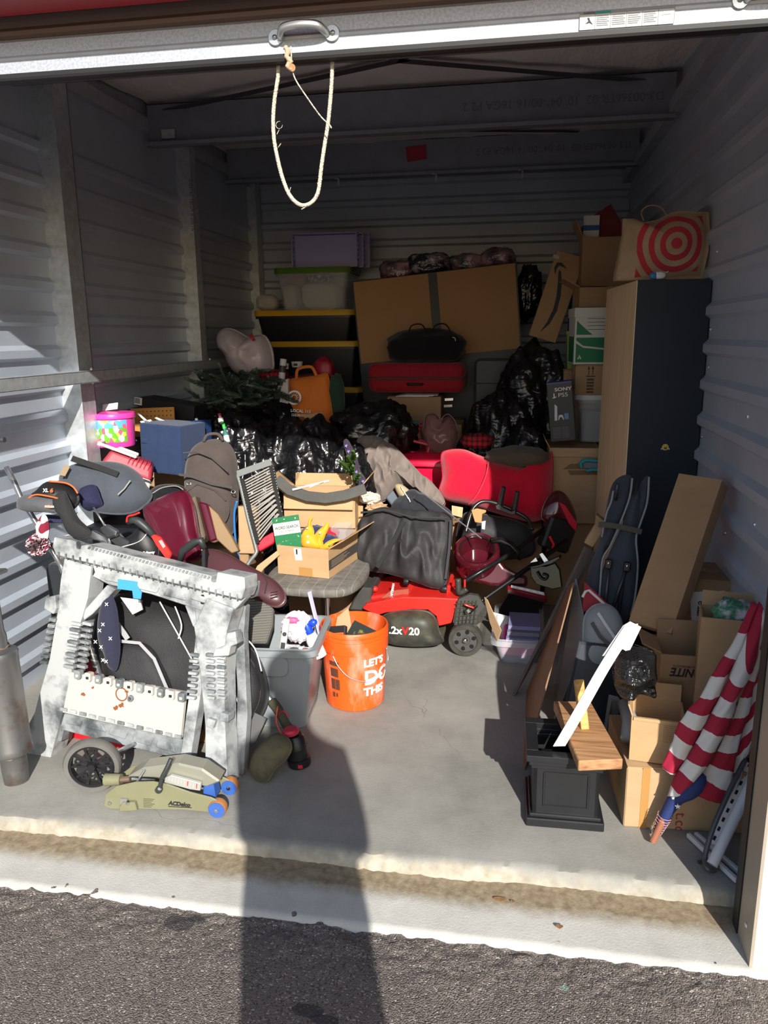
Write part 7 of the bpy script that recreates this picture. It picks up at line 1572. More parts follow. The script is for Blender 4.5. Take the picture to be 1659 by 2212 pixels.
# head covers and clubs
pcv = Pl(W(110, 1110, 2.66), -4, 14)
hc = thing('driver_cover', 'black and grey driver head cover with orange piping and number', 'head cover', pcv.m)
gry = fab('cover_grey', (.085, .09, .1), .6, .1, 20); orp = mat('orange_piping', (.8, .14, .04), .5)
soft('crown', mat('cover_black', (.012, .012, .013), .5), hc, pcv.pts([(70, 1075), (85, 1058), (106, 1040), (140, 1044), (160, 1056), (172, 1080), (150, 1105), (110, 1100)]), .07, .06, .002, 5, seed=2)
soft('face', gry, hc, pcv.pts([(56, 1092), (60, 1078), (80, 1069), (110, 1073), (140, 1078), (152, 1090), (145, 1108), (110, 1107), (80, 1106), (60, 1100)]), .035, .02, .002, 5, m=T(0, -.05, 0), seed=3)
for L_, dy in (([(57, 1098), (57, 1082), (75, 1069), (105, 1072), (138, 1080)], -.075), ([(106, 1040), (140, 1043), (158, 1052), (168, 1066)], -.045)): M().tube(smoothpath([pcv.pt(*q, dy) for q in L_], 4), .0035, 6).build('piping', orp, hc, smooth=True)
x, z = pcv.uv(92, 1063, -.08); text('lettering', 'XL', .02, fr((x, -.078, z), 0, -20, -4), wht, hc, bold=.0005, shear=.3); text('lettering', '6', .022, fr((x+.03, -.078, z), 0, -20, -4), orp, hc, bold=.0008, shear=.3, sx=1.3)
x, z = pcv.uv(96, 1096, -.09); M().prism([(x+.018*math.cos(t)+.018, z+.006*math.sin(t)+.004) for t in [k*.42 for k in range(15)]], -.088, -.086).build('oval_badge', orp, hc); text('lettering', 'BURNER', .011, T(x, -.0885, z), wht, hc)
soft('neck_sock', mat('cover_knit', (.02, .021, .022), .9, bump=.3, bscale=120), hc, pcv.pts([(138, 1075), (160, 1062), (172, 1082), (190, 1120), (218, 1150), (200, 1165), (172, 1155), (155, 1120), (140, 1098)]), .03, .02, .003, 10, m=T(0, -.06, 0), ctr=pcv.uv(172, 1115))
pnv = Pl(W(205, 1110, 2.74), 0, 10)
nv = thing('knit_cover', 'navy ribbed knit club cover behind the driver head cover', 'head cover', pnv.m)
soft('knit', mat('navy_ribbed', (.022, .024, .075), .9, bump=.8, bscale=60, stretch=(8, 8, .4)), nv, pnv.pts([(172, 1060), (190, 1048), (208, 1050), (218, 1075), (222, 1092), (205, 1100), (192, 1104), (178, 1092)]), .045, .04, .003, 8)
pnv2 = Pl(W(150, 1150, 2.7), 0, 10); nv2 = thing('knit_cover', 'navy knit club cover hanging below the driver head cover', 'head cover', pnv2.m)
soft('knit', fab('navy_knit2', (.025, .027, .085)), nv2, pnv2.pts([(98, 1112), (130, 1114), (160, 1114), (172, 1130), (182, 1158), (165, 1165), (150, 1135), (125, 1130), (100, 1128)]), .025, .02, .003, 8, ctr=pnv2.uv(150, 1122))
ppm = Pl(W(85, 1190, 2.6), 0, 6)
pm_ = thing('pompom_cover', 'maroon and white striped knit cover with a big pompom', 'head cover', ppm.m)
strk = mat('striped_knit', (.6, .58, .57), .9, col2=(.2, .01, .03), scale=26, thr=(.5, .52), detail=0)
soft('knit', strk, pm_, ppm.pts([(78, 1145), (80, 1130), (92, 1112), (102, 1118), (106, 1145), (100, 1170), (85, 1168)]), .022, .02, .002, 8)
pc_ = ppm.pt(82, 1177, -.01); b = M(); r7 = random.Random(9)
for i in range(900):
    d = V((r7.gauss(0, 1), r7.gauss(0, 1), r7.gauss(0, 1))).normalized(); s = d.orthogonal().normalized()*.0036; q = pc_+d*.043*r7.uniform(.85, 1.05); p_ = pc_+d*.01
    b.add([p_-s, p_+s, q+s, q-s], [(0, 1, 2, 3)], r7.choice((0, 0, 1, 1, 2)))
o_ = b.build('pompom', [mat('yarn_white', (.68, .62, .64), .9), mat('yarn_maroon', (.24, .02, .05), .9), mat('yarn_navy', (.05, .04, .07), .9)], pm_); o_['kind'] = 'stuff'
x, z = ppm.uv(115, 1178, -.03); t_ = thing('number_tag', 'round black tag with a white number five on the cart tube', 'tag', fr(W(115, 1178, 2.665), 0, 0, 0)); M().prism(disc(0, 0, .0125, 18), -.003, 0).build('disc', blackp, t_); b = M(); ring(b, 0, 0, .0095, .0112, -.0036, -.003); b.build('white_ring', wht, t_); text('lettering', '5', .016, fr((-.0045, -.0037, -.0055), 0, 0, 10), wht, t_, bold=.0006)
iron = mat('polished_iron', (.5, .52, .54), .2, .95); shaft = mat('club_shaft', (.6, .62, .64), .2, .9)
for i, (a, c, hd_, lb) in enumerate((((200, 1092), (228, 1138), [(218, 1142), (232, 1132), (256, 1146), (252, 1158), (234, 1164)], 'steel golf iron head in front of the navy knit cover'), ((245, 1150), (268, 1180), [(182, 1152), (205, 1146), (232, 1160), (240, 1178), (215, 1172), (190, 1166)], 'steel golf iron head resting just above the saw horse beam'), ((255, 1148), (282, 1182), [(240, 1166), (262, 1158), (285, 1170), (278, 1184), (255, 1182)], 'dark golf iron head at the right of the club cluster'))):
    q = Pl(W(*c, 2.7), 0, 20); t = thing('golf_club', lb, 'golf club', q.m, 'golf irons above the saw horse'); M().tube([q.pt(*a), q.pt(*c)], .005, 8).build('shaft', shaft, t, smooth=True); M().prism(q.pts(hd_), -.012, .012).build('head', iron if i < 2 else mat('dark_iron', (.12, .12, .12), .3, .8), t, bevel=.004)
    M().tube([q.pt(*c), q.pt(c[0]+20, c[1]+70, .05)], .005, 8).build('lower_shaft', shaft, t, smooth=True)
pca = Pl(W(300, 1195, 2.72), 0, 16, 8)
cw_ = thing('putter_cover', 'black rounded putter cover with white script behind the beam', 'head cover', pca.m)
soft('cover', mat('cover_black', (.012, .012, .013)), cw_, pca.pts([(250, 1180), (290, 1150), (310, 1128), (328, 1140), (340, 1165), (344, 1195), (330, 1215), (285, 1200)]), .04, .035, .002, 5)
M().tube(smoothpath([pca.pt(*q, -.04) for q in ((262, 1182), (300, 1170), (318, 1150), (318, 1132))], 4), .002, 6).build('white_piping', wht, cw_, smooth=True)
x, z = pca.uv(308, 1197, -.045); text('lettering', 'Callaway', .014, fr((x, -.045, z), 0, 0, -14), wht, cw_, bold=.0004)
sw = thing('pruning_saw', 'pruning saw with a black and red grip lying on the club covers', 'saw', W(330, 1160, 2.66)); o = sw.matrix_world.translation
M().tube([W(*q, 2.65)-o for q in ((275, 1128), (290, 1122), (302, 1128), (316, 1140), (335, 1160))], [.012, .016, .017, .015, .012], 10).build('grip', mat('rubber_grip', (.03, .035, .035)), sw, smooth=True)
q = Pl(W(350, 1185, 2.63), 0, 12); M().prism(q.pts([(327, 1158), (335, 1154), (348, 1160), (371, 1195), (366, 1210), (356, 1202), (340, 1180)]), -.008, .008, m=Matrix.Translation(-o) @ q.m).build('red_sheath', mat('mower_red', (.68, .022, .016)), sw, bevel=.003)
M().prism(q.pts([(345, 1168), (352, 1166), (360, 1180), (355, 1184)]), -.01, -.008, m=Matrix.Translation(-o) @ q.m).build('grey_button', gpip, sw)
M().tube(smoothpath([W(*p_, 2.63)-o for p_ in ((274, 1128), (276, 1116), (290, 1112), (302, 1107))], 4), .004, 6).build('red_edge', mat('mower_red', (.68, .022, .016)), sw, smooth=True)
# red tool case behind, by the wall
prt = Pl(G(100, 1648)+V((-.08, .2, 0)), -12)
rt_ = thing('red_case', 'bright red plastic tool case on the floor behind the saw horse', 'case', prt.m)
M().prism(rrect(0, .36, 0, .28, .03, 4), 0, .16).build('shell', mat('case_red', (.62, .012, .02), .4), rt_, bevel=.012, seg=2); M().box(.02, .06, -.012, 0, .2, .25).build('latch', gpip, rt_)
tag(M().box(0, .3, 0, .34, 0, .62).build('dark_suitcase', fab('dark_luggage', (.02, .024, .03)), loc=fr((-2.06, 2.98, 0), -3), bevel=.03, seg=3), 'dark soft suitcase in shadow behind the rusty muffler', 'suitcase')
# ------------------------------------------------------------------ saw horse
ps_ = Pl(G(445, 1692)+V((0, .012, .0)), -8, 9)
sh = thing('saw_horse', 'paint-stained grey plastic saw horse propped at a tilt near the front left', 'saw horse', ps_.m)
shm = mat('saw_horse_plastic', (.4, .42, .425), .6, col2=(.07, .08, .09), scale=9, thr=(.47, .68), detail=10)
dkm = mat('saw_horse_dirty', (.27, .29, .3), .65, col2=(.06, .07, .075), scale=11, thr=(.42, .66), detail=10)
def sp_(pts, y0, y1, nm, m_=shm, bev=.003): return M().prism(ps_.pts(pts), y0, y1).build(nm, m_, sh, bevel=bev)
sp_([(133, 1178), (136, 1158), (182, 1166), (183, 1182), (192, 1184), (193, 1176), (206, 1174), (472, 1240), (470, 1252), (480, 1254), (484, 1232), (542, 1243), (543, 1268), (535, 1290), (140, 1196)], -.05, .05, 'top_beam')
sp_([(140, 1196), (535, 1290), (515, 1312), (505, 1322), (440, 1318), (330, 1282), (240, 1262), (150, 1215)], -.015, .03, 'upper_rail')
for t in range(26):
    f = (t+.5)/26; px = 140+395*f; py = 1196+94*f; sp_([(px-1, py-9), (px+1.5, py-9), (px+1.5, py+1), (px-1, py+1)], -.056, -.05, 'beam_tooth', dkm, 0)
for t in range(34):
    f = (t+.5)/34; px = 208+262*f; py = 1175+65.5*f; sp_([(px, py+1), (px+4, py+2), (px+1, py+7), (px-3, py+6)], -.0535, -.05, 'beam_notch', dkm, 0)
sp_([(150, 1205), (208, 1222), (200, 1290), (182, 1350), (168, 1430), (150, 1520), (128, 1600), (118, 1640), (62, 1624), (72, 1590), (95, 1500), (118, 1420), (135, 1320), (142, 1250)], -.03, .06, 'leg')
sp_([(455, 1290), (512, 1312), (498, 1360), (492, 1460), (494, 1560), (500, 1692), (452, 1690), (452, 1560), (440, 1440), (428, 1350)], -.03, .06, 'leg')
sp_([(420, 1312), (455, 1310), (450, 1400), (436, 1500), (420, 1600), (408, 1672), (388, 1668), (400, 1580), (414, 1480), (426, 1370)], -.012, .04, 'leg_web')
sp_([(238, 1262), (256, 1272), (206, 1325), (188, 1338), (186, 1320)], -.02, .03, 'corner_brace'); sp_([(405, 1306), (425, 1310), (432, 1360), (422, 1350)], -.02, .03, 'corner_brace')
for (a, c, d, e) in (((238, 1238), (272, 1245), (282, 1262), (232, 1252)), ((300, 1252), (352, 1266), (344, 1280), (296, 1268)), ((368, 1268), (398, 1276), (408, 1296), (358, 1284)), ((196, 1200), (240, 1212), (236, 1222), (190, 1212)), ((420, 1280), (470, 1294), (466, 1306), (416, 1292))): sp_([a, c, d, e], -.021, -.015, 'relief_rib', shm, .003)
trm = mat('tray_white', (.5, .465, .415), .55, col2=(.2, .055, .02), scale=6, thr=(.66, .7), detail=3)
sp_([(160, 1448), (408, 1492), (398, 1592), (142, 1534)], -.028, -.006, 'tray', trm)
for i in range(11):
    f = i/10; px = 182+222*f; py = 1452+48*f
    P = ps_.uv(px, py); M().prism(rrect(P[0]-.0135, P[0]+.0135, P[1]-.017, P[1]+.017, .007, 3), -.042, -.02).build('hinge_clip', dkm if i % 2 == 0 else trm, sh)
    M().prism(rrect(P[0]-.006, P[0]+.006, P[1]-.008, P[1]+.002, .002, 2), -.0435, -.042).build('clip_window', trm if i % 2 == 0 else txtm, sh)
for i in range(13):
    f = i/12; px = 150+245*f; py = 1526+58*f; sp_([(px-7, py-4), (px+7, py-1), (px+7, py+6), (px-7, py+3)], -.036, -.028, 'hinge_knuckle', shm if i % 2 else dkm, .001)
sp_([(140, 1538), (398, 1596), (392, 1650), (385, 1652), (378, 1634), (160, 1580), (142, 1575), (136, 1600), (128, 1600)], -.014, .03, 'lower_rail', dkm)
for (a, c, d, e) in (((200, 1552), (226, 1560), (236, 1578), (196, 1570)), ((244, 1568), (284, 1578), (276, 1594), (240, 1582)), ((296, 1580), (338, 1592), (330, 1608), (292, 1596)), ((345, 1594), (378, 1602), (386, 1624), (342, 1610)), ((150, 1546), (186, 1552), (180, 1566), (148, 1560))): sp_([a, c, d, e], -.02, -.014, 'relief_rib', dkm, .003)
for i in range(8):
    py = 1338+13*i; sh_ = -2.2*i
    for x0_, w0 in ((170+sh_, 22), (196+sh_*.8, 18)): sp_([(x0_, py), (x0_+w0, py+4), (x0_+w0, py+10), (x0_, py+6)], -.048, -.03, 'step_rib', dkm if i % 2 else shm, .001)
    sp_([(132-2.8*i-10, py-8), (146-2.8*i-10, py-5), (144-2.8*i-10, py+2), (130-2.8*i-10, py-1)], -.04, .03, 'step_rib', dkm, .001)
    py = 1405+13*i
    for x0_ in (424-i, 458+i*.2, 480+i*.3): sp_([(x0_, py), (x0_+17, py+2), (x0_+17, py+8), (x0_, py+6)], -.046, -.03, 'step_rib', dkm if (i+1) % 2 else shm, .001)
for P in ([(118, 1286), (138, 1282), (140, 1310), (134, 1322), (114, 1310)], [(504, 1362), (522, 1358), (526, 1385), (512, 1390), (508, 1410), (474, 1412), (478, 1396), (500, 1388)], [(490, 1530), (508, 1535), (506, 1552), (488, 1548)], [(462, 1542), (480, 1548), (474, 1566), (460, 1560)]): sp_(P, -.05, .0, 'side_hook', shm, .003)
for px, py in ((205, 1230), (443, 1292)): x, z = ps_.uv(px, py); k = sp_([(px-3, py-9), (px+2, py-9), (px+4, py-2), (px+6, py+5), (px+2, py+12), (px-4, py+11), (px-6, py+4)], -.0165, -.0145, 'keyhole', txtm, 0)
M().prism(ps_.pts([(263, 1249), (305, 1255), (304, 1262), (314, 1278), (312, 1292), (296, 1290), (294, 1274), (262, 1270)]), -.0235, -.0205).build('blue_tape', mat('painters_tape', (.05, .3, .62), .6), sh)
x, z = ps_.uv(283, 1508, -.03); b = M(); ring(b, x, z, .007, .012, -.04, -.028, 20); b.build('hole_collar', dkm, sh); M().prism(disc(x, z, .008, 14), -.0286, -.028).build('hole', txtm, sh)
x, z = ps_.uv(262, 1500, -.03); b = M(); ring(b, x, z, .022, .027, -.0292, -.028, 28); b.build('rust_ring', mat('rust_stain', (.24, .07, .025), .8), sh)
for px, py, r_ in ((168, 1466, .006), (200, 1486, .006), (178, 1500, .010), (250, 1530, .011), (262, 1524, .012), (272, 1494, .008)): x, z = ps_.uv(px, py, -.03); M().prism([(x+r_*(1+.4*math.sin(k*2.1+px))*math.cos(k*.7), z+r_*(.8+.4*math.cos(k*1.7+py))*math.sin(k*.7)) for k in range(9)], -.0288, -.028).build('rust_spot', mat('rust_stain', (.24, .07, .025)), sh)
# folded rear half
for P in ([(480, 1300), (510, 1318), (506, 1380), (514, 1560), (505, 1690), (488, 1690), (492, 1500), (484, 1380)], [(150, 1230), (190, 1240), (160, 1400), (112, 1630), (90, 1622), (130, 1420)]): sp_(P, .07, .11, 'rear_leg', dkm)
sp_([(150, 1175), (530, 1265), (525, 1300), (150, 1215)], .06, .12, 'rear_beam', dkm)
# ------------------------------------------------------------------ floor jack
pjk = Pl(G(470, 1772)+V((0, .02, 0)), 3)
jk_ = thing('floor_jack', 'olive trolley floor jack with blue wheels and saddle at the slab edge', 'jack', pjk.m)
olv = mat('jack_olive', (.2, .195, .115), .38, var=.08, scale=12); cha = mat('jack_champagne', (.3, .295, .24), .35, .3)
blu_ = mat('jack_blue', (.04, .11, .38), .4, var=.15, scale=20); cst = mat('caster_brown', (.36, .15, .05), .6)
body = [(224, 1742), (227, 1716), (250, 1699), (292, 1690), (330, 1689), (362, 1695), (410, 1712), (455, 1723), (480, 1734), (482, 1744), (462, 1756), (400, 1750), (300, 1748), (240, 1748)]
M().prism(pjk.pts(body), 0, .008).build('side_plate', olv, jk_, bevel=.002); M().prism(pjk.pts(body), .125, .133).build('side_plate', olv, jk_, bevel=.002)
M().prism(pjk.pts([(265, 1690), (300, 1670), (345, 1664), (378, 1660), (430, 1672), (470, 1700), (440, 1712), (380, 1700), (330, 1692)]), .03, .1).build('lift_arm', cha, jk_, bevel=.006)
M().prism(pjk.pts([(358, 1678), (370, 1672), (436, 1690), (434, 1706), (412, 1703), (356, 1688)], .02), .012, .026).build('scale_plate', mat('scale_silver', (.5, .5, .47), .35, .4), jk_, bevel=.002)
for i in range(10): M().prism(pjk.pts([(366+6.5*i, 1676+1.9*i), (368+6.5*i, 1676.5+1.9*i), (367+6.5*i, 1686+1.9*i), (365+6.5*i, 1685.5+1.9*i)], .012), .0105, .012).build('scale_mark', mat('scale_red', (.4, .06, .04), .6) if i in (6, 9) else mat('print_grey', (.4, .4, .4)), jk_)
M().tube([pjk.pt(228, 1684, .066), pjk.pt(262, 1684, .066)], [.022, .02], 14).build('handle_socket', olv, jk_, smooth=40); M().tube([pjk.pt(262, 1684, .066), pjk.pt(282, 1682, .066)], .011, 8).build('socket_bolt', mat('rusty_bolt', (.2, .14, .1), .6, .4), jk_)
M().tube([pjk.pt(285, 1682, .066), pjk.pt(335, 1686, .066)], .005, 8).build('return_spring', mat('bright_steel', (.6, .62, .68)), jk_); M().tube([pjk.pt(295, 1690, .02), pjk.pt(312, 1664, .02)], .0035, 6).build('spring_hook', mat('bright_steel', (.6, .62, .68)), jk_)
M().tube(smoothpath([pjk.pt(345, 1702, -.01), pjk.pt(350, 1680, -.012), pjk.pt(360, 1660, -.005), pjk.pt(370, 1638, .01)], 4), .0075, 8).build('carry_handle', mat('rubber_grip', (.03, .035, .035)), jk_, smooth=True); M().prism(disc(*pjk.uv(345, 1703), .012, 16), -.014, 0).build('handle_pivot', mat('rubber_grip', (.03, .035, .035)), jk_); M().lathe([(0, .004), (.006, .004), (.008, 0)], 10, m=Matrix.Translation(pjk.pt(345, 1703, -.014)) @ Matrix.Rotation(math.pi/2, 4, 'X')).build('pivot_bolt', mat('chrome', (.75, .76, .77)), jk_)
sx_, sz_ = pjk.uv(456, 1712, .06)
M().frustum((sx_-.024, sx_+.024, .035, .095), (sx_-.018, sx_+.018, .04, .09), sz_-.01, sz_+.045).build('saddle_post', blu_, jk_, bevel=.004)
M().lathe([(0, 0), (.022, 0), (.027, .008), (.027, .024), (.02, .024), (.018, .012), (0, .012)], 20, m=Matrix.Translation((sx_, .065, sz_+.045))).build('saddle', blu_, jk_, smooth=40)
R1 = .031
for y0 in (-.008, .125):
    mmw = Matrix.Translation((pjk.uv(470, 1753)[0], y0+.012, R1)) @ Matrix.Rotation(math.pi/2, 4, 'X')
    M().lathe([(R1*.9, .014), (R1, .01), (R1, -.014), (R1*.9, -.016)], 28, m=mmw).build('wheel_tyre', cst, jk_, smooth=40); M().lathe([(0, .015), (R1*.92, .015), (R1*.92, -.015), (0, -.015)], 28, m=mmw).build('wheel_disc', blu_, jk_, smooth=40); M().lathe([(0, .02), (.007, .019), (.009, .014)], 14, m=mmw).build('wheel_cap', mat('chrome', (.75, .76, .77)), jk_, smooth=40)
    xc, _z = pjk.uv(272, 1758); mmc = Matrix.Translation((xc, y0+.012, .018)) @ Matrix.Rotation(math.radians(35), 4, 'Z') @ Matrix.Rotation(math.pi/2, 4, 'X')
    M().lathe([(0, .009), (.016, .009), (.018, .006), (.018, -.006), (.016, -.009), (0, -.009)], 20, m=mmc).build('caster_wheel', cst, jk_, smooth=40); M().lathe([(0, .0105), (.012, .0105), (.012, .009)], 16, m=mmc).build('caster_disc', blu_, jk_)
    M().box(xc-.012, xc+.014, y0+.0, y0+.004, .014, .05).build('caster_fork', mat('bright_steel', (.6, .62, .68)), jk_)
M().prism(pjk.pts([(262, 1738), (268, 1728), (295, 1728), (300, 1745), (262, 1748)]), -.016, .0).build('caster_bracket', olv, jk_, bevel=.002)
for px, py in ((237, 1735), (276, 1734)): M().lathe([(0, .006), (.006, .005), (.008, 0)], 10, m=Matrix.Translation(pjk.pt(px, py, -.001 if px == 237 else -.016)) @ Matrix.Rotation(math.pi/2, 4, 'X')).build('bolt', mat('chrome', (.75, .76, .77)), jk_)
x, z = pjk.uv(364, 1738); text('lettering', 'ACDelco', .0205, fr((x, -.0006, z), 0, 0, 2.5), txtm, jk_, bold=.0012, shear=.25, sx=.98); M().prism(pjk.pts([(364, 1741), (414, 1744), (414, 1745.5), (364, 1742.5)]), -.001, 0).build('underline', txtm, jk_)
b = M()
for i in range(6): q = pjk.uv(310, 1726+3.4*i); b.box(q[0], q[0]+.04-.006*(i % 3), -.001, 0, q[1], q[1]+.0022)
o_ = b.build('warning_print', mat('print_dark_olive', (.1, .09, .05), .7), jk_); o_['kind'] = 'stuff'
# ------------------------------------------------------------------ muffler pipe at the left edge
mf0 = G(18, 1702)+V((0, .05, 0)); kx = mf0.y/FPX*1.06
mf = thing('muffler', 'rusty grey exhaust muffler standing on end at the left edge', 'muffler', fr(mf0, 0, 2, -3.5))
ms = mat('scorched_steel', (.2, .2, .2), .42, .75, col2=(.13, .075, .045), scale=9, thr=(.5, .72), detail=8)
M().lathe([(0, 0), (.043, 0), (.046, .05), (.045, .1), (.05, .11), (.07, .115), (.074, .125), (.07, .14), (.071, .48), (.074, .495), (.07, .505), (.05, .51), (.042, .52), (.043, .56), (.038, .58), (.037, .76), (.036, .9), (0, .9)], 36).build('can', ms, mf, smooth=40)
M().tube(smoothpath([(0, 0, .88), (-.003, 0, .95), (-.02, 0, 1.02), (-.06, 0, 1.08), (-.12, 0, 1.12)], 5), .0365, 16).build('bent_pipe', ms, mf, smooth=True)
M().lathe([(.037, .815), (.0382, .815), (.0382, .865), (.037, .865)], 28).build('yellow_sticker', mat('sticker_yellow2', (.72, .5, .01), .5), mf, smooth=True); M().box(-.02, .012, -.0392, -.036, .822, .848).build('barcode_patch', white, mf)
M().prism(rrect(-.06, .085, .792, .808, .008, 3), -.03, .02).build('flange', ms, mf, bevel=.002); M().prism(disc(.055, .8, .006, 10), -.031, -.03).build('flange_hole', mat('bright_steel', (.6, .62, .68)), mf)
for z, r_ in ((.108, .05), (.52, .045), (.79, .04)): b = M(); b.tube([(r_*math.cos(a), r_*math.sin(a), z+.003*math.sin(a*7)) for a in [k*.209 for k in range(30)]], .004, 6, closed=True); b.build('weld_bead', mat('weld', (.26, .2, .14), .6, .5), mf, smooth=True)
rdl = W(10, 950, 2.35); tag(M().tube([V((0, 0, 0)), V((-.2, .0, -.005))], .009, 12).build('pipe_stub', mat('grey_rod', (.09, .095, .1)), loc=rdl), 'dark rod end reaching in at the left picture edge', 'rod')
# ------------------------------------------------------------------ string trimmer
tr_ = thing('string_trimmer', 'battery string trimmer head with mud-caked guard on the floor', 'trimmer', G(645, 1655)); o = tr_.matrix_world.translation
M().tube([W(562, 1478, 2.78)-o, W(590, 1520, 2.7)-o], .013, 12).build('shaft', chr_, tr_, smooth=True)
M().tube([p-o for p in smoothpath([W(588, 1516, 2.7), W(602, 1535, 2.67), W(618, 1565, 2.63), W(635, 1590, 2.6), W(646, 1615, 2.585)], 4)], [.02]*5+[.018]*4+[.02, .024, .028, .032, .034, .035, .036, .036], 14).build('gear_neck', mat('muddy_green', (.07, .065, .04), .8, var=.3, scale=18), tr_, smooth=True)
hm = Matrix.Translation(G(648, 1652, 0)-o) @ Matrix.Rotation(math.radians(-8), 4, 'Y')
M().lathe([(0, .002), (.042, .002), (.044, .012), (.044, .03), (.036, .034), (.036, .07), (.04, .074), (.036, .115), (.028, .125), (0, .125)], 28, m=hm).build('spool_head', blackp, tr_, smooth=40)
M().lathe([(.03, .12), (.032, .132), (.026, .14), (0, .14)], 24, m=hm @ T(-.012, 0, .012)).build('red_cap', mat('trimmer_red', (.45, .02, .05), .45), tr_, smooth=40); M().box(.008, .026, -.0455, -.043, .01, .024, m=hm).build('red_badge', mat('trimmer_red', (.45, .02, .05)), tr_)
pgd = Pl(G(575, 1692), -6, 38)
soft('guard', mat('mud_guard', (.12, .105, .055), .85, col2=(.05, .05, .04), scale=13, thr=(.4, .7)), tr_, pgd.pts([(541, 1665), (546, 1632), (565, 1606), (595, 1584), (622, 1592), (632, 1615), (620, 1640), (598, 1660), (578, 1690), (556, 1688)]), .05, .0, .006, 9, m=Matrix.Translation(-o) @ pgd.m, seed=3)
M().tube([p-o for p in smoothpath([W(600, 1525, 2.64), W(597, 1560, 2.6), W(612, 1590, 2.56), W(628, 1604, 2.55)], 5)], .003, 6).build('red_cable', mat('orange_cable', (.6, .1, .04), .5), tr_, smooth=True)
M().tube([p-o for p in smoothpath([W(625, 1548, 2.6), W(612, 1536, 2.6), W(600, 1545, 2.62)], 5)], .003, 6).build('red_cable', mat('trimmer_red', (.45, .02, .05)), tr_, smooth=True)
tag(M().tube([V((0, 0, 0)), V((.035, .01, 0))], .004, 6).build('white_peg', mat('white_vinyl', (.72, .72, .68)), loc=G(535, 1600, .0045)), 'tiny white plastic peg on the floor by the golf bag strap', 'peg')
# ------------------------------------------------------------------ the photographer, standing behind the camera
PX, PY, PZ = .12, -.2, -.06
body_v = [(0, 0, .98), (0, .0, 1.12), (0, 0, 1.3), (0, 0, 1.48), (0, .01, 1.58), (0, .02, 1.66), (0, .035, 1.76), (0, .03, 1.86),
          (-.1, 0, .94), (-.115, .01, .5), (-.12, -.02, .09), (-.125, .16, .03), (.1, 0, .94), (.115, .01, .5), (.12, -.02, .09), (.125, .16, .03),
          (-.165, 0, 1.49), (-.175, .05, 1.2), (-.155, .12, 1.42), (.165, 0, 1.49), (.175, .05, 1.2), (-.03, .12, 1.42)]
body_e = [(0, 1), (1, 2), (2, 3), (3, 4), (4, 5), (5, 6), (6, 7), (0, 8), (8, 9), (9, 10), (10, 11), (0, 12), (12, 13), (13, 14), (14, 15), (3, 16), (16, 17), (17, 18), (3, 19), (19, 20), (20, 21)]
rads = [.215, .2, .195, .16, .07, .075, .098, .075, .105, .075, .05, .045, .105, .075, .05, .045, .075, .055, .04, .075, .055, .04]
me = bpy.data.meshes.new('person'); me.from_pydata([V(v) for v in body_v], body_e, [])
pers = bpy.data.objects.new('person', me); COL.objects.link(pers); pers.location = (PX, PY, PZ); pers.scale = (1, 1, 1.09)
sk_ = pers.modifiers.new('skin', 'SKIN')
for i, r_ in enumerate(rads):
    d = me.skin_vertices[0].data[i]; d.radius = (r_, r_*(.72 if i in (0, 1, 2, 3) else 1)); d.use_root = (i == 0)
sk_.use_smooth_shade = True
ss = pers.modifiers.new('sub', 'SUBSURF'); ss.levels = 2; ss.render_levels = 2
clm = mat('dark_clothes', (.05, .055, .075), .9)
nt, N, L, B = nodes(clm); P_ = objco(nt); s_ = sepx(nt, P_)
nt.links.new(mixcol(nt, math_(nt, 'GREATER_THAN', s_[2], 1.56), mixcol(nt, math_(nt, 'GREATER_THAN', s_[2], 1.0), (.03, .04, .07), (.22, .03, .04)), (.45, .28, .2)), B.inputs['Base Color'])
me.materials.append(clm)
tag(pers, 'person in a red shirt and dark trousers standing outside, holding a phone up', 'person')
M().blob((0, .0, 1.84), (.095, .11, .075), 3, .06, 3, 24).build('hair', mat('dark_hair', (.02, .015, .012), .7), pers, smooth=True)
for sx_ in (-1, 1):
    base = V((-.16, .14, 1.43)) if sx_ < 0 else V((-.04, .14, 1.43))
    for k in range(4): M().tube(smoothpath([base+V((sx_*.01, -.03, .015*k)), base+V((sx_*.03, .0, .018*k+.01)), base+V((sx_*.005, .02, .02*k+.015))], 3), .008, 6).build('finger', mat('skin_tone', (.45, .28, .2), .6), pers, smooth=True)
    M().tube(smoothpath([base+V((0, -.03, 0)), base+V((-sx_*.02, -.025, .04)), base+V((-sx_*.03, -.03, .06))], 3), .009, 6).build('thumb', mat('skin_tone', (.45, .28, .2)), pers, smooth=True)
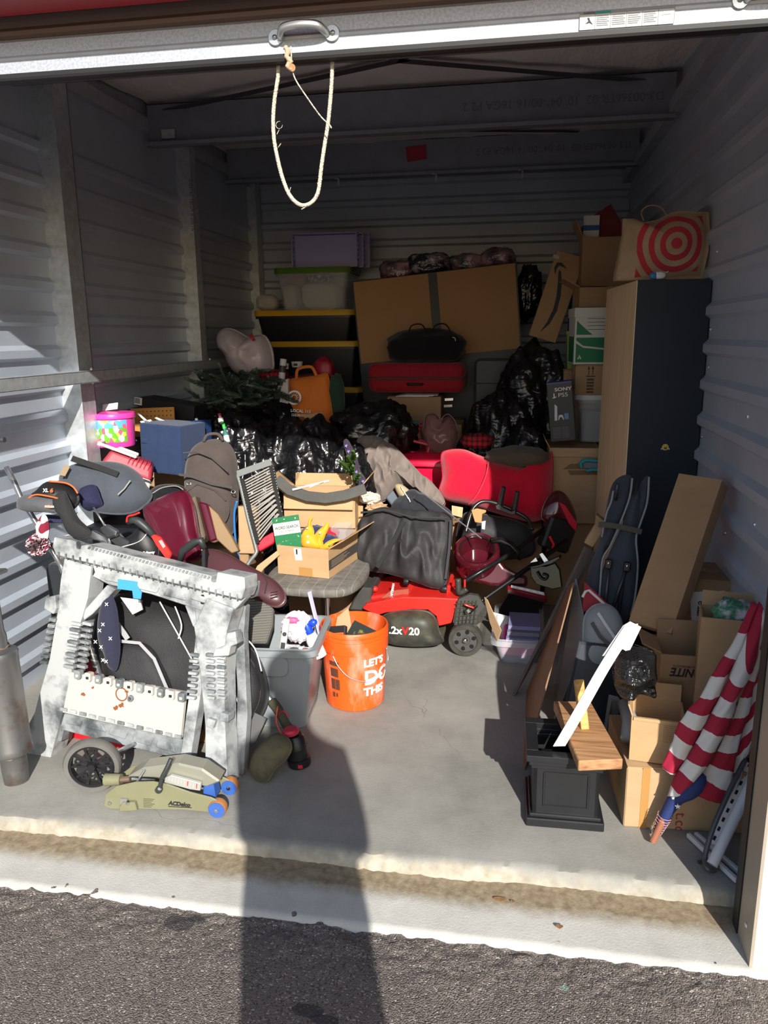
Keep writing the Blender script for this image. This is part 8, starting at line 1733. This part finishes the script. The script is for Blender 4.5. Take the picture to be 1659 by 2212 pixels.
phone = thing('phone', 'black phone held up by the photographer', 'phone', (0, -.03, CAM_H-.09)); M().box(-.037, .037, -.012, -.003, 0, .155).build('case', blackp, phone, bevel=.004)
for sx_ in (-1, 1):
    M().blob((sx_*.034, .125, 1.775), (.013, .01, .009), 1, 0, 1, 12).build('eye', mat('eye_white', (.75, .74, .72), .3), pers, smooth=True)
    M().blob((sx_*.098, .03, 1.76), (.012, .022, .032), 2, .05, 2, 12).build('ear', mat('skin_tone', (.45, .28, .2)), pers, smooth=True)
M().blob((0, .135, 1.745), (.014, .02, .024), 3, .02, 2, 12).build('nose', mat('skin_tone', (.45, .28, .2)), pers, smooth=True)
M().blob((0, .122, 1.7), (.026, .01, .008), 4, .02, 2, 12).build('mouth', mat('lip_tone', (.4, .16, .14), .5), pers, smooth=True)
# a little more clutter between the larger things
q = Pl(W(360, 1085, 3.45), -4, 25)
sa = thing('black_satchel', 'flat black mesh satchel between the cooler and the upright saddlebag', 'bag', q.m)
soft('bag', fab('black_canvas', (.008, .008, .01)), sa, q.pts([(322, 1068), (340, 1050), (375, 1046), (398, 1052), (400, 1078), (375, 1095), (340, 1092)]), .05, .08, .008, 8, seed=77)
M().tube(smoothpath([q.pt(*p_, -.055) for p_ in ((330, 1066), (350, 1054), (380, 1050), (396, 1058))], 4), .006, 6, flat=.5).build('strap', mat('grey_webbing', (.25, .25, .24)), sa, smooth=True)
q = Pl(W(575, 1232, 3.5), 8, 40, -30)
tag(M().prism(q.pts([(548, 1238), (556, 1222), (598, 1190), (604, 1198), (570, 1228), (558, 1244)]), 0, .006).build('cardboard_offcut', card(2), loc=q.m), 'folded cardboard offcut behind the toy carton on the chair side', 'cardboard')
for i, (px, py) in enumerate(((970, 866), (968, 880))):
    tag(M().box(0, .055, 0, .012, 0, .016).build('chrome_strip', mat('chrome', (.75, .76, .77)), loc=fr(W(px-9, py, 5.16), 0, 0, -3)), ('upper chrome strip glinting right of the small carton', 'lower chrome strip glinting right of the small carton')[i], 'strip')
